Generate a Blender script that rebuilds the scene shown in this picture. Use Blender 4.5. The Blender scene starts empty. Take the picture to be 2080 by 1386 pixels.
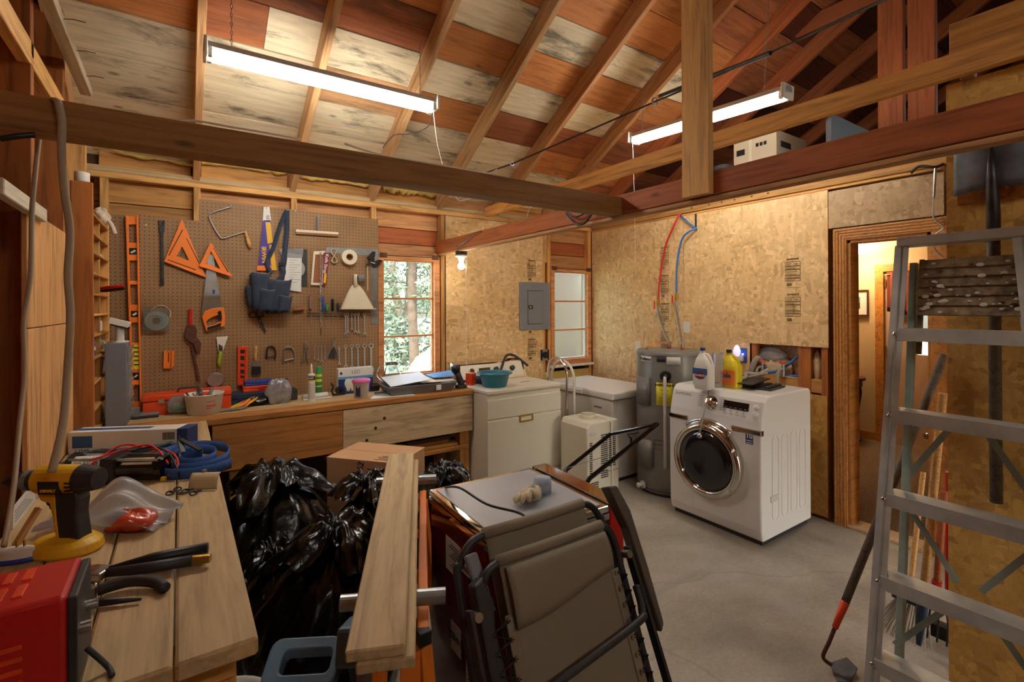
import bpy, bmesh, math, random
from mathutils import Vector as V, Matrix as Mx, noise as MN
S = bpy.context.scene
C = S.collection
R = math.radians
PI = math.pi
# ---------------------------------------------------------------- camera
# metres; the camera stands over (0,0); X runs along the pegboard wall, Y towards it
F, CX, HY, H = 993., 1040., 622., 1.56
FW = V((.5623, .8269, 0)); RT0 = V((.8269, -.5623, 0)); ROLL = .0050
RT = (RT0 - ROLL*V((0, 0, 1))).normalized(); UP = (V((0, 0, 1)) + ROLL*RT0).normalized()
cam = bpy.data.objects.new('camera', bpy.data.cameras.new('camera')); C.objects.link(cam)
cam.data.sensor_width = 36; cam.data.lens = F/2080*36
cam.data.shift_y = (HY-693)/2080
cam.data.clip_start = .02; cam.data.clip_end = 300
m3 = Mx((RT, UP, -FW)).transposed()
cam.matrix_world = Mx.Translation((0, 0, H)) @ m3.to_4x4()
S.camera = cam
def at(px, py, X=None, Y=None, Z=None):
    """photo pixel -> the point where its ray meets the plane X=, Y= or Z="""
    d = FW + (px-CX)/F*RT + (HY-py)/F*UP
    t = X/d.x if X is not None else Y/d.y if Y is not None else (Z-H)/d.z
    return V((0, 0, H)) + d*t
# ---------------------------------------------------------------- world, exposure
S.view_settings.view_transform = 'Standard'; S.view_settings.look = 'None'
S.view_settings.gamma = 1; S.view_settings.use_curve_mapping = False
S.view_settings.exposure = 0.95
W = bpy.data.worlds.new('world'); S.world = W; W.use_nodes = True
wn = W.node_tree.nodes; wl = W.node_tree.links
bg = wn['Background']
sky = wn.new('ShaderNodeTexSky'); sky.sky_type = 'NISHITA'; sky.sun_disc = False
sky.sun_elevation = R(48); sky.sun_rotation = R(200); sky.air_density = 1.2; sky.dust_density = 4
wl.new(sky.outputs[0], bg.inputs[0]); bg.inputs[1].default_value = 1.1
sun = bpy.data.objects.new('sun', bpy.data.lights.new('sun', 'SUN')); C.objects.link(sun)
sun.data.energy = 9; sun.data.angle = R(.6); sun.data.color = (1, .95, .86)
sun.rotation_euler = (R(-42), 0, R(-18))
TUBE = 36.; BULB = 55.; HALL = 30.
# ---------------------------------------------------------------- materials
def lin(c):
    return tuple((x/255/12.92 if x/255 <= .04045 else ((x/255+.055)/1.055)**2.4) for x in c[:3]) + (1,)
MATS = {}
def newmat(name):
    m = bpy.data.materials.new(name); m.use_nodes = True; MATS[name] = m
    return m, m.node_tree.nodes, m.node_tree.links, m.node_tree.nodes['Principled BSDF']
def N(n, t, **k):
    o = n.new('ShaderNode'+t)
    for a, b in k.items(): setattr(o, a, b)
    return o
def ramp(n, l, fac, stops):
    r = N(n, 'ValToRGB'); e = r.color_ramp.elements
    while len(e) < len(stops): e.new(.5)
    for q, (p, c) in zip(e, stops): q.position = p; q.color = c if len(c) == 4 else lin(c)
    l.new(fac, r.inputs[0]); return r.outputs[0]
def mix(n, l, fac, a, b, bt='MIX'):
    x = N(n, 'Mix', data_type='RGBA', blend_type=bt)
    for i, s in ((0, fac), (6, a), (7, b)):
        if hasattr(s, 'is_linked'): l.new(s, x.inputs[i])
        else: x.inputs[i].default_value = s
    return x.outputs[2]
def mth(n, l, op, a, b=0.):
    x = N(n, 'Math', operation=op)
    for i, s in ((0, a), (1, b)):
        if hasattr(s, 'is_linked'): l.new(s, x.inputs[i])
        else: x.inputs[i].default_value = s
    return x.outputs[0]
def coords(n, l, scale=(1, 1, 1), rnd=40.):
    tc = N(n, 'TexCoord'); oi = N(n, 'ObjectInfo'); mp = N(n, 'Mapping')
    l.new(tc.outputs['Object'], mp.inputs[0]); mp.inputs['Scale'].default_value = scale
    if rnd: l.new(mth(n, l, 'MULTIPLY', oi.outputs['Random'], rnd), mp.inputs['Location'])
    return mp.outputs[0], oi.outputs['Random'], tc.outputs['Object']
def noise(n, l, vec, sc, det=4, dist=0., rough=.55):
    x = N(n, 'TexNoise'); l.new(vec, x.inputs['Vector']); x.inputs['Scale'].default_value = sc
    x.inputs['Detail'].default_value = det; x.inputs['Distortion'].default_value = dist; x.inputs['Roughness'].default_value = rough
    return x.outputs[0]
def bump(n, l, h, bs, st=.3, d=.002):
    b = N(n, 'Bump'); l.new(h, b.inputs['Height']); b.inputs['Strength'].default_value = st; b.inputs['Distance'].default_value = d
    l.new(b.outputs[0], bs.inputs['Normal'])
def wood(name, c, dark=.55, knots=1., mold=0., vary=.3, rough=.72, gs=1.):
    m, n, l, b = newmat(name)
    v, rnd, raw = coords(n, l, (1.1*gs, 15*gs, 15*gs))
    g = noise(n, l, v, 2.2, 6, .9)
    a = lin(c); d = tuple(x*dark for x in a[:3])+(1,); hi = tuple(min(1, x*1.18) for x in a[:3])+(1,)
    col = ramp(n, l, g, [(.3, d), (.5, a), (.72, hi)])
    v2, _, _ = coords(n, l, (1, 2.6, 2.6), 17.)
    fine = noise(n, l, v, 9, 3, .2)
    col = mix(n, l, .35, col, ramp(n, l, fine, [(.35, d), (.6, hi)]), 'SOFT_LIGHT')
    if knots:
        vo = N(n, 'TexVoronoi'); l.new(v2, vo.inputs['Vector']); vo.inputs['Scale'].default_value = 2.1
        k = ramp(n, l, vo.outputs['Distance'], [(.035, (1, 1, 1, 1)), (.075, (0, 0, 0, 1))])
        col = mix(n, l, mth(n, l, 'MULTIPLY', k, .8*knots), col, tuple(x*.28 for x in a[:3])+(1,))
    if mold:
        v3, _, _ = coords(n, l, (.8, 3, 3), 29.)
        mo = ramp(n, l, noise(n, l, v3, 2.6, 8, .4, .68), [(.53, (0, 0, 0, 1)), (.66, (1, 1, 1, 1))])
        col = mix(n, l, mth(n, l, 'MULTIPLY', mo, mold), col, lin((62, 52, 42)))
    hv = N(n, 'HueSaturation'); l.new(col, hv.inputs['Color'])
    l.new(mth(n, l, 'ADD', mth(n, l, 'MULTIPLY', rnd, vary*2), 1-vary), hv.inputs['Value'])
    l.new(hv.outputs[0], b.inputs['Base Color']); b.inputs['Roughness'].default_value = rough
    bump(n, l, g, b, .25, .003)
    return m
def plain(name, c, rough=.5, metal=0., var=.0, vs=20., bmp=0., bs=60., coat=0., spec=None, trans=0., ior=1.45, emit=None, es=0., alpha=1.):
    m, n, l, b = newmat(name)
    b.inputs['Base Color'].default_value = lin(c); b.inputs['Roughness'].default_value = rough; b.inputs['Metallic'].default_value = metal
    if spec is not None: b.inputs['Specular IOR Level'].default_value = spec
    if coat: b.inputs['Coat Weight'].default_value = coat; b.inputs['Coat Roughness'].default_value = .08
    if trans: b.inputs['Transmission Weight'].default_value = trans; b.inputs['IOR'].default_value = ior
    if alpha < 1: b.inputs['Alpha'].default_value = alpha
    if emit: b.inputs['Emission Color'].default_value = lin(emit); b.inputs['Emission Strength'].default_value = es
    if var:
        v, rnd, _ = coords(n, l)
        q = noise(n, l, v, vs, 5)
        a = lin(c)
        l.new(ramp(n, l, q, [(.32, tuple(x*(1-var) for x in a[:3])+(1,)), (.68, tuple(min(1, x*(1+var*.6)) for x in a[:3])+(1,))]), b.inputs['Base Color'])
    if bmp:
        v, rnd, _ = coords(n, l)
        bump(n, l, noise(n, l, v, bs, 4), b, bmp, .004)
    return m
def osb(name, c, light=1., sc=1.):
    m, n, l, b = newmat(name)
    tc = N(n, 'TexCoord'); cols = []
    oi = N(n, 'ObjectInfo')
    hgt = None
    for i, (rot, s) in enumerate((((.5, .3, .9), (34, 34, 10)), ((-.6, .8, .2), (9, 38, 38)), ((.2, -.9, .5), (30, 12, 30)))):
        mp = N(n, 'Mapping'); l.new(tc.outputs['Object'], mp.inputs[0]); mp.inputs['Rotation'].default_value = rot
        mp.inputs['Scale'].default_value = tuple(x*sc for x in s)
        l.new(mth(n, l, 'MULTIPLY', oi.outputs['Random'], 9.+i), mp.inputs['Location'])
        vo = N(n, 'TexVoronoi'); l.new(mp.outputs[0], vo.inputs['Vector']); vo.inputs['Scale'].default_value = 1.
        cols.append(vo.outputs['Color'])
        sp = N(n, 'SeparateColor'); l.new(vo.outputs['Color'], sp.inputs[0]); cols[-1] = (sp.outputs[0], sp.outputs[1], sp.outputs[2])
    a = lin(c)
    def t(k): return tuple(min(1, x*y*light) for x, y in zip(a[:3], k))+(1,)
    st = [(0., t((.72, .68, .62))), (.12, t((.88, .86, .82))), (.5, t((1, 1, 1))), (.85, t((1.1, 1.1, 1.1))), (1, t((1.25, 1.27, 1.3)))]
    c1 = ramp(n, l, cols[0][0], st); c2 = ramp(n, l, cols[1][0], st); c3 = ramp(n, l, cols[2][0], st)
    col = mix(n, l, mth(n, l, 'GREATER_THAN', cols[0][1], .5), c1, c2)
    col = mix(n, l, mth(n, l, 'GREATER_THAN', cols[1][1], .62), col, c3)
    v, _, _ = coords(n, l); q = noise(n, l, v, 130, 3)
    col = mix(n, l, .3, col, ramp(n, l, q, [(.35, t((.5, .5, .5))), (.65, t((1.3, 1.3, 1.3)))]), 'SOFT_LIGHT')
    big = noise(n, l, v, 1.8, 3)
    col = mix(n, l, .5, col, ramp(n, l, big, [(.35, (.38, .36, .33, 1)), (.65, (.6, .6, .6, 1))]), 'SOFT_LIGHT')
    l.new(col, b.inputs['Base Color']); b.inputs['Roughness'].default_value = .62
    bump(n, l, cols[0][0], b, .12, .002)
    return m
def stripes(name, c1, c2, sc, axis=0, duty=.5, rough=.6, bm=.3):
    m, n, l, b = newmat(name)
    v, rnd, _ = coords(n, l, (1, 1, 1), 0)
    sp = N(n, 'SeparateXYZ'); l.new(v, sp.inputs[0])
    f = mth(n, l, 'FRACT', mth(n, l, 'MULTIPLY', sp.outputs[axis], sc))
    g = mth(n, l, 'GREATER_THAN', f, duty)
    l.new(mix(n, l, g, lin(c1), lin(c2)), b.inputs['Base Color']); b.inputs['Roughness'].default_value = rough
    if bm: bump(n, l, g, b, bm, .001)
    return m
# wood tones
wood('w_yellow', (196, 150, 88)); wood('w_stud', (205, 163, 104), vary=.2); wood('w_beam', (158, 116, 62), vary=.05, dark=.6)
wood('w_red', (168, 100, 54), vary=.12); wood('w_pink', (192, 146, 100), vary=.15); wood('w_rafter', (200, 162, 118), vary=.15)
wood('p_pale', (222, 208, 178), dark=.8, mold=.75, vary=.14); wood('p_orange', (196, 136, 80), dark=.72, mold=.35, vary=.2)
wood('p_brown', (168, 108, 68), dark=.66, mold=.5, vary=.2); wood('p_tan', (190, 152, 112), dark=.75, mold=.55, vary=.15); wood('p_dark', (104, 52, 28), vary=.25, mold=.4)
wood('w_bench', (184, 160, 122), knots=.6, vary=.1, dark=.72); wood('w_apron', (176, 124, 60), knots=.5, vary=.05, mold=.25)
wood('w_worn', (194, 172, 138), knots=.3, vary=.05, mold=.6); wood('w_grey', (186, 164, 128), knots=.5, vary=.1, dark=.72)
wood('w_side', (168, 108, 48), vary=.12); wood('w_ply', (206, 160, 108), knots=.2, vary=.04, mold=.35); wood('w_trim', (186, 134, 70), knots=.25, vary=.06, rough=.45)
wood('w_dark', (92, 56, 30), vary=.2); wood('w_handle', (118, 104, 88), knots=0, vary=.12, gs=2); wood('w_tan_handle', (205, 165, 105), knots=0, vary=.05, gs=3)
wood('w_bin', (190, 120, 66), knots=.1, vary=.05, rough=.4); wood('w_mahogany', (92, 44, 24), knots=0, vary=.05, rough=.35); wood('w_white', (205, 196, 176), knots=.15, vary=.06, mold=.3, dark=.8)
wood('w_sash', (196, 140, 92), knots=.3, vary=.1); wood('w_cab', (196, 150, 96), knots=0., vary=.05, rough=.4)
osb('osb', (216, 184, 138)); osb('osb_warm', (206, 166, 96)); osb('osb_brown', (178, 152, 118), 1.)
# plain colours
for nm, c, rg, mt in (('white_gloss', (226, 224, 218), .22, 0), ('white_old', (214, 206, 186), .35, 0), ('white_mat', (220, 216, 206), .55, 0), ('white_dull', (196, 192, 184), .6, 0),
    ('black', (18, 18, 19), .45, 0), ('black_gloss', (10, 10, 12), .16, 0), ('charcoal', (44, 43, 44), .5, 0), ('rubber', (30, 29, 28), .7, 0), ('gray_paint', (124, 128, 136), .45, 0),
    ('gray_plastic', (118, 120, 124), .5, 0), ('orange', (240, 128, 44), .45, 0), ('orange_red', (226, 72, 26), .4, 0), ('orange_steel', (236, 130, 38), .45, .0), ('red', (190, 26, 24), .35, 0),
    ('red_cord', (206, 44, 44), .45, 0), ('yellow', (226, 176, 34), .45, 0), ('yellow_jug', (222, 200, 30), .35, 0), ('blue', (42, 66, 150), .5, 0), ('teal', (18, 112, 132), .35, 0),
    ('navy', (34, 48, 74), .7, 0), ('blue_pipe', (50, 110, 190), .4, 0), ('purple', (68, 42, 140), .5, 0), ('green', (52, 150, 96), .45, 0), ('lime', (150, 180, 40), .45, 0),
    ('pink', (214, 110, 176), .4, 0), ('cream', (226, 218, 190), .5, 0), ('tan_case', (196, 176, 140), .45, 0), ('cardboard', (196, 152, 108), .8, 0), ('carton', (214, 196, 166), .75, 0),
    ('ink', (34, 28, 24), .8, 0), ('ink_brown', (84, 60, 34), .85, 0), ('label_white', (222, 222, 216), .5, 0), ('label_yellow', (236, 222, 40), .5, 0), ('label_blue', (40, 90, 150), .5, 0),
    ('heater_gray', (122, 120, 114), .38, .2), ('saw_blue', (92, 118, 140), .5, 0), ('maroon', (98, 12, 18), .12, 0), ('valve_red', (222, 60, 30), .45, 0), ('copper', (190, 100, 56), .3, .9),
    ('olive', (58, 62, 52), .6, 0), ('hall_wall', (206, 180, 140), .8, 0), ('hall_ceiling', (220, 206, 180), .8, 0), ('hall_door', (212, 180, 150), .5, 0), ('curtain', (112, 48, 30), .9, 0),
    ('foam', (206, 176, 96), .7, 0), ('cord_gray', (150, 142, 132), .6, 0), ('cord_brown', (158, 136, 108), .6, 0), ('taupe_plastic', (92, 86, 78), .5, 0), ('sky_blue', (96, 150, 196), .5, 0),
    ('glove', (206, 192, 160), .9, 0), ('glove_blue', (160, 168, 184), .85, 0), ('lens_blue', (24, 52, 112), .4, 0), ('brown_print', (150, 90, 50), .6, 0), ('burgundy', (120, 24, 44), .5, 0)):
    plain(nm, c, rg, mt)
plain('wrench_steel', (196, 196, 192), .35, .55); plain('steel', (176, 176, 174), .32, .95, var=.12); plain('chrome', (214, 212, 208), .08, 1.); plain('galv', (160, 164, 164), .38, .85, var=.15); plain('alu', (196, 198, 196), .48, .45, var=.22, vs=9)
plain('alu_dull', (168, 182, 174), .55, .3, var=.2, vs=12); plain('dark_steel', (74, 72, 72), .45, .8, var=.3); plain('rust', (98, 62, 46), .75, .3, var=.4, vs=40); plain('brass', (188, 150, 70), .3, .9)
plain('brushed_top', (176, 180, 188), .42, .45, var=.1, vs=4); plain('bag', (7, 7, 8), .22, 0, bmp=1., bs=30, coat=.3); plain('poly_bag', (206, 210, 216), .25, 0, bmp=.8, bs=40, trans=.55, alpha=.75)
plain('clear', (214, 226, 230), .05, 0, trans=.92, ior=1.42); plain('clear_dull', (225, 228, 230), .25, 0, trans=.75, ior=1.3); plain('insul', (222, 196, 160), .95, bmp=1., bs=30, var=.2)
plain('foil_bag', (170, 172, 180), .25, .5, bmp=1., bs=45, var=.3, vs=30); plain('strap_blue', (54, 92, 158), .85, var=.2, vs=90); plain('rope_blue', (66, 92, 110), .9, var=.5, vs=120, bmp=.6, bs=160)
plain('rope_white', (206, 206, 206), .7, var=.25, vs=90); plain('fabric_dark', (46, 58, 76), .85, bmp=.4, bs=60, var=.25); plain('webbing', (34, 42, 52), .8, bmp=.4, bs=120)
plain('jelly', (206, 72, 40), .3, coat=.5); plain('rag', (214, 200, 178), .95, bmp=.8, bs=50, var=.15); plain('wicker', (150, 110, 70), .8, var=.3)
plain('spray_foam', (206, 176, 96), .75, bmp=1., bs=35, var=.2, vs=25); plain('shovel_steel', (98, 98, 102), .5, .6, var=.35, vs=14); plain('concrete_dust', (150, 140, 125), .9)
plain('door_glass', (30, 30, 34), .06, 0, coat=.6); plain('frost', (205, 214, 212), .35, 0, trans=.8, ior=1.1, bmp=.5, bs=40); plain('pane', (250, 252, 252), .0, 0, trans=1., ior=1.0, spec=.3)
plain('tube_light', (255, 255, 255), .5, emit=(255, 248, 238), es=TUBE); plain('bulb_light', (255, 255, 255), .5, emit=(255, 240, 214), es=BULB); plain('hall_light', (255, 240, 220), .5, emit=(255, 224, 182), es=HALL)
plain('night_light', (236, 232, 246), .4, emit=(200, 190, 255), es=.5); plain('led_blue', (120, 120, 255), .4, emit=(110, 110, 255), es=4)
plain('bark', (86, 74, 62), .95, var=.4, vs=8, bmp=.8, bs=20); plain('leaf', (84, 98, 74), .7, var=.4, vs=3); plain('leaf_dark', (60, 84, 52), .75, var=.4, vs=3); plain('grass', (150, 160, 110), .9, var=.3, vs=2)
plain('stone_gray', (104, 106, 110), .9, var=.2, vs=5)
stripes('ratan', (120, 108, 90), (142, 130, 110), 260, 2, .5); stripes('barcode', (30, 30, 30), (220, 220, 220), 330, 0, .45, bm=0); stripes('twist', (40, 44, 48), (206, 206, 200), 60, 2, .5)
def mk_floor():
    m, n, l, b = newmat('concrete')
    tc = N(n, 'TexCoord'); v = tc.outputs['Object']
    c = ramp(n, l, noise(n, l, v, 1.3, 8, .3, .62), [(.3, (128, 118, 104)), (.5, (162, 152, 136)), (.7, (184, 176, 162))])
    c = mix(n, l, .5, c, ramp(n, l, noise(n, l, v, 60, 4), [(.3, (.32, .32, .32, 1)), (.7, (.62, .62, .62, 1))]), 'SOFT_LIGHT')
    sp = ramp(n, l, noise(n, l, v, 14, 3), [(.72, (0, 0, 0, 1)), (.76, (1, 1, 1, 1))])
    c = mix(n, l, mth(n, l, 'MULTIPLY', sp, .4), c, lin((84, 76, 66)))
    # hairline cracks
    dn = N(n, 'TexNoise'); l.new(v, dn.inputs['Vector']); dn.inputs['Scale'].default_value = 2.5
    mx = N(n, 'Mix', data_type='VECTOR'); mx.inputs[0].default_value = .22; l.new(v, mx.inputs[4]); l.new(dn.outputs['Color'], mx.inputs[5])
    vo = N(n, 'TexVoronoi', feature='DISTANCE_TO_EDGE'); l.new(mx.outputs[1], vo.inputs['Vector']); vo.inputs['Scale'].default_value = .55
    cr = ramp(n, l, vo.outputs['Distance'], [(.0, (1, 1, 1, 1)), (.004, (0, 0, 0, 1))])
    c = mix(n, l, mth(n, l, 'MULTIPLY', cr, .3), c, lin((96, 90, 80)))
    l.new(c, b.inputs['Base Color']); b.inputs['Roughness'].default_value = .62
    bump(n, l, noise(n, l, v, 45, 5), b, .12, .002)
def mk_peg():
    m, n, l, b = newmat('pegboard')
    tc = N(n, 'TexCoord'); sp = N(n, 'SeparateXYZ'); l.new(tc.outputs['Object'], sp.inputs[0])
    def fr(o): return mth(n, l, 'SUBTRACT', mth(n, l, 'FRACT', mth(n, l, 'MULTIPLY', o, 39.37)), .5)
    fx, fz = fr(sp.outputs[0]), fr(sp.outputs[2])
    r = mth(n, l, 'SQRT', mth(n, l, 'ADD', mth(n, l, 'MULTIPLY', fx, fx), mth(n, l, 'MULTIPLY', fz, fz)))
    hole = mth(n, l, 'LESS_THAN', r, .13)
    base = ramp(n, l, noise(n, l, tc.outputs['Object'], 3, 6), [(.3, (136, 102, 66)), (.7, (156, 120, 80))])
    l.new(mix(n, l, hole, base, lin((44, 30, 18))), b.inputs['Base Color']); b.inputs['Roughness'].default_value = .6
    bump(n, l, mth(n, l, 'SUBTRACT', 1., hole), b, .8, .003)
def mk_carpet():
    m, n, l, b = newmat('carpet')
    tc = N(n, 'TexCoord')
    l.new(ramp(n, l, noise(n, l, tc.outputs['Object'], 90, 5), [(.35, (78, 62, 46)), (.65, (140, 116, 90))]), b.inputs['Base Color']); b.inputs['Roughness'].default_value = .95
    bump(n, l, noise(n, l, tc.outputs['Object'], 160, 3), b, .8, .006)
def mk_fabric():
    m, n, l, b = newmat('mesh_fabric')
    v, rnd, raw = coords(n, l, (1, 1, 1), 0)
    sp = N(n, 'SeparateXYZ'); l.new(v, sp.inputs[0])
    a = mth(n, l, 'SINE', mth(n, l, 'MULTIPLY', sp.outputs[0], 1400.)); c = mth(n, l, 'SINE', mth(n, l, 'MULTIPLY', sp.outputs[2], 1400.))
    q = mth(n, l, 'MULTIPLY', a, c)
    l.new(ramp(n, l, mth(n, l, 'ADD', mth(n, l, 'MULTIPLY', q, .5), .5), [(.1, (104, 94, 78)), (.8, (150, 138, 116))]), b.inputs['Base Color']); b.inputs['Roughness'].default_value = .8
mk_floor(); mk_peg(); mk_carpet(); mk_fabric()
# ---------------------------------------------------------------- builders
TM = {}
def mat_of(par):
    return TM.get(par.name, Mx.Identity(4)) if par else Mx.Identity(4)
def tag(o, label=None, cat=None, group=None, kind=None):
    if label: o['label'] = label
    if cat: o['category'] = cat
    if group: o['group'] = group
    if kind: o['kind'] = kind
    return o
def thing(name, loc, label, cat, group=None, rz=0., rot=None):
    o = bpy.data.objects.new(name, None); C.objects.link(o); o.empty_display_size = .05
    m = Mx.Translation(V(loc)) @ (rot.to_4x4() if rot is not None else Mx.Rotation(rz, 4, 'Z'))
    o.matrix_world = m; TM[o.name] = m
    return tag(o, label, cat, group)
class B:
    def __init__(s): s.v = []; s.f = []; s.mi = []; s.cur = 0
    def add(s, vs, fs):
        k = len(s.v); s.v += [V(p) for p in vs]
        s.f += [tuple(i+k for i in f) for f in fs]; s.mi += [s.cur]*len(fs); return s
    def bx(s, x0, x1, y0, y1, z0, z1):
        return s.add([(x, y, z) for z in (z0, z1) for y in (y0, y1) for x in (x0, x1)],
                     [(0, 2, 3, 1), (4, 5, 7, 6), (0, 1, 5, 4), (1, 3, 7, 5), (3, 2, 6, 7), (2, 0, 4, 6)])
    def box(s, c, sz, M=None):
        k = len(s.v); h = [x/2 for x in sz]; s.bx(-h[0], h[0], -h[1], h[1], -h[2], h[2])
        for i in range(k, len(s.v)): s.v[i] = (M @ s.v[i] if M else s.v[i]) + V(c)
        return s
    def bar(s, p0, p1, w, h, up=(0, 0, 1)):
        p0, p1 = V(p0), V(p1); x = (p1-p0).normalized(); y = V(up).cross(x)
        if y.length < 1e-5: y = V((0, 1, 0)).cross(x)
        y.normalize(); z = x.cross(y)
        return s.box((p0+p1)/2, ((p1-p0).length, w, h), Mx((x, y, z)).transposed())
    def tube(s, pts, r, n=8, closed=False, caps=True, flat=1.):
        pts = [V(p) for p in pts]; L = len(pts); rr = r if isinstance(r, (list, tuple)) else [r]*L
        k = len(s.v); prev = None; vs = []
        for i, p in enumerate(pts):
            a = pts[(i-1) % L] if (closed or i) else p; b = pts[(i+1) % L] if (closed or i < L-1) else p
            t = (b-a); t = t.normalized() if t.length > 1e-9 else V((0, 0, 1))
            if prev is None:
                u = V((0, 0, 1)) if abs(t.z) < .9 else V((1, 0, 0))
                u = (u-t*u.dot(t)).normalized()
            else:
                u = prev-t*prev.dot(t); u = u.normalized() if u.length > 1e-6 else prev
            prev = u; w = t.cross(u)
            for j in range(n):
                q = 2*PI*j/n; vs.append(p+rr[i]*(math.cos(q)*u*flat+math.sin(q)*w))
        fs = []
        for i in range(L if closed else L-1):
            for j in range(n):
                a = i*n+j; b = i*n+(j+1) % n; c = ((i+1) % L)*n
                fs.append((a, b, c+(j+1) % n, c+j))
        if caps and not closed: fs += [tuple(range(n-1, -1, -1)), tuple(range((L-1)*n, L*n))]
        return s.add(vs, fs)
    def cyl(s, p0, p1, r0, r1=None, n=16):
        return s.tube([p0, p1], [r0, r0 if r1 is None else r1], n)
    def lathe(s, prof, o=(0, 0, 0), n=24, M=None, cap=True):
        vs = []
        for r, z in prof:
            for j in range(n):
                q = 2*PI*j/n; p = V((r*math.cos(q), r*math.sin(q), z)); vs.append((M @ p if M else p)+V(o))
        fs = [(i*n+j, i*n+(j+1) % n, (i+1)*n+(j+1) % n, (i+1)*n+j) for i in range(len(prof)-1) for j in range(n)]
        if cap: fs += [tuple(range(n-1, -1, -1)), tuple(range((len(prof)-1)*n, len(prof)*n))]
        return s.add(vs, fs)
    def prism(s, poly, t, M=None, o=(0, 0, 0)):
        """polygon in local XZ, extruded along local +Y by t"""
        k = len(poly); vs = [V((x, 0, z)) for x, z in poly]+[V((x, t, z)) for x, z in poly]
        vs = [(M @ p if M else p)+V(o) for p in vs]
        return s.add(vs, [tuple(range(k)), tuple(range(2*k-1, k-1, -1))]+[(i, i+k, (i+1) % k+k, (i+1) % k) for i in range(k)])
    def ring(s, outer, inner, t, o=(0, 0, 0), M=None):
        """frame between two polygons with as many points, in XZ, extruded along Y"""
        k = len(outer); vs = []
        for y in (0, t):
            for pl in (outer, inner): vs += [V((x, y, z)) for x, z in pl]
        vs = [(M @ p if M else p)+V(o) for p in vs]; fs = []
        for i in range(k):
            j = (i+1) % k
            fs += [(i, j, k+j, k+i), (2*k+i, 3*k+i, 3*k+j, 2*k+j), (i, 2*k+i, 2*k+j, j), (k+i, k+j, 3*k+j, 3*k+i)]
        return s.add(vs, fs)
    def grid(s, nu, nv, fn, cu=False, cv=False):
        vs = [fn(i/(nu if cu else nu-1), j/(nv if cv else nv-1)) for i in range(nu) for j in range(nv)]
        return s.add(vs, [(i*nv+j, i*nv+(j+1) % nv, ((i+1) % nu)*nv+(j+1) % nv, ((i+1) % nu)*nv+j)
                          for i in range(nu if cu else nu-1) for j in range(nv if cv else nv-1)])
    def sheet(s, pts_uv, t):
        return s
    def build(s, name, mat, par=None, w=False, bev=0., smooth=False, sub=0, org=None, solid=0., seg=2, disp=None):
        me = bpy.data.meshes.new(name)
        inv = mat_of(par).inverted() if (w and par) else None
        vs = [inv @ p for p in s.v] if inv else ([p-V(org) for p in s.v] if org is not None else s.v)
        me.from_pydata([tuple(p) for p in vs], [], s.f)
        ms = mat if isinstance(mat, (list, tuple)) else [mat]
        for q in ms: me.materials.append(MATS[q])
        if len(ms) > 1: me.polygons.foreach_set('material_index', s.mi)
        bm = bmesh.new(); bm.from_mesh(me); bmesh.ops.recalc_face_normals(bm, faces=bm.faces)
        bm.to_mesh(me); bm.free()
        if smooth: me.polygons.foreach_set('use_smooth', [True]*len(me.polygons))
        o = bpy.data.objects.new(name, me); C.objects.link(o)
        if par: o.parent = par
        if org is not None: o.location = org; TM[o.name] = Mx.Translation(V(org))
        elif par is None: TM[o.name] = Mx.Identity(4)
        else: TM[o.name] = mat_of(par)
        if solid: md = o.modifiers.new('solid', 'SOLIDIFY'); md.thickness = solid; md.offset = 0
        if bev:
            md = o.modifiers.new('bevel', 'BEVEL'); md.width = bev; md.segments = seg; md.limit_method = 'ANGLE'; md.angle_limit = R(40)
            md.harden_normals = False
        if sub: md = o.modifiers.new('sub', 'SUBSURF'); md.levels = md.render_levels = sub
        return o
def lumber(name, p0, p1, w, h, mat, par=None, up=(0, 0, 1), bev=.003):
    """a stick of wood: local X runs along it, so the grain does too"""
    p0, p1 = V(p0), V(p1); x = (p1-p0).normalized(); y = V(up).cross(x)
    if y.length < 1e-5: y = V((0, 1, 0)).cross(x)
    y.normalize(); z = x.cross(y); L = (p1-p0).length
    b = B(); b.bx(-L/2, L/2, -w/2, w/2, -h/2, h/2)
    o = b.build(name, mat, None, bev=bev, seg=1)
    m = Mx.Translation((p0+p1)/2) @ Mx((x, y, z)).transposed().to_4x4()
    TM[o.name] = m
    if par: o.parent = par; o.matrix_local = mat_of(par).inverted() @ m
    else: o.matrix_world = m
    return o
def text(name, s, size, mat, par, loc, xdir, updir, w=True, ext=.0004, align='CENTER', bold=0., sx=1.):
    cu = bpy.data.curves.new('t', 'FONT'); cu.body = s; cu.size = size; cu.align_x = align; cu.align_y = 'CENTER'; cu.extrude = ext; cu.offset = bold
    cu.resolution_u = 2
    tmp = bpy.data.objects.new('t', cu); me = bpy.data.meshes.new_from_object(tmp); bpy.data.objects.remove(tmp)
    x = V(xdir).normalized(); z = V(updir); z = (z-x*z.dot(x)).normalized(); n = x.cross(z)
    m = Mx.Translation(V(loc)) @ Mx((x*sx, z, n)).transposed().to_4x4()
    me.transform(mat_of(par).inverted() @ m if w else m)
    me.materials.clear(); me.materials.append(MATS[mat]); me.name = name
    o = bpy.data.objects.new(name, me); C.objects.link(o); o.parent = par; TM[o.name] = mat_of(par)
    return o
def copy_tree(o, par=None):
    c = o.copy(); C.objects.link(c); c.parent = par
    TM[c.name] = TM.get(o.name, Mx.Identity(4))
    for ch in list(o.children): copy_tree(ch, c)
    return c
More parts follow.
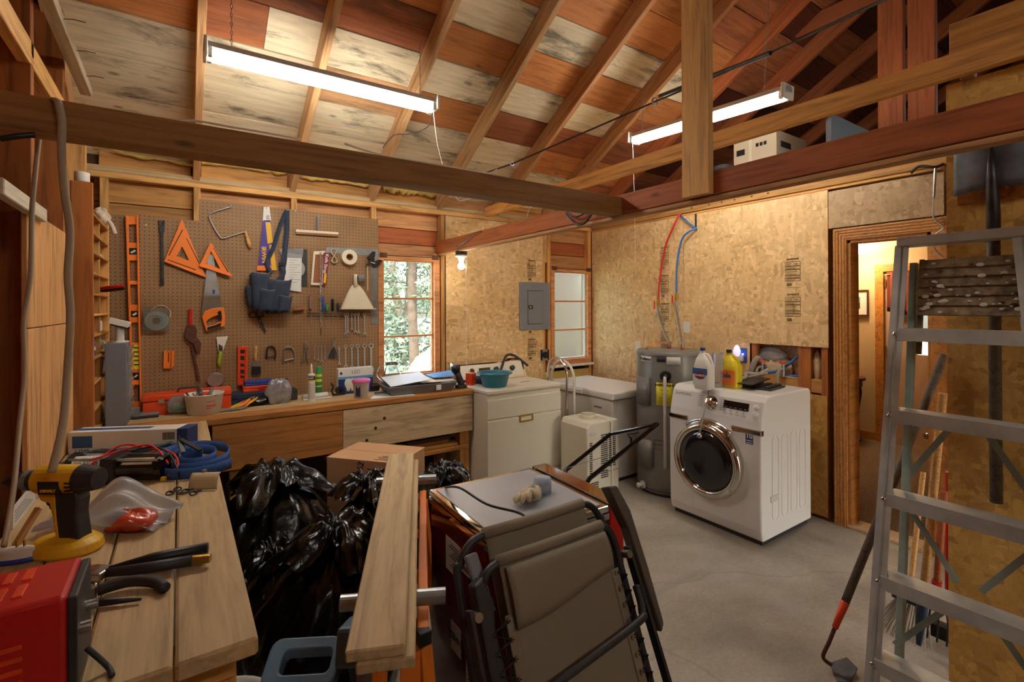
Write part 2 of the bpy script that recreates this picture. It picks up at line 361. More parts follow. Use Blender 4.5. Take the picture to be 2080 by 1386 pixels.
def spline(pts, k=8):
    pts = [V(p) for p in pts]; out = []
    for i in range(len(pts)-1):
        a = pts[max(i-1, 0)]; b = pts[i]; c = pts[i+1]; d = pts[min(i+2, len(pts)-1)]
        for j in range(k):
            t = j/k; out.append(.5*((2*b)+(c-a)*t+(2*a-5*b+4*c-d)*t*t+(3*b-a-3*c+d)*t**3))
    return out+[pts[-1]]
def circ(r, n=24, cx=0., cz=0., a0=0., a1=2*PI):
    full = abs(a1-a0-2*PI) < 1e-6
    return [(cx+r*math.cos(a0+(a1-a0)*i/(n if full else n-1)), cz+r*math.sin(a0+(a1-a0)*i/(n if full else n-1))) for i in range(n)]
def rrect(w, h, r, n=4, cx=0., cz=0.):
    out = []
    for sx, sz, a in ((1, 1, 0), (-1, 1, PI/2), (-1, -1, PI), (1, -1, 1.5*PI)):
        for i in range(n+1):
            q = a+PI/2*i/n; out.append((cx+sx*(w/2-r)+r*math.cos(q), cz+sz*(h/2-r)+r*math.sin(q)))
    return out
def struct(o): o['kind'] = 'structure'; return o
X0, X1, YB, ZP = -.46, 3.86, 4.065, 2.40      # left stud faces, right wall, pegboard wall, underside of the top plate
YF = -4.0                                      # wall behind the camera
SL = .577; ZR = 2.45                           # roof slope, rafter underside at the wall
def zr(y): return ZR + SL*(YB-abs(y-0.02) if False else YB-y)
YRIDGE = .05
# ---------------------------------------------------------------- floor, ground
struct(B().bx(X0-.2, X1, YF, YB+.1, -.12, 0).build('floor', 'concrete'))
# ---------------------------------------------------------------- roof
cl = B()
t = .18
ytop = YRIDGE; ylow = YB+.4
def roofz(y): return zr(y)+.185 if y >= YRIDGE else zr(2*YRIDGE-y)+.185
XE = 8.2
cl.add([(X0-.3, ylow, roofz(ylow)), (XE, ylow, roofz(ylow)), (XE, ytop, roofz(ytop)), (X0-.3, ytop, roofz(ytop)),
        (X0-.3, YF-.3, roofz(YF-.3)), (XE, YF-.3, roofz(YF-.3))], [(0, 1, 2, 3), (3, 2, 5, 4)])
k = len(cl.v)
cl.add([p+V((0, 0, .03)) for p in cl.v[:6]], [(0, 1, 2, 3), (3, 2, 5, 4)])
ceiling = struct(cl.build('ceiling', 'w_dark'))
RX = [-.52+.622*i for i in range(14)]
ca = 1/math.sqrt(1+SL*SL)
for x in RX:
    for sgn in (1, -1):
        if sgn < 0 and x > 3.5: continue
        ya, yb = (YB+.3, YRIDGE) if sgn > 0 else (YF-.1, YRIDGE)
        za = zr(ya) if sgn > 0 else zr(2*YRIDGE-ya); zb = zr(YRIDGE)
        off = V((0, sgn*SL, 1))*ca*.07
        mt = 'w_rafter' if x < 2.3 else ('w_pink' if x < 3.5 else 'w_red')
        lumber('rafter', V((x, ya, za))+off, V((x, yb, zb))+off, .042, .14, mt, ceiling)
lumber('ridge_beam', (X0, YRIDGE, zr(YRIDGE)+.06), (XE, YRIDGE, zr(YRIDGE)+.06), .04, .2, 'w_rafter', ceiling)
rng = random.Random(4)
pitch = .235
rows = {  # bay -> board kinds from the eaves upwards
    0: 'ppppot', 1: 'pppptbo', 2: 'ppptpbop', 3: 'pppopopo', 4: 'pppbpopoo', 5: 'pporpopoorb', 6: 'rrorroporrb', 7: 'rrrdrrdrrdr'}
KIND = dict(p='p_pale', o='p_orange', b='p_brown', t='p_tan', r='p_brown', d='p_dark')
for i in range(len(RX)-1):
    seq = rows.get(i, '')
    for j in range(18):
        y1 = 4.10-pitch*j; y0 = y1-pitch+.004
        if y0 < YRIDGE: break
        kd = seq[j] if j < len(seq) else rng.choice('oprb' if i < 6 else 'rdd')
        mid = V(((RX[i]+RX[i+1])/2, (y0+y1)/2, zr((y0+y1)/2)))+V((0, SL, 1))*ca*(.1525+rng.uniform(-.002, .004))
        segs = [(RX[i], RX[i+1], kd)]
        if i == 1 and j == 4: segs = [(RX[1], .42, 'b'), (.42, RX[2], 'p')]
        for xa, xb, q in segs:
            lumber('roof_board', (xa+.001, mid.y, mid.z), (xb-.001, mid.y, mid.z), (pitch-.004)/ca, .02, KIND[q], ceiling, up=(0, SL, 1), bev=.002)
# the lower boards behind the camera side of the roof stay plain decking on the slab
# tie beams, joist, posts
lumber('tie_beam', (X0-.1, 1.865, 2.09), (1.95, 1.865, 2.09), .09, .095, 'w_beam', ceiling)
lumber('tie_beam', (1.99, YB+.05, 2.10), (1.99, YF, 2.10), .085, .105, 'w_red', ceiling)
lumber('tie_beam_strip', (1.975, YB, 2.035), (1.975, YF, 2.035), .05, .02, 'w_pink', ceiling)
lumber('joist', (2.47, YB, 2.475), (2.47, YF, 2.475), .04, .09, 'w_yellow', ceiling)
kp = at(1422, 352, X=1.95)
lumber('king_post', (1.93, kp.y, 2.05), (1.93, kp.y, zr(kp.y)+.1), .14, .035, 'w_stud', ceiling, up=(1, 0, 0))
for px in (1811, 1874):
    q = at(px, 200, X=4.2)
    lumber('post', (4.2, q.y, 2.521), (4.2, q.y, zr(q.y)+.05), .15, .05, 'w_red', ceiling, up=(1, 0, 0))
lumber('attic_rail', (4.26, .8, 3.85), (4.26, 2.1, 3.85), .04, .12, 'w_red', ceiling)
# attic floor beyond the right wall, gable far behind
struct(B().bx(X1+.02, XE, -.5, YB+.1, 2.49, 2.52).build('floor_attic', 'w_dark'))
struct(B().prism([(-.6, 2.52), (YB+.1, 2.52), (YB+.1, 2.6), (YRIDGE, 5.0), (-.6, 4.6)], .04, Mx(((0, 1, 0), (1, 0, 0), (0, 0, 1))).transposed(), (XE-.1, 0, 0)).build('wall_gable', 'w_dark'))
# ---------------------------------------------------------------- back wall (pegboard wall) with two windows
W1 = (at(780, 528, Y=YB), at(882, 755, Y=YB)); W2 = (at(1126, 553, Y=YB), at(1193, 725, Y=YB))
wins = []
for a, b_ in (W1, W2): wins.append((a.x, b_.x, b_.z, a.z))
wb = B()
xs = [X0-.2, wins[0][0]-.05, wins[0][1]+.05, wins[1][0]-.04, wins[1][1]+.04, X1+.15]
ys0, ys1 = YB+.09, YB+.13
for i, (xa, xb) in enumerate(zip(xs[:-1], xs[1:])):
    if i in (1, 3):
        w = wins[i//2]; wb.bx(xa, xb, ys0, ys1, -.1, w[2]-.05); wb.bx(xa, xb, ys0, ys1, w[3]+.05, 2.7)
    else: wb.bx(xa, xb, ys0, ys1, -.1, 2.7)
wall_back = struct(wb.build('wall_back', 'w_dark'))
# horizontal siding boards seen between the studs
for k, (za, zb_, mt) in enumerate(((1.98, 2.11, 'w_pink'), (2.115, 2.25, 'w_red'), (2.255, 2.40, 'w_pink'))):
    for xa, xb in ((X0, .10), (.10, .73), (.73, 1.355), (1.355, 1.98), (3.2, 3.84)):
        mt2 = 'w_yellow' if xa < 0 else mt
        lumber('siding_board', (xa+.005, YB+.078, (za+zb_)/2), (xb-.005, YB+.078, (za+zb_)/2), .02, zb_-za, mt2, wall_back)
for xa, xb in ((X0, .10), (.10, .73), (.73, 1.355), (1.355, 1.98), (1.98, 2.6), (2.6, 3.22)):
    lumber('frieze_board', (xa+.03, YB+.07, 2.57), (xb-.03, YB+.07, 2.57), .02, .24, rng.choice(('w_yellow', 'w_pink', 'w_side')), wall_back)
for x in (-.40, .105, .735, 1.36): lumber('stud', (x, YB+.045, .0), (x, YB+.045, ZP), .042, .088, 'w_stud', wall_back, up=(0, 1, 0))
for x in (2.0, 3.17, 3.245, 3.83): lumber('stud', (x, YB+.045, .0), (x, YB+.045, ZP), .042, .088, 'w_yellow', wall_back, up=(0, 1, 0))
lumber('top_plate', (X0-.1, YB+.045, 2.42), (X1, YB+.045, 2.42), .09, .04, 'w_stud', wall_back)
lumber('top_plate', (X0-.1, YB+.045, 2.46), (X1, YB+.045, 2.46), .088, .038, 'w_grey', wall_back)
# foam beads squeezed along the plate
for k, (pa, pb) in enumerate((((192, 298), (395, 338)), ((410, 330), (585, 352)), ((612, 360), (750, 378)))):
    a, b_ = at(*pa, Y=YB+.03), at(*pb, Y=YB+.03)
    pts = [a.lerp(b_, i/14)+V((0, rng.uniform(-.005, .005), rng.uniform(-.012, .012))) for i in range(15)]
    B().tube(pts, [rng.uniform(.008, .018) for _ in pts], 8).build('foam_bead', 'spray_foam', wall_back, smooth=True)
a, b_ = at(778, 380, Y=YB+.02), at(890, 396, Y=YB+.02)
pts = [a.lerp(b_, i/24)+V((0, rng.uniform(-.01, .01), rng.uniform(-.015, .012))) for i in range(25)]
B().tube(pts, [rng.uniform(.02, .045) for _ in pts], 8).build('foam_bead', 'spray_foam', wall_back, smooth=True)
# pegboard sheets
def peg(pix, name='pegboard'):
    pl = [(p.x, p.z) for p in (at(x, y, Y=YB-.003) for x, y in pix)]
    return B().prism(pl, .006, None, (0, YB-.006, 0)).build(name, 'pegboard', wall_back)
peg([(283, 815), (283, 437), (391, 448), (405, 449), (405, 404), (768, 446), (772, 800)])
peg([(205, 835), (205, 432), (281, 440), (281, 835)])
# OSB on the back wall
def osbp(par, x0, x1, z0, z1, y=YB, t=.011, m='osb'):
    return B().bx(x0, x1, y-t, y-.0005, z0, z1).build('osb_panel', m, par)
osbp(wall_back, 2.025, 3.15, .02, ZP-.005)
osbp(wall_back, 1.98, 3.27, 2.02, ZP-.005, YB+.03, .011)
# windows
def window(k, w, frost=False):
    x0, x1, z0, z1 = w
    o = struct(B().ring([(x0-.055, z0-.06), (x1+.055, z0-.06), (x1+.055, z1+.05), (x0-.055, z1+.05)], [(x0-.005, z0-.005), (x1+.005, z0-.005), (x1+.005, z1+.005), (x0-.005, z1+.005)], .1, (0, YB-.012, 0)).build('window_%d' % k, 'w_sash', bev=.003))
    s = .018
    B().ring([(x0-.004, z0-.004), (x1+.004, z0-.004), (x1+.004, z1+.004), (x0-.004, z1+.004)], [(x0+s*.2, z0+s*.4), (x1-s*.2, z0+s*.4), (x1-s*.2, z1-s*.2), (x0+s*.2, z1-s*.2)], .03, (0, YB+.03, 0)).build('sash', 'white_dull' if frost else 'w_sash', o)
    for i in (1, 2):
        z = z0+(z1-z0)*i/3; B().bx(x0, x1, YB+.03, YB+.055, z-.008, z+.008).build('glazing_bar', 'w_sash', o, bev=.002)
    for i in range(3):
        za = z0+(z1-z0)*i/3+.008; zb_ = z0+(z1-z0)*(i+1)/3-.008
        B().bx(x0+.001, x1-.001, YB+.04, YB+.043, za, zb_).build('pane', 'frost' if frost else 'pane', o)
    B().bx(x0-.09, x1+.06, YB-.05, YB+.0, z0-.085, z0-.06).build('window_sill', 'w_sash' if not frost else 'white_mat', o, bev=.003)
    for xx in (x0-.01, x1+.01):
        hb = B(); hb.bx(xx-.03, xx+.03, YB-.02, YB-.012, z1+.02, z1+.06); hb.build('corner_plate', 'rust', o)
    B().bx(x0-.05, x1+.05, YB-.016, YB-.012, z1+.036, z1+.043).build('weather_strip', 'charcoal', o)
    return o
window(1, wins[0]); window(2, wins[1], True)
B().bx(2.78, 3.8, YB-.004, YB+.02, .4, .86).build('insulation_board', 'foam', wall_back)
# ---------------------------------------------------------------- left wall: bare studs
wall_left = struct(B().bx(X0-.2, X0-.16, YF, YB+.1, -.1, 5.0).build('wall_left', 'w_side'))
for i in range(-6, 6):
    y = 3.19+.62*(i-4) if True else 0
    if y > YB: continue
    lumber('stud', (X0-.07, y, 0), (X0-.07, y, min(4.9, zr(max(y, YRIDGE))+.05)), .042, .14, 'w_side' if i < 5 else 'w_stud', wall_left, up=(1, 0, 0))
for k in range(9):
    zc = .2+.27*k
    for ya, yb in ((1.3, 1.95), (1.95, 2.57), (2.57, 3.19), (3.19, 3.81)):
        lumber('siding_board', (X0-.15, ya, zc), (X0-.15, yb, zc), .018, .262, rng.choice(('w_side', 'w_dark', 'w_side')), wall_left)
lumber('plate', (X0-.02, 0, 2.53), (X0-.02, 3.3, 2.53), .04, .09, 'w_stud', wall_left)
for y in (3.81,): lumber('stud_face', (X0+.003, y, .9), (X0+.003, y, 3.2), .045, .006, 'w_stud', wall_left, up=(1, 0, 0), bev=0)
# ---------------------------------------------------------------- right wall: OSB, recess, door
YD0, YD1 = at(1893, 700, X=X1).y, at(1722, 700, X=X1).y            # door opening
ZD = at(1725, 488, X=X1).z
rz = [at(1522, 700, X=X1), at(1680, 808, X=X1)]                     # plumbing recess
ra, rb = rz[1].y, rz[0].y; rz0, rz1 = at(1640, 800, X=X1).z, at(1600, 702, X=X1).z
wr = B(); xa, xb = X1+.09, X1+.11
wr.bx(xa, xb, YD1, YB+.1, -.1, 2.42); wr.bx(xa, xb, YD0-.02, YD1, ZD, 2.42); wr.bx(xa, xb, YF, YD0, -.1, 2.42)
wall_right = struct(wr.build('wall_right', 'osb_brown'))
ytop_ = at(1681, 384, X=X1).y
def rpan(y0, y1, z0, z1, m='osb', x=X1, t=.011):
    return B().bx(x, x+t, y0, y1, z0, z1).build('osb_panel', m, wall_right)
zj = at(1300, 420, X=X1).z
ys = at(1389, 600, X=X1).y                                           # seam between the two sheets
rpan(ys+.002, YB, .02, 2.385); rpan(ytop_, ys-.002, rz1, 2.385); rpan(rb, ys-.002, .02, rz1-.0005)
rpan(ra-.0, rb-.0005, .02, rz0, 'osb_warm'); 
rpan(YD0-.06, ytop_-.004, at(1690, 464, X=X1).z, 2.37, 'osb_brown', X1+.002)
lumber('top_plate', (X1+.03, YD0-.05, 2.405), (X1+.03, YB, 2.405), .07, .04, 'w_yellow', wall_right)
lumber('ledger', (X1-.0, .95, 2.465), (X1-.0, YB-.01, 2.465), .04, .115, 'w_yellow', wall_right)
for px in (1405, 1440, 1466, 1492, 1527, 1560):
    q = at(px, 402, X=X1-.02); B().cyl((X1-.022, q.y, 2.44), (X1-.019, q.y, 2.44), .009, .009, 10).build('nail_hole', 'ink_brown', wall_right)
for px in (1532, 1634, 1675):
    q = at(px, 750, X=X1+.01); lumber('stud', (X1+.05, q.y, 0), (X1+.05, q.y, 2.4), .045 if px != 1634 else .09, .08, 'w_side', wall_right, up=(1, 0, 0))
lumber('blocking', (X1+.045, ra+.02, rz0+.06), (X1+.045, rb-.03, rz0+.06), .06, .10, 'w_yellow', wall_right)
def osb_print(par, x, y, ztop, zbot, axis, rep, seed, wdt=.085):
    """stamped grade marks: lettering, boxes and lines"""
    r2 = random.Random(seed); z = ztop
    xd = V((0, -1, 0)) if axis == 'Y' else V((1, 0, 0)); nrm = V((-1, 0, 0)) if axis == 'Y' else V((0, -1, 0))
    o0 = V((x, y, 0))+nrm*.0007
    def box(z0, z1, b, q=1.):
        t = .0015
        for a0, a1, c0, c1 in ((-1, 1, z0, z0+t*2), (-1, 1, z1-t*2, z1)):
            p = o0+xd*(a0*wdt/2*q); pe = o0+xd*(a1*wdt/2*q); b.add([p+V((0, 0, c0)), pe+V((0, 0, c0)), pe+V((0, 0, c1)), p+V((0, 0, c1))], [(0, 1, 2, 3)])
        for sx in (-1, 1):
            p = o0+xd*(sx*wdt/2*q-t); pe = o0+xd*(sx*wdt/2*q+t); b.add([p+V((0, 0, z0)), pe+V((0, 0, z0)), pe+V((0, 0, z1)), p+V((0, 0, z1))], [(0, 1, 2, 3)])
    b = B(); k = 0
    while z-.27 > zbot and k < rep:
        text('print', 'norbord', .026, 'ink_brown', par, o0+V((0, 0, z-.015)), xd, (0, 0, 1), bold=.0006)
        for q, h_ in ((.035, .035), (.07, .025), (.096, .045), (.142, .02), (.163, .022)): box(z-q-h_, z-q, b)
        text('print', 'OSB', .016, 'ink_brown', par, o0+xd*(wdt*.2)+V((0, 0, z-.056)), xd, (0, 0, 1))
        for q, w0 in ((.045, .3), (.052, .25), (.059, .28), (.079, .7), (.087, .5), (.105, .6), (.113, .75), (.121, .4), (.130, .65), (.152, .8), (.170, .6), (.178, .45)):      # small type, too worn to read
            a_ = -.42*wdt; m_ = a_
            while m_ < a_+w0*wdt:
                st_ = r2.uniform(.004, .011); pq = o0+xd*m_+V((0, 0, z-q)); b.add([pq, pq+xd*st_, pq+xd*st_+V((0, 0, -.0035)), pq+V((0, 0, -.0035))], [(0, 1, 2, 3)]); m_ += st_+.003
        for i in range(9):
            p = o0-xd*(wdt*.4)+xd*(i*.0042)+V((0, 0, z-.198)); b.add([p, p+xd*.0024, p+xd*.0024+V((0, 0, -.024)), p+V((0, 0, -.024))], [(0, 1, 2, 3)])
        p = o0-xd*wdt*.5+V((0, 0, z-.233)); b.add([p, p+xd*wdt, p+xd*wdt+V((0, 0, -.002)), p+V((0, 0, -.002))], [(0, 1, 2, 3)])
        z -= .27; k += 1
    b.build('print', 'ink_brown', par)
q = at(1610, 520, X=X1); osb_print(wall_right, X1-.001, q.y, at(1610, 522, X=X1).z, rz1-.02, 'Y', 2, 3, .11)
q = at(1350, 560, X=X1); osb_print(wall_right, X1-.001, q.y, at(1350, 500, X=X1).z, 1.0, 'Y', 4, 5, .09)
q = at(1080, 640, Y=YB-.011); osb_print(wall_back, q.x, YB-.0125, at(1080, 527, Y=YB).z, .95, 'X', 4, 7, .1)
# door trim and jambs
door = struct(B().bx(X1-.016, X1, YD1, YD1+.085, 0, ZD+.085).build('door_1', 'w_trim', bev=.004))
B().bx(X1-.016, X1, YD0-.08, YD1+.0, ZD, ZD+.085).build('casing', 'w_trim', door, bev=.004)
B().bx(X1-.016, X1, YD0-.085, YD0, 0, ZD).build('casing', 'w_trim', door, bev=.004)
for k in range(4):
    dy = .012+.019*k
    B().bx(X1-.0205, X1-.015, YD1+dy, YD1+dy+.009, 0, ZD+dy+.009).build('casing_bead', 'w_trim', door, bev=.002)
    B().bx(X1-.0205, X1-.015, YD0-.07, YD1+dy, ZD+dy, ZD+dy+.009).build('casing_bead', 'w_trim', door, bev=.002)
B().bx(X1, X1+.13, YD1-.02, YD1, 0, ZD).build('jamb', 'w_trim', door); B().bx(X1, X1+.13, YD0, YD0+.02, 0, ZD).build('jamb', 'w_trim', door)
B().bx(X1, X1+.13, YD0, YD1, ZD-.02, ZD).build('jamb', 'w_trim', door); B().bx(X1-.02, X1+.14, YD0, YD1, 0, .022).build('threshold', 'w_grey', door, bev=.004)
B().bx(X1-.03, X1-.001, YD0-.13, YD0-.09, 0, 2.38).build('board', 'w_red', wall_right)
# pier / closet partition to the right of the door
XP = 2.53; YP = at(1923, 500, X=XP).y
wp = struct(B().bx(XP, XP+.012, YF, YP, 0, 2.43).build('wall_partition', 'osb_warm'))
lumber('stud', (XP+.055, YP-.025, 0), (XP+.055, YP-.025, 2.43), .045, .085, 'w_stud', wp, up=(1, 0, 0))
B().bx(XP+.1, XP+.11, YF, YP, 0, 2.43).build('osb_panel', 'osb_warm', wp)
q = at(1945, 400, X=XP-.01); B().bx(XP-.022, XP, -.6, q.y, at(1945, 418, X=XP).z, at(1945, 330, X=XP).z+.04).build('hanger_board', 'w_side', wp, bev=.003)
for px in (1990, 2050):
    q = at(px, 372, X=XP-.03); B().cyl((XP-.02, q.y, q.z-.01), (XP-.09, q.y, q.z+.015), .011, .011, 12).build('hanger_peg', 'w_red', wp)
lumber('lumber_stack', (XP-.0, -1.6, 2.585), (XP-.0, at(1935, 60, X=XP).y, 2.585), .09, .13, 'w_yellow', wp)
lumber('block', (XP, at(1960, 130, X=XP).y-.03, 2.47), (XP, at(1960, 130, X=XP).y+.01, 2.47), .05, .085, 'w_pink', wp)
# walls behind the camera
struct(B().bx(X0-.2, XP+.1, YF-.04, YF, 0, 3.0).build('wall_front', 'osb_warm'))
# left plywood sheet, cleat, sticks
zply = 1.912
ply = lumber('plywood_sheet', (X0+.014, 2.795, 1.49), (X0+.014, 2.795, zply), .87, .018, 'w_ply', None, up=(1, 0, 0))
tag(ply, 'upper piece of weathered plywood with rough saw marks, nailed to left studs', 'plywood')
ply = lumber('plywood_sheet', (X0+.014, 2.79, .885), (X0+.014, 2.79, 1.487), .87, .018, 'w_ply', None, up=(1, 0, 0))
tag(ply, 'lower smooth piece of pale plywood standing on the workbench against left studs', 'plywood')
st = lumber('painted_stick', (X0+.026, 2.0, 1.915), (X0+.026, at(88, 425, X=X0+.03).y, 1.915), .03, .05, 'w_white')
tag(st, 'white painted wooden cleat nailed above the plywood sheet', 'stick')
st = lumber('painted_stick', (X0+.045, 1.7, 2.76), (X0+.045, 3.5, 2.74), .05, .045, 'w_white')
tag(st, 'long whitewashed stick with bent nails, fixed across bare studs near the roof', 'stick')
for k, yy in enumerate((2.7, 3.0, 3.3)):
    B().tube([(X0+.06, yy, 2.75), (X0+.10, yy+.0, 2.76), (X0+.14, yy-.01, 2.755)], .002, 6).build('nail', 'rust', st, w=True)
# ---------------------------------------------------------------- lamps
def fluoro(p0, p1, label, chains):
    p0, p1 = V(p0), V(p1); x = (p1-p0).normalized(); y = V((0, 0, 1)).cross(x).normalized(); z = x.cross(y)
    L = (p1-p0).length; rot = Mx((x, y, z)).transposed()
    t = thing('fluorescent_light', p0, label, 'light', rot=rot)
    b = B(); b.prism([(-.05, 0), (.05, 0), (.05, .005), (.03, .035), (-.03, .035), (-.05, .005)], L, Mx(((1, 0, 0), (0, 0, 0), (0, 0, 0))) if False else Mx(((0, 1, 0), (1, 0, 0), (0, 0, 1))))
    b.build('housing', 'white_mat', t)
    for q in (0, L-.015): B().bx(q, q+.015, -.066, .066, -.04, .045).build('end_cap', 'white_mat', t, bev=.004)
    for s in (-1, 1):
        B().cyl((.035, s*.036, -.026), (L-.035, s*.036, -.026), .0125, .0125, 14).build('tube', 'tube_light', t, smooth=True)
        for q in (.018, L-.035): B().bx(q, q+.017, s*.036-.012, s*.036+.012, -.042, 0).build('lamp_holder', 'white_mat', t)
    for q, up in chains:
        b = B(); n = int(up/.022)
        for i in range(n):
            zc = .05+i*.022; a = i % 2
            b.tube([(q+(.005*math.cos(w) if a else 0), (0 if a else .005*math.cos(w)), zc+.013*math.sin(w)) for w in [2*PI*j/8 for j in range(8)]], .0016, 5, closed=True)
        b.build('chain', 'steel', t)
    return t
Yl = 2.80
a = at(413, 100, Y=Yl); b_ = at(884, 215, Y=Yl)
fluoro(a, b_, 'lit double tube fluorescent shop light hung above the pegboard, along the wall', ((.12, .33), (b_.x-a.x-.1, .33)))
XL = 3.03
a = at(1285, 283, X=XL); b_ = at(1602, 186, X=XL)
fluoro(a, b_, 'lit double tube fluorescent shop light hung behind the king post by a chain', ((.1, .27), ((b_-a).length-.15, .85)))
# bare bulb in a porcelain holder under the tie beam
q = at(937, 540, X=1.99)
bl = thing('bulb_lamp', (q.x, q.y, 2.03), 'lit bare bulb in a porcelain holder under the tie beam', 'light')
B().cyl((0, 0, -.0), (0, 0, -.035), .05, .05, 20).build('junction_box', 'dark_steel', bl)
B().lathe([(.056, -.035), (.056, -.045), (.03, -.055), (.022, -.085)], n=20).build('holder', 'white_gloss', bl, smooth=True)
B().lathe([(.001, -.155), (.016, -.152), (.027, -.140), (.03, -.125), (.026, -.11), (.016, -.095), (.014, -.083)], n=20).build('bulb', 'bulb_light', bl, smooth=True)
pl = [(.02, -.02, -.09)]+[(.022, -.022, -.09-.01*i) for i in range(1, 95)]
B().tube([(.03, -.03, -.08), (.03, -.03, -.95)], .0012, 5).build('pull_cord', 'white_mat', bl)
B().lathe([(.001, -.97), (.004, -.965), (.005, -.955), (.001, -.945)], (.03, -.03, 0), 8).build('pull_bead', 'white_mat', bl)

# the same kind of fixture hangs over the part of the workshop behind the camera
fluoro((.35, -1.5, 2.95), (1.57, -1.5, 2.95), 'lit double tube fluorescent shop light hung over the near end of the workshop', ((.12, .45), (1.1, .45)))
# ---------------------------------------------------------------- outdoors, seen through the panes
struct(B().bx(-30, 40, YB+.14, 70, -.6, -.3).build('ground', 'grass'))
def tree(x, y, h, r, label, leafy, seed, mat='leaf'):
    rg = random.Random(seed)
    t = thing('tree', (x, y, -.3), label, 'tree', 'trees outside the windows')
    tk = [(rg.uniform(-.06, .06)*i, rg.uniform(-.06, .06)*i, h*i/7) for i in range(8)]
    B().tube(tk, [r*(1-.1*i) for i in range(8)], 12).build('trunk', 'bark', t, smooth=True)
    ends = []
    for i in range(16):
        z = h*(.12+.8*i/16); a = rg.uniform(0, 2*PI); L = rg.uniform(.9, 2.2)
        p = V((0, 0, z)); d = V((math.cos(a), math.sin(a), rg.uniform(-.15, .25)))
        pts = [p+d*L*k/4+V((0, 0, rg.uniform(-.05, .05)*k)) for k in range(5)]; ends += pts[1:]
        B().tube(pts, [r*.16*(1-.2*k) for k in range(5)], 5).build('branch', 'bark', t)
    b = B()
    for e in ends:
        for _ in range(leafy):
            c = e+V((rg.gauss(0, .22), rg.gauss(0, .22), rg.gauss(0, .16)))
            u = V((rg.gauss(0, 1), rg.gauss(0, 1), rg.gauss(0, 1))).normalized(); w = u.orthogonal().normalized()
            s = rg.uniform(.03, .07); b.add([c-u*s*1.6, c+w*s*.6, c+u*s*1.6, c-w*s*.6], [(0, 1, 2, 3)])
    tag(b.build('foliage', mat, t), kind='stuff')
tree(3.42, 8.2, 6.5, .1, 'dark trunked leafy tree just outside the three-pane window over the bench', 70, 1)
tree(5.6, 13.6, 8, .22, 'pale leafy tree standing farther out beyond the bench window', 110, 2)
tree(7.1, 18.6, 7, .2, 'slender leafy tree far out behind the picket fence', 110, 3, 'leaf_dark')
tree(6.35, 7.45, 8, .6, 'thick grey trunk close outside the frosted corner window', 10, 4)
bs = B(); bs.grid(14, 12, lambda u, v: V((3.12+.36*math.cos(u*2*PI)*math.sin(v*PI*.98)**.6, 6.9+.3*math.sin(u*2*PI)*math.sin(v*PI*.98)**.6, .1+1.15*(1-v)-.35)), cu=True)
tag(bs.build('boulder', 'stone_gray', smooth=True), 'big rounded grey boulder outside below the bench window', 'boulder')
fn = thing('picket_fence', (4.4, 11.0, -.3), 'pale picket fence outside behind the boulder', 'fence')
for i in range(16): B().bx(-2.2+.22*i, -2.09+.22*i, 0, .02, 0, 1.1).build('picket', 'white_mat', fn)
for z in (.3, .85): B().bx(-2.3, 1.4, .02, .05, z, z+.07).build('rail', 'white_mat', fn)
# ---------------------------------------------------------------- hall beyond the door
HX1 = 6.55; HYL, HYR = 2.9, -.8
struct(B().bx(X1+.11, HX1, HYR, HYL, -.05, .01).build('floor_hall', 'carpet'))
struct(B().bx(X1+.11, HX1, HYR, HYL, 2.36, 2.38).build('ceiling_hall', 'hall_ceiling'))
struct(B().bx(X1+.11, HX1+.05, HYL, HYL+.04, 0, 2.38).build('wall_hall_end', 'hall_wall'))
struct(B().bx(X1+.11, HX1+.05, HYR-.04, HYR, 0, 2.38).build('wall_hall_side', 'hall_wall'))
struct(B().bx(X1+.112, X1+.12, YD1+.02, HYL, 0, 2.38).build('wall_hall_inner', 'hall_wall'))
d0, d1 = at(1900, 700, X=HX1).y, at(1796, 700, X=HX1).y; dz = at(1800, 552, X=HX1).z
gy0, gy1 = at(1893, 690, X=HX1).y, at(1862, 690, X=HX1).y; gz0, gz1 = at(1875, 722, X=HX1).z, at(1875, 600, X=HX1).z
hw = B(); hw.bx(HX1, HX1+.04, d1, HYL, 0, 2.38); hw.bx(HX1, HX1+.04, HYR, d0, 0, 2.38); hw.bx(HX1, HX1+.04, d0, d1, dz, 2.38)
struct(hw.build('wall_hall_far', 'hall_wall'))
d2 = struct(B().bx(HX1-.02, HX1+.0, d1, d1+.08, 0, dz+.08).build('door_2', 'w_trim'))
B().bx(HX1-.02, HX1, d0, d1, dz, dz+.08).build('casing', 'w_trim', d2)
ds = B(); ds.bx(HX1+.01, HX1+.045, d0, gy0, 0, dz); ds.bx(HX1+.01, HX1+.045, gy1, d1, 0, dz); ds.bx(HX1+.01, HX1+.045, gy0, gy1, 0, gz0); ds.bx(HX1+.01, HX1+.045, gy0, gy1, gz1, dz)
ds.build('door_leaf', 'hall_door', d2); B().bx(HX1+.025, HX1+.03, gy0, gy1, gz0, gz1).build('door_pane', 'pane', d2)
kp2 = at(1887, 884, X=HX1-.03); B().lathe([(.012, 0), (.012, .03), (.032, .045), (.034, .06), (.02, .075), (.001, .077)], kp2, 16, Mx(((0, 0, -1), (0, 1, 0), (1, 0, 0)))).build('door_knob', 'steel', d2, smooth=True)
for z in (.25, 1.0, 1.75): B().bx(HX1-.004, HX1+.012, d1-.02, d1, z, z+.09).build('hinge', 'brass', d2)
struct(B().bx(HX1-.014, HX1, d1+.08, HYL, 0.01, .1).build('baseboard_hall', 'w_trim'))
q = at(1842, 590, X=HX1-.03)
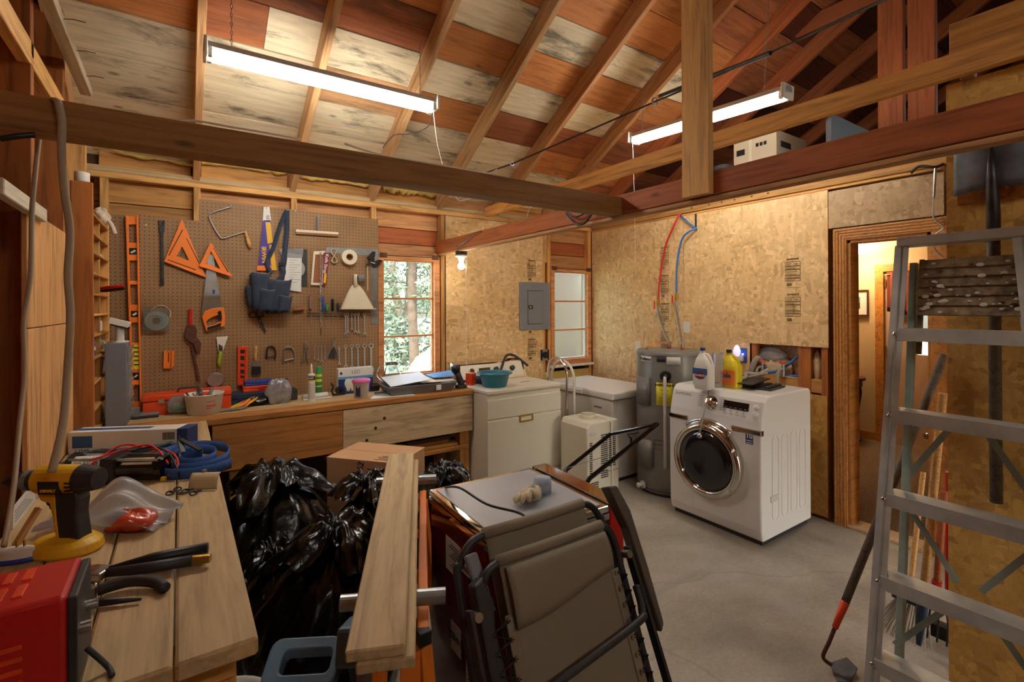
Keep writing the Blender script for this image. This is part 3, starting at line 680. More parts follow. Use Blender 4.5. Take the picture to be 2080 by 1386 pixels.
cu = B(); cu.grid(26, 8, lambda u, v: V((HX1-.05+.018*math.sin(u*44), at(1803, 590, X=HX1-.03).y+(d0-.1-at(1803, 590, X=HX1-.03).y)*u, at(1810, 553, X=HX1-.03).z+(at(1810, 628, X=HX1-.03).z-at(1810, 553, X=HX1-.03).z)*v*(1+.16*math.sin(u*2.4+.4)))))
cv = thing('valance_curtain', (HX1-.05, d1-.3, 1.7), 'short rust brown gathered curtain on the hall door', 'curtain'); cu.build('cloth', 'curtain', cv, w=True, smooth=True, solid=.004)
B().cyl((HX1-.05, d0-.1, at(1810, 558, X=HX1-.03).z), (HX1-.05, d1-.02, at(1810, 558, X=HX1-.03).z), .006).build('rod', 'brass', cv, w=True)
a, b_ = at(1715, 590, X=HX1-.02), at(1752, 642, X=HX1-.02)
pf = thing('picture_frame', (HX1-.01, (a.y+b_.y)/2, (a.z+b_.z)/2), 'framed small landscape print with white mat on the hall wall', 'picture')
w_, h_ = abs(a.y-b_.y)/2+.06, abs(a.z-b_.z)/2
RYZ = Mx(((0, 1, 0), (1, 0, 0), (0, 0, 1)))
B().ring([(-w_, -h_), (w_, -h_), (w_, h_), (-w_, h_)], [(-w_+.015, -h_+.015), (w_-.015, -h_+.015), (w_-.015, h_-.015), (-w_+.015, h_-.015)], -.02, (0, 0, 0), RYZ).build('frame', 'w_mahogany', pf)
B().prism([(-w_+.012, -h_+.012), (w_-.012, -h_+.012), (w_-.012, h_-.012), (-w_+.012, h_-.012)], -.008, RYZ).build('mat_board', 'label_white', pf)
B().prism([(-w_*.45, -h_*.45), (w_*.45, -h_*.45), (w_*.45, 0), (-w_*.45, 0)], -.009, RYZ).build('print', 'olive', pf); B().prism([(-w_*.45, 0), (w_*.45, 0), (w_*.45, h_*.45), (-w_*.45, h_*.45)], -.009, RYZ).build('print_sky', 'gray_plastic', pf)
# wall lamp
q = at(1738, 500, X=6.0)
q = at(1740, 502, Y=HYL-.55)
hl = thing('ceiling_lamp', (q.x, q.y, 2.36), 'lit ceiling lamp with flared frosted glass shade in the hall', 'light')
B().cyl((0, 0, 0), (0, 0, q.z+.1-2.36), .012).build('stem', 'brass', hl); B().cyl((0, 0, 0), (0, 0, -.02), .06).build('canopy', 'brass', hl)
B().lathe([(.02, q.z+.11-2.36), (.045, q.z+.07-2.36), (.07, q.z-2.36), (.12, q.z-.07-2.36)], n=20, cap=False).build('shade', 'hall_light', hl, smooth=True)
# side table with bottle, bin, bench
q = at(1748, 860, X=HX1-.3)
tb = thing('side_table', (HX1-.3, q.y+.18, .01), 'small dark curved-leg side table against the hall wall', 'table')
ztb = at(1745, 768, X=HX1-.3).z-.01
B().lathe([(.2, ztb-.03), (.22, ztb-.025), (.22, ztb)], n=28).build('table_top', 'w_mahogany', tb); B().lathe([(.19, ztb-.1), (.19, ztb-.03)], n=28).build('apron', 'w_mahogany', tb)
B().lathe([(.15, .2), (.15, .22)], n=24).build('shelf', 'w_mahogany', tb)
for k in range(4):
    a = PI/4+k*PI/2; c, s_ = math.cos(a), math.sin(a)
    B().tube([(.17*c, .17*s_, ztb-.08), (.185*c, .185*s_, ztb*.75), (.15*c, .15*s_, ztb*.4), (.14*c, .14*s_, .15), (.18*c, .18*s_, 0)], [.02, .018, .014, .012, .016], 8).build('leg', 'w_mahogany', tb, smooth=True)
bt = thing('lotion_bottle', (HX1-.38, q.y+.1, .01+ztb), 'white bottle with black cap on the hall side table', 'bottle')
B().lathe([(.025, 0), (.03, .01), (.03, .09), (.015, .11), (.012, .12)], n=16).build('body', 'white_gloss', bt, smooth=True); B().cyl((0, 0, .12), (0, 0, .155), .014).build('cap', 'black', bt)
q = at(1745, 1020, X=4.55); ztop = at(1745, 888, X=4.55).z
bn = thing('wooden_bin', (4.55, q.y+.22, .01), 'light oak rounded wooden bin with flat lid just inside the hall', 'bin')
B().lathe([(.19, 0), (.2, .01), (.2, ztop-.05)], n=30).build('body', 'w_bin', bn); B().lathe([(.21, ztop-.05), (.215, ztop-.04), (.215, ztop-.015), (.2, ztop-.01)], n=30).build('lid', 'w_bin', bn, bev=.004)
for k in range(30):
    a = 2*PI*k/30; B().bar((.201*math.cos(a), .201*math.sin(a), .01), (.201*math.cos(a), .201*math.sin(a), ztop-.05), .004, .004).build('stave', 'w_bin', bn)
# ---------------------------------------------------------------- workbenches
ZB = .88; YBF = 3.48
wbn = thing('workbench', (.8, YBF+.3, 0), 'long wooden workbench with deep front apron under the pegboard', 'workbench')
ys_ = [YBF+.0, YBF+.15, YBF+.295, YBF+.44, YB-.008]
for i in range(4): lumber('top_board', (X0+.01, (ys_[i]+ys_[i+1])/2, ZB-.019), (1.985, (ys_[i]+ys_[i+1])/2, ZB-.019), ys_[i+1]-ys_[i]-.002, .038, 'w_bench' if i else 'w_apron', wbn, bev=.004)
xj = at(697, 880, Y=YBF).x
lumber('apron_board', (.16, YBF+.025, .693), (xj, YBF+.025, .693), .04, .29, 'w_apron', wbn); lumber('apron_board', (xj+.002, YBF+.025, .693), (1.975, YBF+.025, .693), .04, .29, 'w_worn', wbn)
for px, py in ((745, 895), (763, 870), (781, 850)):
    q = at(px, py, Y=YBF+.004); B().cyl((q.x, YBF+.003, q.z), (q.x, YBF+.012, q.z), .011, .011, 12).build('bolt_hole', 'ink', wbn, w=True)
for x in (.3, 1.30, 1.93): lumber('leg', (x, YBF+.1, 0), (x, YBF+.1, .842), .085, .085, 'w_yellow', wbn)
lumber('leg', (1.93, YB-.06, 0), (1.93, YB-.06, .842), .085, .085, 'w_yellow', wbn)
lumber('shelf_board', (.9, 3.62, .42), (1.95, 3.62, .42), .25, .03, 'w_apron', wbn); lumber('shelf_board', (.9, 3.88, .42), (1.95, 3.88, .42), .25, .03, 'w_apron', wbn)
for k, (xa, xb, y, z, m) in enumerate(((1.38, 1.86, 3.58, .448, 'w_yellow'), (1.36, 1.80, 3.6, .475, 'w_apron'), (1.40, 1.84, 3.68, .448, 'w_dark'), (1.38, 1.75, 3.69, .475, 'w_red'), (1.44, 1.82, 3.6, .502, 'w_dark'), (1.42, 1.7, 3.66, .529, 'w_side'))):
    tag(lumber('scrap_board', (xa, y, z), (xb, y+.02*(k % 3-1), z), .08, .025, m), ('pale yellow scrap board, bottom front of the pile under the workbench', 'brown scrap board lying on the pale yellow one under the workbench', 'dark scrap board at the back bottom of the pile under the workbench', 'reddish scrap board in the pile under the workbench', 'dark scrap board on the front stack under the workbench', 'short amber scrap board topping the pile under the workbench')[k], 'board', 'scrap boards under the workbench')
XBE = .134; YBN = 1.13
sb = thing('side_bench', (-.15, 2.3, 0), 'bare plank side workbench running along the left stud wall', 'workbench')
xs_ = [XBE, -.012, -.158, -.304, -.445]
for i in range(4): lumber('top_board', ((xs_[i]+xs_[i+1])/2, YBN+(0, .0, .0, .0)[i], ZB-.019), ((xs_[i]+xs_[i+1])/2, YBF-.002, ZB-.019), xs_[i]-xs_[i+1]-.004, .038, 'w_bench', sb, bev=.006)
for y in (1.25, 2.4): lumber('cross_beam', (-.44, y, ZB-.085), (.1, y, ZB-.085), .04, .09, 'w_yellow', sb)
for x, y in ((.06, 1.3), (-.4, 1.3), (.06, 2.45), (-.4, 2.45)): lumber('leg', (x, y, 0), (x, y, ZB-.13), .085, .085, 'w_yellow', sb)
lumber('side_rail', (XBE-.03, 2.5, ZB-.1), (XBE-.03, YBF-.002, ZB-.1), .04, .12, 'w_apron', sb)
bk = thing('bucket', (.08, 1.64, 0), 'white plastic bucket with lid under the end of the side bench', 'bucket')
B().lathe([(.13, 0), (.135, .01), (.15, .36), (.155, .365)], n=32).build('body', 'white_mat', bk, smooth=True); B().lathe([(.158, .365), (.16, .37), (.16, .385), (.145, .388), (.14, .38)], n=32).build('lid', 'white_mat', bk, smooth=True)
B().tube(spline([(-.15, 0, .33), (-.16, -.08, .24), (-.1, -.17, .2), (.1, -.17, .2), (.16, -.08, .24), (.15, 0, .33)]), .003, 6).build('bail', 'steel', bk, smooth=True)
# ---------------------------------------------------------------- dryer
dx0, dx1, dy0 = 1.99, 2.745, 3.28; dzt = .89
dr = thing('clothes_dryer', ((dx0+dx1)/2, dy0+.33, 0), 'cream white clothes dryer with slanted control console beside the workbench', 'dryer')
B().bx(dx0+.003, dx1-.003, dy0+.01, dy0+.64, .02, dzt-.035).build('cabinet', 'white_old', dr, w=True, bev=.006)
B().bx(dx0, dx1, dy0, dy0+.67, dzt-.034, dzt).build('top_lid', 'white_old', dr, w=True, bev=.008)
zf = at(1060, 845, Y=dy0).z; zk = at(1060, 955, Y=dy0).z+.02
B().bx(dx0+.004, dx1-.004, dy0, dy0+.02, zf+.004, dzt-.075).build('upper_panel', 'white_old', dr, w=True, bev=.005)
dd = B().bx(dx0+.004, dx1-.004, dy0-.004, dy0+.02, .18, zf-.004).build('door', 'white_old', dr, w=True, bev=.006)
q = at(1068, 849, Y=dy0)
B().ring([(q.x-.07, q.z-.028), (q.x+.07, q.z-.028), (q.x+.07, q.z+.028), (q.x-.07, q.z+.028)], [(q.x-.055, q.z-.016), (q.x+.055, q.z-.016), (q.x+.055, q.z+.016), (q.x-.055, q.z+.016)], .01, (0, dy0-.012, 0)).build('handle', 'brass', dd, w=True, bev=.003)
B().bx(q.x-.055, q.x+.055, dy0-.0065, dy0-.003, q.z-.016, q.z+.016).build('handle_recess', 'cream', dd, w=True)
B().bx(dx0+.004, dx1-.004, dy0, dy0+.02, .03, .172).build('kick_panel', 'white_old', dr, w=True, bev=.004)
B().bx(dx0+.48, dx0+.58, dy0+.22, dy0+.235, dzt, dzt+.002).build('scratch', 'brown_print', dr, w=True)
cn = B(); M_ = Mx(((0, 1, 0), (1, 0, 0), (0, 0, 1)))
cn.prism([(dy0+.50, dzt), (dy0+.66, dzt), (dy0+.66, dzt+.17), (dy0+.62, dzt+.17), (dy0+.575, dzt+.15)], dx1-dx0, M_, (dx0, 0, 0))
co = cn.build('console', 'chrome', dr, w=True, bev=.004)
pn = B(); pn.add([(dx0+.03, dy0+.507, dzt+.022), (dx1-.03, dy0+.507, dzt+.022), (dx1-.03, dy0+.569, dzt+.138), (dx0+.03, dy0+.569, dzt+.138)], [(0, 1, 2, 3)]); pn.build('panel', 'white_old', co, w=True, solid=.006)
nv = V((0, -.88, .47))
for x in (dx0+.16, dx0+.42, dx0+.6):
    c = V((x, dy0+.54, dzt+.082)); B().cyl(c, c+nv*.03, .026, .022, 18).build('knob', 'charcoal' if x > dx0+.3 else 'chrome', co, w=True)
B().bx(dx0+.24, dx0+.36, dy0+.535, dy0+.537, dzt+.08, dzt+.11).build('legend', 'ink_brown', co, w=True)
hose = spline([(dx0+.36, dy0+.45, dzt+.014), (dx0+.45, dy0+.5, dzt+.08), (dx0+.58, dy0+.6, dzt+.195), (dx0+.7, dy0+.63, dzt+.185), (dx0+.76, dy0+.5, dzt+.1)])
tag(B().tube(hose, .012, 8).build('vacuum_hose', 'charcoal', org=(dx0+.36, dy0+.45, dzt)), 'black hose looped over the dryer console', 'hose'); bpy.data.objects['vacuum_hose'].data.polygons.foreach_set('use_smooth', [True]*len(bpy.data.objects['vacuum_hose'].data.polygons))
# tub on the dryer
q = at(1010, 786, Z=dzt)
tu = thing('wash_tub', (q.x, q.y+.04, dzt), 'teal plastic wash tub on the dryer', 'tub')
B().lathe([(.09, 0), (.1, .004), (.125, .1), (.132, .105)], n=36).build('bowl', 'teal', tu, smooth=True)
tt = B(); tt.lathe([(.085, .003), (.096, .008), (.122, .102), (.15, .108), (.152, .114), (.148, .118), (.125, .113), (.1, .02), (.0, .012)], n=36, cap=False); tt.build('rim', 'teal', tu, smooth=True)
q = at(960, 783, Z=dzt); ob = thing('small_carton', (q.x+.0, q.y+.03, dzt), 'small orange carton at the dryer corner beside the teal tub', 'carton', rz=.5)
B().bx(-.035, .035, -.03, .03, 0, .1).build('body', 'orange_red', ob); B().bx(-.012, .012, -.025, .025, .1, .102).build('opening', 'cream', ob)
rl = thing('cloth_roll', (q.x+.09, q.y+.03, dzt), 'dark blue rolled cloth leaning between carton and tub', 'cloth', rz=.4)
B().cyl((0, -.05, .035), (0, .07, .035), .034, .034, 18).build('roll', 'navy', rl, smooth=True); B().cyl((0, -.052, .035), (0, -.05, .035), .026, .026, 18).build('core', 'label_white', rl)
# ---------------------------------------------------------------- chest freezer
fx0, fy0, fzt = 3.13, 3.04, .80
fr = thing('chest_freezer', (fx0+.25, fy0+.45, 0), 'white chest freezer in the corner under the frosted window', 'freezer')
B().bx(fx0, fx0+.56, fy0, fy0+.92, .03, fzt-.075).build('cabinet', 'white_mat', fr, w=True, bev=.015)
B().bx(fx0+.02, fx0+.54, fy0+.02, fy0+.9, 0, .04).build('plinth', 'charcoal', fr, w=True)
B().bx(fx0-.03, fx0+.58, fy0-.03, fy0+.94, fzt-.068, fzt).build('lid', 'white_gloss', fr, w=True, bev=.018, seg=3)
B().bx(fx0-.044, fx0-.028, fy0+.36, fy0+.6, fzt-.06, fzt-.02).build('lid_handle', 'white_gloss', fr, w=True, bev=.005)
B().bx(fx0-.002, fx0, fy0+.14, fy0+.24, fzt-.165, fzt-.15).build('emblem', 'gray_plastic', fr, w=True)
# ---------------------------------------------------------------- portable dehumidifier
ax1, ay0 = 3.03, 2.89; ah = .62
ac = thing('portable_air_conditioner', (ax1-.18, ay0+.15, 0), 'cream white portable air conditioner with louvred grilles in front of freezer', 'air conditioner')
ac_b = B(); ac_b.prism([(-.18, .02), (.18, .02), (.18, ah-.02), (.16, ah), (-.15, ah), (-.18, ah-.04)], .33, None, (0, -.165, 0)); ac_b.build('cabinet', 'white_old', ac, bev=.012)
for z0, n_, x0, x1 in ((.24, 17, -.03, .045), (.24, 17, .06, .135), (.16, 4, -.03, .05), (.1, 3, -.15, -.06)):
    for i in range(n_): B().bx(x0, x1, -.168, -.164, z0+.0165*i, z0+.0165*i+.008).build('louvre', 'charcoal', ac)
for i in range(16): B().bx(-.155, -.125, -.168, -.164, .2+.017*i, .2+.017*i+.009).build('louvre', 'charcoal', ac)
B().bx(-.15, -.09, -.172, -.164, .52, .545).build('grip', 'white_dull', ac, bev=.004)
B().bx(-.182, .182, -.168, -.166, .2, .204).build('seam', 'gray_plastic', ac)
for x in (-.12, .12):
    for y in (-.1, .1): B().cyl((x, y, 0), (x, y, .03), .02).build('caster', 'black', ac)
cb = B(); cb.tube([(.07*math.cos(a)*(1+.03*math.sin(a*3))-.02, .06*math.sin(a), ah+.006+.0012*a) for a in [i*.3 for i in range(70)]]+[(.06, -.12, ah+.01), (.08, -.178, ah-.02), (.08, -.182, .35), (.085, -.184, .1), (.06, -.19, .01)], .0045, 6); cb.build('power_cord', 'cream', ac, smooth=True)
# ---------------------------------------------------------------- folding step stool between dryer and freezer
ss = thing('step_stool', (2.82, 3.45, 0), 'folded step stool with two arched tube handles beside the dryer', 'step stool')
for xo, m, pa_, pb2_, pz in ((2.80, 'chrome', 1113, 1151, 727), (2.88, 'white_old', 1121, 1166, 733)):
    ya, yb2 = at(pb2_, 760, X=xo).y, at(pa_, 760, X=xo).y; zt = at((pa_+pb2_)/2, pz, X=xo).z
    r_ = (yb2-ya)/2; yc_ = (ya+yb2)/2
    pts = [(xo, ya, .03)]+[(xo, yc_-r_*math.cos(i*PI/12), zt-r_+r_*math.sin(i*PI/12)) for i in range(13)]+[(xo, yb2, .03)]
    B().tube(pts, .012, 10).build('tube_frame', m, ss, w=True, smooth=True)
    for y in (ya, yb2): B().cyl((xo, y, 0), (xo, y, .04), .016).build('rubber_foot', 'rubber', ss, w=True)
for z in (.24, .5): B().bx(2.82, 2.86, ya+.01, yb2-.01, z, z+.03).build('tread', 'charcoal', ss, w=True, bev=.004)
# ---------------------------------------------------------------- water heater
hc = V((3.47, 2.71, 0)); hr = .272; hz = 1.18
wh = thing('water_heater', hc, 'tall grey electric water heater against the right wall', 'water heater')
B().lathe([(.26, .02), (hr, .03), (hr, hz-.03)], n=48).build('tank', 'heater_gray', wh, smooth=True, bev=.004)
B().lathe([(hr+.004, hz-.032), (hr+.004, hz-.012), (hr-.01, hz), (.0, hz+.004)], n=48, cap=False).build('top_cap', 'heater_gray', wh, smooth=True)
B().lathe([(hr-.02, 0), (hr-.02, .03)], n=40).build('base', 'charcoal', wh); B().lathe([(hr+.002, .045), (hr+.002, .05)], n=48).build('seam', 'charcoal', wh)
def on_tank(px, py, r=hr):
    d = FW + (px-CX)/F*RT + (HY-py)/F*UP; o = V((0, 0, H))-hc
    a = d.x**2+d.y**2; b = 2*(o.x*d.x+o.y*d.y); c = o.x**2+o.y**2-r*r
    t = (-b-math.sqrt(max(0, b*b-4*a*c)))/(2*a); p = o+d*t
    return math.atan2(p.y, p.x) % (2*PI), p.z
def patch(name, pa, pb, m, r=.0015, dep=.001):
    a0, z1 = on_tank(*pa); a1, z0 = on_tank(*pb)
    b = B(); n = 8
    b.grid(n, 2, lambda u, v: V(((hr+r)*math.cos(a0+(a1-a0)*u), (hr+r)*math.sin(a0+(a1-a0)*u), z0+(z1-z0)*v))); return b.build(name, m, wh, solid=dep, smooth=True)
patch('label', (1302, 722), (1323, 736), 'label_white'); patch('label', (1334, 725), (1352, 736), 'charcoal'); patch('label', (1354, 725), (1382, 741), 'label_white')
patch('energy_label', (1333, 777), (1366, 826), 'label_yellow'); patch('access_cover', (1300, 764), (1321, 824), 'heater_gray', .018, .034); patch('access_cover', (1303, 888), (1327, 950), 'heater_gray', .018, .034)
def tank_text(s, px, py, size, m, bold=0.):
    a, z = on_tank(px, py); n = V((math.cos(a), math.sin(a), 0)); text('label_text', s, size, m, wh, hc+n*(hr+.003)+V((0, 0, z)), V((-n.y, n.x, 0)), (0, 0, 1), bold=bold)
tank_text('Reliance', 1312, 729, .034, 'ink', .0008); tank_text('ENERGYGUIDE', 1349, 783, .022, 'ink', .0008)
for k, (xa_, xb_) in enumerate(((1341, 1357), (1344, 1355), (1338, 1361), (1338, 1358))): patch('label_line', (xa_, 792+8*k), (xb_, 794+8*k), 'ink', .0028)
for k in range(3): patch('warning_line', (1329, 894+k*9), (1349-3*k, 896+k*9), 'ink', .0012)
a, z = on_tank(1352, 764); n_ = V((math.cos(a), math.sin(a), 0)); vp = n_*hr+V((0, 0, z))
B().lathe([(.045, 0), (.045, .012), (.03, .014)], vp, 20, n_.to_track_quat('Z', 'Y').to_matrix()).build('relief_valve_collar', 'black', wh, smooth=True)
B().cyl(vp, vp+n_*.06, .016, .016, 12).build('relief_valve', 'steel', wh)
B().tube([vp+n_*.05, vp+n_*.055+V((0, 0, -.02)), vp+n_*.055+V((0, 0, -.73))], .013, 12).build('overflow_pipe', 'white_mat', wh, smooth=True)
a, z = on_tank(1308, 984); n_ = V((math.cos(a), math.sin(a), 0)); vp = n_*hr+V((0, 0, z))
B().lathe([(.02, 0), (.032, .006), (.032, .02), (.012, .022), (.012, .05), (.022, .052), (.022, .062)], vp, 14, n_.to_track_quat('Z', 'Y').to_matrix()).build('drain_valve', 'white_mat', wh, smooth=True)
# pipes above the heater
def pipe(name, pts, r, m, label, cat='pipe', parts=None, k=8):
    pts = spline(pts, k); o = B().tube(pts, r, 10).build(name, m, org=pts[0], smooth=True); tag(o, label, cat); return o
hx = X1-.05
a0 = at(1338, 703, Y=2.75); c0 = at(1376, 705, Y=2.62)
pr = [at(1337, 612, X=hx), at(1341, 560, X=hx), at(1352, 500, X=hx), at(1377, 441, X=hx), at(1383, 437, X=X1-.012)]
pb_ = [at(1374, 600, X=hx), at(1375, 540, X=hx), at(1384, 490, X=hx), at(1398, 472, X=hx), at(1416, 464, X=X1-.012)]
th = thing('hot_water_pipe', (pr[0].x, pr[0].y, hz), 'red plastic water pipe with valve and braided hose rising from heater', 'pipe'); tc_ = thing('cold_water_pipe', (pb_[0].x, pb_[0].y, hz), 'blue plastic water pipe with valve and braided hose rising from heater', 'pipe')
for t_, pts, m, base, vx in ((th, pr, 'red_cord', at(1343, 702, X=3.5), 1330), (tc_, pb_, 'blue_pipe', at(1376, 705, X=3.6), 1370)):
    B().tube(spline(pts), .009, 10).build('plastic_pipe', m, t_, w=True, smooth=True)
    p = pts[0]; base = V((3.55, base.y if t_ is th else base.y, hz+.0))
    base = V((3.52, (2.75 if t_ is th else 2.61), hz))
    B().tube(spline([p, p+V((-.0, 0, -.1)), base.lerp(p, .3)+V((0, 0, -.02)), base+V((0, 0, .06)), base]), .011, 10).build('braided_hose', 'steel', t_, w=True, smooth=True)
    B().cyl(p+V((0, 0, .02)), p+V((0, 0, -.045)), .016, .016, 10).build('valve', 'brass', t_, w=True); B().bar(p+V((-.02, .03, 0)), p+V((-.02, .03, -.075)), .014, .006).build('valve_lever', 'valve_red', t_, w=True)
    B().cyl(base, base+V((0, 0, .05)), .017, .017, 10).build('fitting', 'copper', t_, w=True)
B().tube(spline([at(1383, 439, X=X1-.01), at(1398, 452, X=X1-.03), at(1413, 464, X=X1-.01)]), .008, 8).build('branch_pipe', 'blue_pipe', tc_, w=True, smooth=True)
B().bx(3.53, 3.534, 2.55, 2.61, hz+.15, hz+.24).build('tag', 'label_white', tc_, w=True)
B().tube(spline([(3.3, 2.8, hz), (3.3, 2.8, hz+.03), (3.4, 2.75, hz+.065), (3.5, 2.7, hz+.06)]), .004, 8).build('bond_wire', 'copper', th, w=True, smooth=True)
slot = B().bx(X1-.002, X1+.0, at(1414, 450, X=X1).y-.006, at(1414, 450, X=X1).y+.012, at(1414, 466, X=X1).z, at(1414, 432, X=X1).z); slot.build('pipe_slot', 'ink', wall_right)
# ---------------------------------------------------------------- washing machine
wx0, wx1, wy0, wy1, wz = 3.07, 3.73, 1.69, 2.40, .965
wm = thing('washing_machine', ((wx0+wx1)/2, (wy0+wy1)/2, 0), 'white front load washing machine with chrome ringed door', 'washer')
prof = [(wx0+.02, .03), (wx0+.004, .10), (wx0, .3), (wx0, .72), (wx0+.012, .80), (wx0+.045, .925), (wx0+.075, wz-.006), (wx0+.11, wz), (wx1-.02, wz), (wx1, wz-.02), (wx1, .03)]
B().prism(prof, wy1-wy0, None, (0, wy0, 0)).build('cabinet', 'white_gloss', wm, w=True, bev=.016, seg=3)
B().bx(wx0+.04, wx1-.02, wy0+.02, wy1-.02, 0, .04).build('base', 'charcoal', wm, w=True)
yc, zc, rr = (wy0+wy1)/2+.02, .475, .255
MD = Mx(((0, 0, -1), (0, 1, 0), (1, 0, 0)))           # local z -> -X
dk = B(); dk.lathe([(rr, -.005), (rr+.012, .02), (rr, .05), (rr-.03, .062), (rr-.045, .055), (rr-.05, .03)], (wx0, yc, zc), 56, MD, cap=False); dring = dk.build('door', 'chrome', wm, w=True, smooth=True)
B().lathe([(rr-.035, .02), (rr-.05, .045), (rr-.085, .06), (rr-.15, .05), (.0, .045)], (wx0, yc, zc), 48, MD, cap=False).build('door_glass', 'door_glass', dring, w=True, smooth=True)
B().lathe([(rr-.1, .0535), (rr-.105, .0565), (rr-.11, .0535)], (wx0, yc, zc), 48, MD, cap=False).build('glass_ring', 'charcoal', dring, w=True, smooth=True)
hd = [(wx0-.055, yc-(rr-.005)*math.cos(a), zc+(rr-.005)*math.sin(a)) for a in [R(-38)+R(70)*i/12 for i in range(13)]]
B().tube(hd, [.012]+[.022]*11+[.012], 10).build('door_handle', 'chrome', dring, w=True, smooth=True)
zs = at(1500, 870, X=wx0).z
for ya, yb in ((wy0-.003, yc-.17), (yc+.17, wy1+.003)):
    B().bx(wx0-.008, wx0+.03, ya, yb, .715, .752).build('chrome_strip', 'chrome', wm, w=True, bev=.006)
st_ = [(wx0-.012, yc-(rr+.02)*math.cos(a), zc+(rr+.02)*math.sin(a)) for a in [R(52)+R(76)*i/16 for i in range(17)]]
B().tube(st_, .016, 8).build('chrome_arch', 'chrome', wm, w=True, smooth=True)
def wpan(z):      # point on the slanted control panel at height z
    return wx0+.012+(z-.80)/(.925-.80)*.033
pn_n = V((-.967, 0, .255)); pn_up = V((.255, 0, .967))
def panel_box(name, y0, y1, z0, z1, m, t=.003):
    b = B(); b.add([(wpan(z)+pn_n.x*.001, y, z+pn_n.z*.001) for y, z in ((y0, z0), (y1, z0), (y1, z1), (y0, z1))], [(0, 1, 2, 3)]); return b.build(name, m, wm, w=True, solid=t)
panel_box('display', wy0+.1, wy0+.28, .855, .905, 'black_gloss')
for i in range(5): panel_box('display_segment', wy0+.11+.035*i, wy0+.13+.035*i, .862, .866, 'gray_plastic', .005)
for i in range(4):
    y = wy0+.115+.045*i; panel_box('button', y, y+.025, .815, .826, 'white_dull', .006)
    for j in range(4): panel_box('indicator', y+.01, y+.022, .832+.006*j, .834+.006*j, 'gray_plastic', .004)
ck = V((wpan(.872), yc+.0, .872)); MK = pn_n.to_track_quat('Z', 'Y').to_matrix()
B().lathe([(.05, 0), (.05, .008), (.042, .012), (.036, .034), (.03, .038), (.0, .038)], ck, 32, MK, cap=False).build('dial', 'chrome', wm, w=True, smooth=True)
for s in (-1, 1):
    for i in range(6): panel_box('legend', yc+s*.085-.018, yc+s*.085+.018, .835+.014*i, .838+.014*i, 'gray_plastic', .003)
for z, r_ in ((.89, .016), (.845, .02)): B().lathe([(r_, 0), (r_, .006), (r_-.004, .008), (0, .008)], (wpan(z), wy0+.05, z), 20, MK, cap=False).build('button', 'white_mat', wm, w=True, smooth=True)
text('brand', 'SAMSUNG', .03, 'gray_plastic', wm, V((wpan(.9), wy1-.1, .9))+pn_n*.0015, (0, -1, 0), pn_up)
sq = at(1522, 890, X=wx0)
sk = B().bx(wx0-.0015, wx0, sq.y-.025, sq.y+.025, sq.z-.04, sq.z+.035).build('sticker', 'lens_blue', wm, w=True)
text('sticker_text', '10', .045, 'label_white', sk, (wx0-.002, sq.y, sq.z+.012), (0, -1, 0), (0, 0, 1), bold=.001)
for i in range(2): B().bx(wx0-.002, wx0-.0014, sq.y-.02, sq.y+.02, sq.z-.02-.014*i, sq.z-.015-.014*i).build('sticker_line', 'label_white', sk, w=True)
fq = at(1396, 1015, X=wx0); B().bx(wx0-.003, wx0+.002, fq.y-.045, fq.y+.045, fq.z-.04, fq.z+.05).build('filter_cover', 'white_mat', wm, w=True, bev=.004)
B().bx(wx0-.004, wx0, fq.y-.03, fq.y+.02, fq.z-.035, fq.z+.0).build('filter_label', 'label_white', wm, w=True)
for i in range(4):
    x = wx0+.17+.12*i
    B().ring(rrect(.085, .56+.0*i, .04, 4, x, .42), rrect(.075, .55, .036, 4, x, .42), .003, (0, wy0-.003, 0)).build('side_rib', 'white_mat', wm, w=True)
hq = at(1573, 1012, Y=wy0); B().bx(hq.x-.05, hq.x+.05, wy0-.006, wy0, hq.z-.02, hq.z+.02).build('side_grip', 'white_dull', wm, w=True, bev=.005)
# drain hose / cord hanging over washer front, tray, bottles
zt_ = wz
cp = [at(1560, 758, Z=wz+.1), at(1500, 770, Z=wz+.05), V((3.2, 2.12, wz+.03)), V((3.12, yc+.03, wz-.01)), V((wx0-.005, yc+.005, .87)), V((wx0-.055, yc+.0, .80)), at(1421, 880, X=wx0-.075)]
cd = thing('appliance_cord', (3.2, 2.12, wz), 'grey appliance cord with plug draped over the washer front', 'cord')
B().tube(spline(cp), .0055, 8).build('cable', 'cord_gray', cd, w=True, smooth=True)
e = cp[-1]; B().lathe([(.008, .0), (.018, -.01), (.02, -.03), (.012, -.035)], e, 12).build('plug', 'steel', cd, w=True, smooth=True)
tr = thing('plastic_tray', (3.46, 1.90, wz), 'black folded plastic tray with a cable on the washer', 'tray', rz=.12)
B().bx(-.12, .14, -.11, .14, 0, .012).build('lower_plate', 'charcoal', tr, bev=.004)
for i in range(4): B().bx(-.1, .12, -.09+.06*i, -.05+.06*i, .012, .024).build('rib', 'black', tr, bev=.003)
B().add([(-.2, -.02, .04), (.1, -.02, .055), (.1, .22, .055), (-.2, .22, .04)], [(0, 1, 2, 3)]).build('upper_plate', 'black', tr, solid=.008)
B().tube(spline([(-.15, .2, .05), (-.05, .1, .065), (.1, .15, .075), (.2, .1, .07), (.27, .06, .1)]), .013, 10).build('hose', 'cord_gray', tr, smooth=True)
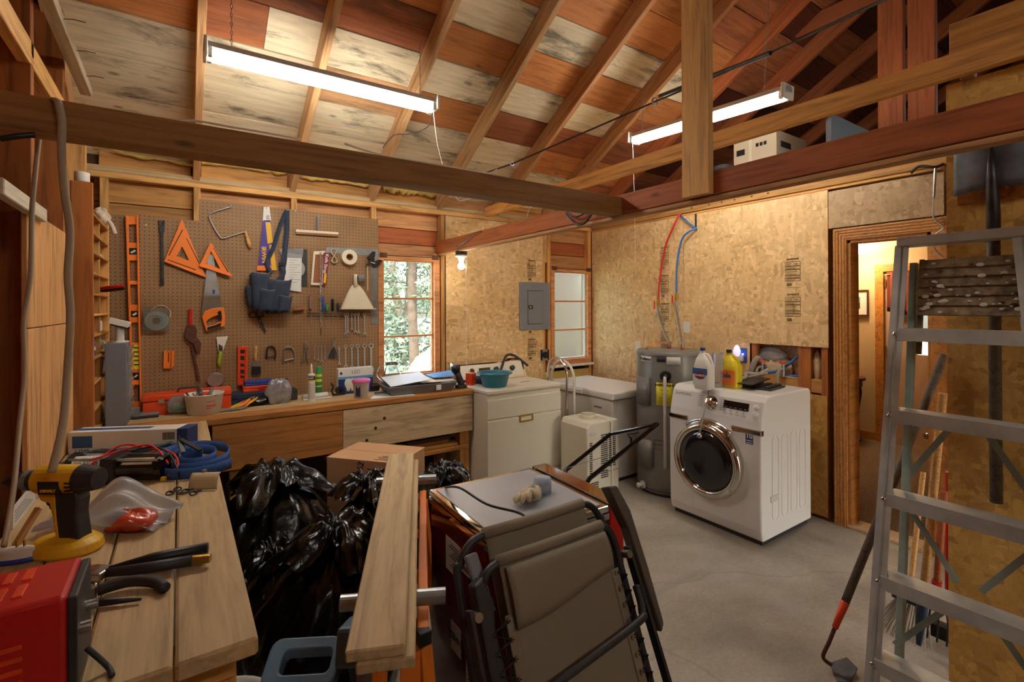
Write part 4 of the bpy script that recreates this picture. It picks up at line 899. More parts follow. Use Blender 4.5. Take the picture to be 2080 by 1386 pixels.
def jug(name, px, py, X_, label, mat, sh, capm):
    q = at(px, py, Z=wz); t = thing(name, (q.x, q.y, wz), label, 'jug'); w_, d_, h_ = sh
    b = B()
    secs = [(0, .9), (.008, 1), (h_*.62, 1), (h_*.78, .8), (h_*.9, .42), (h_*.94, .3), (h_, .28)]
    def fn(u, v):
        k = v*(len(secs)-1); i = min(int(k), len(secs)-2); f = k-i; z = secs[i][0]*(1-f)+secs[i+1][0]*f; s = secs[i][1]*(1-f)+secs[i+1][1]*f
        a = 2*PI*u; c, sn = math.cos(a), math.sin(a); p = .5
        off = .28*w_*(1-min(1, s))
        return V((math.copysign(abs(c)**p, c)*d_*s, math.copysign(abs(sn)**p, sn)*w_*s+off, z))
    b.grid(28, 25, fn, cu=True); b.build('body', mat, t, smooth=True)
    B().tube(spline([(0, .2*w_, h_*.88), (0, -.35*w_, h_*.9), (0, -.75*w_, h_*.78), (0, -.8*w_, h_*.6)]), .012, 10).build('handle', mat, t, smooth=True)
    B().cyl((0, .2*w_, h_), (0, .2*w_, h_+.022), .019, .018, 18).build('cap', capm, t)
    return t, q
j1, q = jug('bleach_jug', 1431, 790, 0, 'white bleach jug with dark blue cap and blue label on the washer', 'white_mat', (.062, .05, .27), 'lens_blue')
lb = B().bx(-.053, -.0505, -.058, .058, .03, .15).build('label', 'label_white', j1); B().bx(-.0545, -.053, -.058, .058, .105, .15).build('label_band', 'label_blue', lb)
B().prism(circ(.03, 20, 0, .1), .002, Mx(((0, 1, 0), (1, 0, 0), (0, 0, 1))) @ Mx.Diagonal((1.3, 1, .0+1)) if False else Mx(((0, 1, 0), (1.4, 0, 0), (0, 0, .9))), (-.0565, 0, .01)).build('logo', 'burgundy', lb)
text('logo_text', 'CLOROX', .019, 'label_white', lb, (j1.location.x-.0575, j1.location.y, wz+.1), (0, -1, 0), (0, 0, 1), bold=.0008)
j2, q = jug('detergent_jug', 1470, 790, 0, 'yellow detergent jug with orange label behind the bleach jug', 'yellow_jug', (.07, .05, .25), 'ink')
j2.location.x += .09; TM[j2.name] = Mx.Translation(j2.location)
lb = B().bx(-.054, -.0505, -.06, .06, .02, .13).build('label', 'orange', j2); text('logo_text', 'Tide', .05, 'lens_blue', lb, j2.location+V((-.0555, .012, .09)), (0, -1, 0), (0, 0, 1), bold=.001)
cpn = thing('measuring_cup', (j1.location.x+.13, j1.location.y-.02, wz), 'clear plastic cup behind the bleach jug', 'cup'); B().lathe([(.025, 0), (.03, .01), (.04, .24), (.042, .25)], n=20).build('body', 'clear_dull', cpn, smooth=True)
# night light, outlets, recess plumbing, panel
q = at(1508, 722, X=X1)
nl = thing('night_light', (X1-.002, q.y, q.z), 'glowing white plug-in night light beside the plumbing recess', 'light')
B().bx(-.004, 0, -.04, .04, -.06, .06).build('wall_plate', 'label_blue', nl); B().bx(-.03, -.004, -.02, .02, -.05, .0).build('plug_body', 'white_mat', nl, bev=.004)
B().lathe([(.012, -.01), (.026, .01), (.03, .035), (.022, .065), (.008, .085), (.001, .088)], (-.045, .02, -.0), 18).build('shade', 'night_light', nl, smooth=True)
B().box((-.02, -.015, .012), (.012, .012, .012)).build('sensor', 'led_blue', nl)
q = at(1296, 705, X=X1-.0); op = thing('outlet', (X1, q.y, q.z), 'white double outlet plate behind the water heater', 'outlet'); B().bx(-.006, 0, -.036, .036, -.058, .058).build('plate', 'white_mat', op, bev=.003)
for z in (-.02, .02): B().bx(-.008, -.005, -.015, .015, z-.014, z+.014).build('socket', 'cream', op, bev=.004)
q = at(1105, 721, Y=YB); op = thing('dryer_outlet', (q.x, YB-.011, q.z), 'black round dryer outlet in a metal box on the OSB', 'outlet'); B().bx(-.055, .055, -.006, 0, -.06, .06).build('plate', 'steel', op, bev=.003)
B().cyl((0, -.006, 0), (0, -.02, 0), .035).build('socket', 'black', op)
for x in (-.045, .045): B().bx(x-.01, x+.01, -.008, -.005, -.055, .055).build('tab', 'black', op)
a, b_ = at(1055, 573, Y=YB-.02), at(1117, 669, Y=YB-.02)
ep = thing('breaker_panel', ((a.x+b_.x)/2, YB-.012, b_.z), 'grey steel breaker panel on the OSB wall between windows', 'electrical panel')
w_ = (b_.x-a.x)/2; h_ = a.z-b_.z
B().bx(-w_, w_, -.012, 0, 0, h_).build('cover', 'gray_paint', ep, bev=.003); dr_ = B().bx(-w_*.48, w_*.5, -.018, -.012, h_*.13, h_*.82).build('door', 'gray_paint', ep, bev=.003)
B().ring([(-w_*.5, h_*.12), (w_*.52, h_*.12), (w_*.52, h_*.83), (-w_*.5, h_*.83)], [(-w_*.48, h_*.13), (w_*.5, h_*.13), (w_*.5, h_*.82), (-w_*.48, h_*.82)], -.0135, (0, 0, 0)).build('door_gap', 'charcoal', ep)
B().bx(-w_*.46, -w_*.18, -.021, -.017, h_*.44, h_*.52).build('latch', 'black', dr_); B().bx(-w_*.40, -w_*.28, -.024, -.02, h_*.46, h_*.5).build('latch_tab', 'brass', dr_)
for x in (-.88, .88):
    for z in (.05, .95): B().cyl((x*w_, -.012, z*h_), (x*w_, -.016, z*h_), .007, .007, 10).build('screw', 'steel', ep)
q = at(1199, 673, X=X1-.01); op = thing('plug_timer', (X1-.004, q.y+.06, q.z), 'small blue and white plug in the corner by frosted window', 'outlet'); B().bx(-.03, 0, -.035, .035, -.05, .05).build('body', 'gray_paint', op, bev=.004); B().cyl((-.03, 0, 0), (-.036, 0, 0), .02).build('dial', 'sky_blue', op)
# recess: insulation, pipes, valves
ri = thing('recess_insulation', (X1+.07, (ra+rb)/2+.1, rz0), 'pink fibre insulation behind plastic sheet in the plumbing recess', 'insulation')
rg = random.Random(8)
def lump(c, s, seed, n=18):
    rr_ = random.Random(seed); ph = [rr_.uniform(0, 6) for _ in range(6)]
    def fn(u, v):
        a = 2*PI*u; b = PI*v; k = 1+.16*math.sin(3*a+ph[0])*math.sin(2*b+ph[1])+.12*math.sin(5*a+ph[2]+4*b)
        return V(c)+V((s[0]*math.sin(b)*math.cos(a)*k, s[1]*math.sin(b)*math.sin(a)*k, s[2]*math.cos(b)*k))
    return fn
q = at(1575, 745, X=X1+.06); b = B().grid(20, 12, lump((X1+.065, q.y, q.z), (.022, .12, .1), 3), cu=True); b.build('batt', 'insul', ri, w=True, smooth=True)
q = at(1660, 745, X=X1+.06); b = B().grid(20, 12, lump((X1+.06, q.y, q.z), (.02, .03, .1), 5), cu=True); b.build('batt', 'insul', ri, w=True, smooth=True)
q = at(1568, 720, X=X1+.05); b = B().grid(16, 10, lump((X1+.045, q.y, q.z), (.012, .11, .05), 6), cu=True); b.build('vapour_sheet', 'poly_bag', ri, w=True, smooth=True)
for px, py, lab in ((1547, 735, 'red handled shutoff valve on the left grey riser in the recess'), (1590, 739, 'red handled shutoff valve on the right grey riser in the recess')):
    q = at(px, py, X=X1+.0); vt = thing('shutoff_valve', (X1+.005, q.y, q.z-.1), lab, 'valve')
    B().lathe([(.024, .1), (.026, .104), (.026, .112), (.008, .114)], n=14).build('handwheel', 'valve_red', vt); B().cyl((0, 0, .0), (0, 0, .1), .011).build('body', 'galv', vt)
    B().tube(spline([(0, 0, .06), (-.02, .02, .05), (-.03, .03, 0), (-.035, .03, -.1)]), .011, 8).build('hose', 'cord_gray', vt, smooth=True)
bp = [at(1548, 758, X=X1+.03), at(1575, 755, X=X1+.02), at(1600, 742, X=X1+.03), at(1622, 722, X=X1+.05)]
tag(B().tube(spline(bp), .01, 8).build('water_line', 'blue_pipe', org=bp[0], smooth=True), 'blue water line curving across the plumbing recess', 'pipe')
bp = [at(1590, 763, X=X1+.03), at(1622, 765, X=X1+.03)]
tag(B().tube(bp, .01, 8).build('water_line', 'blue_pipe', org=bp[0], smooth=True), 'short straight blue water line low in the plumbing recess', 'pipe')
bp = [at(1520, 770, X=X1-.02), at(1528, 745, X=X1-.03), at(1538, 728, X=X1-.02), at(1545, 732, X=X1+.02)]
tag(B().tube(spline(bp), .02, 10).build('drain_hose', 'cord_gray', org=bp[0], smooth=True), 'grey ribbed drain hose hooked into the recess', 'hose')
# ---------------------------------------------------------------- red mini fridge
gz = .84
fg = thing('mini_fridge', (1.05, 1.52, 0), 'dark red mini fridge with brushed steel top', 'fridge', rz=R(-2))
B().bx(-.245, .235, -.245, .245, .03, gz-.025).build('cabinet', 'maroon', fg, bev=.006)
B().bx(-.25, .235, -.25, .25, gz-.025, gz-.002).build('top_rim', 'chrome', fg, bev=.004); B().bx(-.228, .215, -.228, .228, gz-.004, gz).build('top_plate', 'brushed_top', fg)
fd = B().bx(.245, .315, -.245, .245, .04, gz-.005).build('door', 'red', fg, bev=.006); B().bx(.243, .318, -.25, .25, gz-.012, gz+.004).build('door_trim', 'chrome', fd, bev=.003)
B().bx(.236, .244, -.24, .24, .04, gz-.01).build('gasket', 'black', fg)
B().bx(-.247, .236, -.2505, -.245, gz-.05, gz-.028).build('rim_band', 'chrome', fg); B().bx(-.2505, -.245, -.247, .247, gz-.05, gz-.028).build('rim_band', 'chrome', fg)
for x in (-.2, .2):
    for y in (-.2, .2): B().cyl((x, y, 0), (x, y, .035), .018).build('foot', 'black', fg)
def side_label(z0, z1, y0, y1, m, nm='label'): return B().bx(-.2465, -.2455, y0, y1, z0, z1).build(nm, m, fg)
l1 = side_label(.60, .72, -.02, .1, 'label_white'); l2 = side_label(.645, .69, -.09, -.03, 'label_white'); l3 = side_label(.33, .43, -.02, .06, 'label_white'); l4 = side_label(.22, .38, -.13, -.06, 'label_white')
for i in range(9): B().bx(-.2472, -.2464, -.01, .02+.06*((i*37) % 10)/10, .612+.011*i, .615+.011*i).build('print', 'ink', l1)
for i in range(7): B().bx(-.2472, -.2464, -.085+.007*i, -.082+.007*i, .655, .672).build('print', 'ink', l2)
for i in range(10): B().bx(-.2472, -.2464, -.125, -.07, .235+.013*i, .238+.013*i).build('print', 'brown_print' if i < 4 else 'ink', l4)
c5 = fg.matrix_world @ V((-.2475, .02, .38)); text('print', 'C5H10', .034, 'ink', l3, c5, (0, -1, 0), (0, 0, 1), bold=.0012)
pc = [at(905, 990, Z=gz+.004), at(935, 992, Z=gz+.05), at(990, 1025, Z=gz+.04), at(1060, 1045, Z=gz+.03), at(1085, 1080, Z=gz+.02), V((.93, 1.255, gz-.02)), V((.95, 1.25, gz-.25))]
tag(B().tube(spline(pc), .0045, 8).build('power_cord', 'black', org=pc[0], smooth=True), 'black power cord lying across the mini fridge top', 'cord')
# gloves
q = at(1090, 1010, Z=gz)
gl = thing('work_gloves', (q.x, q.y, gz), 'crumpled cream and blue work gloves on the mini fridge top', 'gloves', rz=.3)
def blob(c, s, seed, m, nm, par, nu=22, nv=12): return B().grid(nu, nv, lump(c, s, seed), cu=True).build(nm, m, par, smooth=True)
blob((-.03, 0, .022), (.045, .035, .026), 1, 'glove', 'palm', gl); blob((.045, .01, .026), (.032, .034, .028), 2, 'glove_blue', 'cuff', gl)
B().lathe([(.034, 0), (.036, .03), (.033, .055)], (.055, .012, .0), 16).build('cuff_opening', 'glove_blue', gl, smooth=True)
for i, (a, L_) in enumerate(((2.6, .06), (3.0, .07), (3.4, .07), (3.8, .06), (4.5, .045))):
    p0 = V((-.05, .0, .02+.004*i)); B().tube([p0, p0+V((math.cos(a)*L_*.6, math.sin(a)*L_*.6, .006)), p0+V((math.cos(a)*L_, math.sin(a)*L_, -.008))], [.012, .0125, .007], 8).build('finger', 'glove' if i < 4 else 'tan_case', gl, smooth=True)
# ---------------------------------------------------------------- black push handle behind the fridge
sp = thing('spreader_handle', (1.78, 2.35, 0), 'black tubular push handle of a garden spreader behind the mini fridge', 'spreader')
za = [at(1145, 962, X=1.62), at(1243, 878, X=1.95), at(1335, 862, X=2.25), at(1325, 868, X=2.18), at(1195, 972, X=1.56)]
top1 = at(1335, 862, Y=2.05); k1 = at(1240, 882, Y=2.3); low1 = at(1150, 955, Y=2.32); low2 = at(1198, 972, Y=1.98)
B().tube([low1+V((-.25, 0, -.3)), low1, k1, k1.lerp(top1, .9), top1, top1.lerp(low2, .08), low2, low2+V((-.28, .05, -.32))], .013, 10).build('handle_tube', 'black_gloss', sp, w=True, smooth=False)
lv = top1.lerp(low2, .42); B().tube([lv, lv+V((0, 0, .04)), lv+V((-.03, .01, .07)), lv+V((.04, -.02, .075))], .008, 8).build('lever', 'black', sp, w=True)
wr_ = [low1.lerp(k1, .05)+V((-.05, 0, 0)), lv+V((0, 0, -.02))]; B().tube(wr_, .002, 6).build('control_rod', 'steel', sp, w=True)
B().cyl((-.15, -.22, .12), (-.15, .22, .12), .012).build('axle', 'steel', sp)
for y in (-.22, .2): B().lathe([(.05, -.02), (.12, -.02), (.12, .02), (.05, .02)], (-.15, y, .12), 24, Mx(((1, 0, 0), (0, 0, 1), (0, -1, 0)))).build('wheel', 'black', sp)
hp = B(); hp.lathe([(.06, .16), (.19, .36), (.2, .37)], (-.15, 0, 0), 20); hp.build('hopper', 'charcoal', sp, smooth=True)
# ---------------------------------------------------------------- orange folding sawhorse with boards
zt = .72
ta, tb_ = at(692, 1226, Z=.752), at(905, 1210, Z=.752); tc2, td = at(765, 980, Z=.752), at(886, 973, Z=.752)
sw = thing('sawhorse', ((ta.x+td.x)/2, (ta.y+td.y)/2, 0), 'orange steel work stand with two galvanised roller tubes', 'sawhorse')
ra_, rb_ = at(859, 1255, Z=zt), at(859, 999, Z=zt)
dv = (rb_-ra_).normalized(); pv = V((-dv.y, dv.x, 0))
for off in (0., .11):
    B().bar(ra_+pv*off-dv*.04+V((0, 0, -.016)), rb_+pv*off+dv*.02+V((0, 0, -.016)), .03, .03).build('rail', 'orange_steel', sw, w=True, bev=.004)
for f in (.02, .30, .62, .97):
    p = ra_.lerp(rb_, f)+V((0, 0, -.03)); B().bar(p, p+pv*.11, .028, .025).build('crossbar', 'orange_steel', sw, w=True, bev=.003)
for a, b_ in ((ta, tb_), (tc2, td)):
    B().cyl(a, b_, .0215, .0215, 18).build('roller_tube', 'galv', sw, w=True)
for p, sg in ((ra_, -1), (rb_, 1)):
    for off, s2 in ((0., -1), (.11, .3)):
        t0 = p+pv*off+V((0, 0, -.04)); B().bar(t0, V((t0.x, t0.y, 0))+dv*sg*.10+pv*s2*.06, .035, .03).build('leg', 'orange_steel', sw, w=True, bev=.003)
    t0 = p+V((0, 0, -.4)); B().bar(t0, t0+pv*.11, .02, .02).build('brace', 'orange_steel', sw, w=True)
pl = ra_+pv*.02+dv*-.02
B().bar(pl+V((0, 0, -.04)), pl+V((0, 0, -.2)), .08, .006, up=tuple(dv)).build('gusset_plate', 'orange_steel', sw, w=True, bev=.003)
B().box(ra_-dv*.045+V((0, 0, -.02)), (.036, .036, .036)).build('end_plug', 'black', sw, w=True, bev=.003)
zb1 = .7755
na, nb = at(759, 1352, Z=zb1-.0), at(818, 926, Z=zb1)
off = pv*-.02
def deck(za, p0, p1, lab):
    return tag(lumber('deck_board', V((p0.x, p0.y, za)), V((p1.x, p1.y, za)), .125, .026, 'w_grey', None, bev=.004), lab, 'board')
n1, f1 = at(762, 1318, Z=.826), at(815, 921, Z=.826)
deck(.7875, n1-pv*.022-dv*.005, f1-pv*.022-dv*.03, 'lower weathered deck board resting on the galvanised roller tubes')
deck(.8135, n1, f1, 'upper weathered deck board stacked on another over the work stand')
# ---------------------------------------------------------------- compound saw in front of the bags
q = at(650, 1318, Z=.56)
ms = thing('miter_saw', (q.x, q.y, .238), 'blue grey chop saw with D handle and vented motor, low beside work stand', 'saw', rz=R(-30))
hd_ = B(); MH = Mx(((1, 0, 0), (0, .94, .34), (0, -.34, .94)))
hd_.ring(rrect(.2, .13, .03, 4), rrect(.135, .06, .015, 4, .01, .0), .05, (-.03, -.06, .33), Mx.Rotation(R(-60), 3, 'X'))
hd_.build('d_handle', 'saw_blue', ms, bev=.006)
mo = B(); mo.box((.10, .0, .34), (.075, .15, .1), Mx.Rotation(R(-20), 3, 'X')); mot = mo.build('motor_housing', 'saw_blue', ms, bev=.012)
for i in range(3): B().box((.08+.02*i, -.02, .393), (.007, .07, .006), Mx.Rotation(R(-20), 3, 'X')).build('vent_slot', 'black', mot)
B().lathe([(.0, -.012), (.12, -.01), (.12, .01), (.0, .012)], (.13, .04, .22), 36, Mx(((0, 0, 1), (0, 1, 0), (-1, 0, 0)))).build('blade_guard', 'galv', ms)
B().bar((.1, .1, .05), (.1, .02, .32), .05, .04).build('arm', 'black', ms, bev=.004)
B().lathe([(.125, .0), (.13, .01), (.13, .045), (.115, .055)], (.06, .02, 0), 32).build('turntable', 'galv', ms); B().bx(-.16, .26, .0, .02, .05, .12).build('fence', 'galv', ms, bev=.003)
B().tube([(.0, -.04, .06), (.0, -.05, .15), (.03, -.02, .19)], .01, 8).build('hold_down', 'black', ms); B().bx(-.1, .0, -.012, .0, .07, .1).build('warning_label', 'orange', ms)
cr = thing('crate', (q.x+.075, q.y+.0, 0), 'low wooden crate carrying the chop saw', 'crate', rz=R(-30))
for z in (.0, .075, .15): 
    for s in (-1, 1):
        lumber('slat', cr.matrix_world @ V((-.13, s*.17, z+.035)), cr.matrix_world @ V((.13, s*.17, z+.035)), .015, .06, 'w_dark', cr); lumber('slat', cr.matrix_world @ V((s*.13, -.16, z+.035)), cr.matrix_world @ V((s*.13, .16, z+.035)), .015, .06, 'w_dark', cr)
for i in range(4): lumber('slat', cr.matrix_world @ V((-.14, -.135+.09*i, .228)), cr.matrix_world @ V((.14, -.135+.09*i, .228)), .085, .018, 'w_dark', cr)
# ---------------------------------------------------------------- garbage bags
def tri(x): x = (x/(2*PI)) % 1.; return 4*abs(x-.5)-1
def bag(px, py, Y_, r, label, seed, droop=.16, z0=0., tilt=(0, 0)):
    q = at(px, py, Y=Y_); hn = q.z-.0-z0; rg = random.Random(seed)
    t = thing('garbage_bag', (q.x, q.y, z0), label, 'garbage bag')
    ph = [rg.uniform(0, 6.28) for _ in range(12)]
    prof = [(.55*r, 0.), (.85*r, .015), (1.0*r, hn*.2), (1.03*r, hn*.42), (.93*r, hn*.62), (.66*r, hn*.8), (.32*r, hn*.91), (.1*r, hn*.965), (.03, hn)]
    NU, NV = 128, 34
    def fn(u, v):
        k = v*(len(prof)-1); i = min(int(k), len(prof)-2); f = k-i; f2 = f
        rad = prof[i][0]*(1-f2)+prof[i+1][0]*f2; z = prof[i][1]*(1-f2)+prof[i+1][1]*f2
        a = 2*PI*u; w = max(0, v-.45)/.55
        pl = .075*w*(tri(13*a+ph[0]+1.5*math.sin(2*a+ph[1]))*.6+tri(23*a+ph[2]+1.5*math.sin(3*a))*.4)
        lm = .06*math.sin(2*a+ph[3]+3*v)+.045*math.sin(5*a+ph[4]-6*v)+.03*math.sin(9*a+ph[5]+11*v)+.02*math.sin(15*a+ph[6]-17*v)
        k2 = 1+pl+lm*min(1, 4*(1-v))
        return V((rad*k2*math.cos(a)+tilt[0]*(1-v)*hn, rad*k2*math.sin(a)+tilt[1]*(1-v)*hn, z))
    B().grid(NU, NV, fn, cu=True).build('sack', 'bag', t, smooth=True)
    # gathered ruffle above the knot, drooping in petals
    def fn2(u, v):
        a = 2*PI*u; ln = droop*(1+.35*math.sin(3*a+ph[7])+.2*math.sin(7*a+ph[8]))
        rad = .022+ln*(1.1*v-.1*v*v)*(1+.05*v*tri(11*a+ph[9]))
        z = hn+.008+.05*math.sin(min(1, v*2.2)*PI*.5)-.85*ln*max(0, v-.2)**1.2+.022*min(1, v*2)*tri(8*a+ph[10]+1.6*math.sin(3*a))+.010*v*tri(21*a+ph[11]+5*v)+.008*math.sin(14*v+5*a)
        return V((rad*math.cos(a), rad*math.sin(a), z))
    B().grid(150, 14, fn2, cu=True).build('ruffle', 'bag', t, smooth=True)
    B().tube([(.03*math.cos(a), .03*math.sin(a), hn+.005+.008*math.sin(2*a)) for a in [2*PI*i/14 for i in range(14)]], .016, 8, closed=True).build('knot', 'bag', t, smooth=True)
    return t
bag(690, 1078, 1.93, .25, 'full black garbage bag between side bench and weathered deck boards', 1, .17, tilt=(-.12, -.02))
bag(553, 960, 2.86, .29, 'full black garbage bag tucked under the corner where the two benches meet', 2, .19)
bag(745, 982, 2.50, .2, 'black garbage bag tied up right in front of the cardboard box', 3, .13)
bag(905, 962, 2.5, .17, 'black garbage bag standing between deck boards, dryer and mini fridge', 4, .13)
bag(560, 1130, 2.3, .2, 'slack black garbage bag pressed against the side bench edge', 5, .10)
bag(600, 1330, 1.60, .20, 'low black garbage bag on the floor beside the chop saw', 6, .08) if False else None
# cardboard box
q = at(760, 925, Z=.665)
bxx = thing('cardboard_box', (1.01, 2.98, 0), 'tan cardboard shipping box with printed numbers in front of the workbench', 'box', rz=R(40))
B().bx(-.17, .17, -.24, .24, 0, .655).build('carton', 'cardboard', bxx, bev=.004)
for s in (-1, 1): B().bx(-.17 if s < 0 else .002, -.002 if s < 0 else .17, -.242, .242, .655, .659).build('flap', 'cardboard', bxx)
mwb = bxx.matrix_world
text('print', '054362', .055, 'ink', bxx, mwb @ V((-.1715, .02, .57)), mwb.to_3x3() @ V((0, -.25, 1)), mwb.to_3x3() @ V((0, 1, .25)), bold=.001)
text('print', 'V-81', .055, 'ink', bxx, mwb @ V((-.1715, -.05, .57)), mwb.to_3x3() @ V((0, -.25, 1)), mwb.to_3x3() @ V((0, 1, .25)), bold=.001)
for k in range(4): B().bx(-.14+.022*k, -.132+.022*k, -.2, -.06-.02*(k % 2), .6592, .6597).build('print_line', 'ink', bxx)
# ---------------------------------------------------------------- folded reclining chair
O = V((.905, 1.15, .868)); ex = V((1, .03, .045)).normalized(); dn = V((.0, -.40, -1)).normalized(); ex = (ex-dn*ex.dot(dn)).normalized(); nn = dn.cross(ex).normalized()
if nn.y > 0: nn = -nn
ch = thing('folding_recliner', (O.x, .78, 0), 'folded reclining patio chair with taupe mesh fabric and bungee lacing', 'folding chair')
def cp_(s, t, n=0.): return O+ex*s+dn*t+nn*n
LEN = O.z/abs(dn.z)-.02
def panel(name, s0, s1, t0, t1, n, sag=.0, roll=True, mat='mesh_fabric', skew=0.):
    b = B()
    def fn(u, v):
        s = s0+(s1-s0)*u; t = t0+(t1-t0)*v+skew*(u-.5)
        return cp_(s, t, n-sag*math.sin(PI*u)*math.sin(PI*v))
    b.grid(14, 20, fn); return b.build(name, mat, ch, w=True, smooth=True, solid=.004)
W2_ = .195
f1_ = panel('seat_fabric', -W2_, W2_, .02, LEN*.93, .03, .015)
panel('back_fabric', -W2_+.01, W2_-.0, -.055, LEN*.8, -.035, .01)
def rolltube(name, t, n, r, s=W2_, m='mesh_fabric'):
    B().tube([cp_(-s, t, n), cp_(-s*.3, t+.002, n), cp_(s*.3, t+.002, n), cp_(s, t, n)], r, 12).build(name, m, ch, w=True, smooth=True)
rolltube('fabric_hem', .012, .025, .016); rolltube('fabric_hem', -.058, -.035, .016, W2_-.005)
hd2 = B(); hd2.grid(20, 6, lambda u, v: cp_(-W2_+.01+2*(W2_-.01)*u, .03+v*(.125+.022*math.cos((u-.1)*PI)), .044+.008*math.sin(PI*v))); hd2.build('head_pillow', 'mesh_fabric', ch, w=True, smooth=True, solid=.01)
for s in (-1, 1):
    panel('edge_band', s*W2_-.012, s*W2_+.018, .14, LEN*.95, .032, 0, mat='ratan')
    # lacing
    zz = []; k = 0
    t_ = .15
    while t_ < LEN*.9:
        zz.append(cp_(s*(W2_+.004 if k % 2 == 0 else W2_+.058), t_, .04 if k % 2 == 0 else .02)); k += 1; t_ += .022
    B().tube(zz, .0045, 6).build('bungee_lace', 'black', ch, w=True)
    for e in zz[::2]: B().lathe([(.007, -.002), (.007, .002)], e, 8, nn.to_track_quat('Z', 'Y').to_matrix()).build('grommet', 'steel', ch, w=True)
    # frames
    B().tube(spline([cp_(s*(W2_-.03), .012, .022), cp_(s*(W2_+.03), .03, .015), cp_(s*(W2_+.055), .08, .005), cp_(s*(W2_+.06), .14, .0), cp_(s*(W2_+.06), LEN*.5, .0), cp_(s*(W2_+.06), LEN, .0)]), .0115, 10).build('frame_tube', 'taupe_plastic' if False else 'charcoal', ch, w=True, smooth=True)
    B().tube(spline([cp_(s*(W2_-.03), -.056, -.036), cp_(s*(W2_+.03), -.045, -.045), cp_(s*(W2_+.07), .0, -.055), cp_(s*(W2_+.085), .1, -.06), cp_(s*(W2_+.085), LEN+.0, -.05)]), .0115, 10).build('frame_tube', 'charcoal', ch, w=True, smooth=True)
    B().bar(cp_(s*(W2_+.1), .1, .01), cp_(s*(W2_+.1), LEN*.98, .05), .012, .03, up=tuple(nn)).build('leg_strip', 'charcoal', ch, w=True, bev=.003)
    B().cyl(cp_(s*(W2_+.085), .12, .0), cp_(s*(W2_+.085), .12, .03), .012).build('pivot', 'steel', ch, w=True)
    # armrests
    if s < 0: arm = [(-.275, .05), (-.245, .035), (-.225, .10), (-.235, .16), (-.225, .3), (-.215, LEN*.85), (-.25, LEN*.88), (-.275, .4)]
    else: arm = [(.27, -.09), (.31, -.085), (.34, .0), (.35, .18), (.352, .34), (.332, .36), (.322, .22), (.312, .05)]
    k = len(arm); b = B(); b.add([cp_(a_, c_, -.02) for a_, c_ in arm]+[cp_(a_, c_, .025) for a_, c_ in arm], [tuple(range(k)), tuple(range(2*k-1, k-1, -1))]+[(i, i+k, (i+1) % k+k, (i+1) % k) for i in range(k)]); b.build('armrest', 'taupe_plastic' if s > 0 else 'charcoal', ch, w=True, bev=.006)
B().bar(cp_(-.245, -.02, -.03), cp_(-.235, .13, -.0), .04, .02, up=tuple(nn)).build('armrest_pad', 'gray_plastic', ch, w=True, bev=.008)
xb = [cp_(-.27, .36, .05), cp_(-.22, .325, .075), cp_(.18, .285, .075), cp_(.24, .265, .06), cp_(.27, .21, .03)]
B().tube(spline(xb), .0115, 10).build('cross_tube', 'charcoal', ch, w=True, smooth=True)
B().bar(cp_(-.28, LEN-.005, 0), cp_(.28, LEN-.005, 0), .02, .02).build('foot_bar', 'charcoal', ch, w=True)
# ---------------------------------------------------------------- step ladder leaning on the partition
ld = thing('step_ladder', (2.1, .5, 0), 'paint splattered aluminium step ladder leaning against the partition', 'ladder')
zT = 1.82
def lx(z): return 1.95+(z/zT)*.385
def yl(z): return .71+.012*(z/zT)
def yr(z): return .19+.205*(z/zT)
for fn_, sg in ((yl, -1), (yr, 1)):
    p0, p1 = V((lx(0.), fn_(0), 0.)), V((lx(zT), fn_(zT), zT-.03))
    B().bar(p0, p1, .025, .062, up=(0, 1, 0)) if False else None
    d_ = (p1-p0).normalized()
    # channel rail: web plus two flanges
    web = B(); web.bar(p0+V((.03, 0, 0)), p1+V((.03, 0, 0)), .003, .07, up=(1, 0, 0)); web.build('rail_web', 'alu_dull', ld, w=True)
    fl = B(); fl.bar(p0, p1, .045, .003, up=(1, 0, 0)); fl.build('rail_flange', 'alu', ld, w=True)
    fl = B(); fl.bar(p0+V((.062, -sg*.01, 0)), p1+V((.062, -sg*.01, 0)), .026, .003, up=(1, 0, 0)); fl.build('rail_flange', 'alu_dull', ld, w=True)
    # rear leg
    q0, q1 = V((lx(0)+.17, fn_(0)+sg*.03, 0.)), V((lx(zT-.1)+.085, fn_(zT)+sg*.02, zT-.1))
    B().bar(q0, q1, .03, .022, up=(0, 1, 0)).build('rear_leg', 'alu_dull', ld, w=True, bev=.002)
    for z in (.02,): B().box((lx(z)+.02, fn_(z), .02), (.07, .05, .04)).build('rubber_foot', 'rubber', ld, w=True, bev=.004)
zst = [at(1828, 668, X=2.28).z, at(1820, 833, X=2.21).z, at(1806, 1003, X=2.14).z, at(1791, 1172, X=2.07).z, at(1776, 1340, X=2.01).z]
zst = [z for z in zst if z > .1]
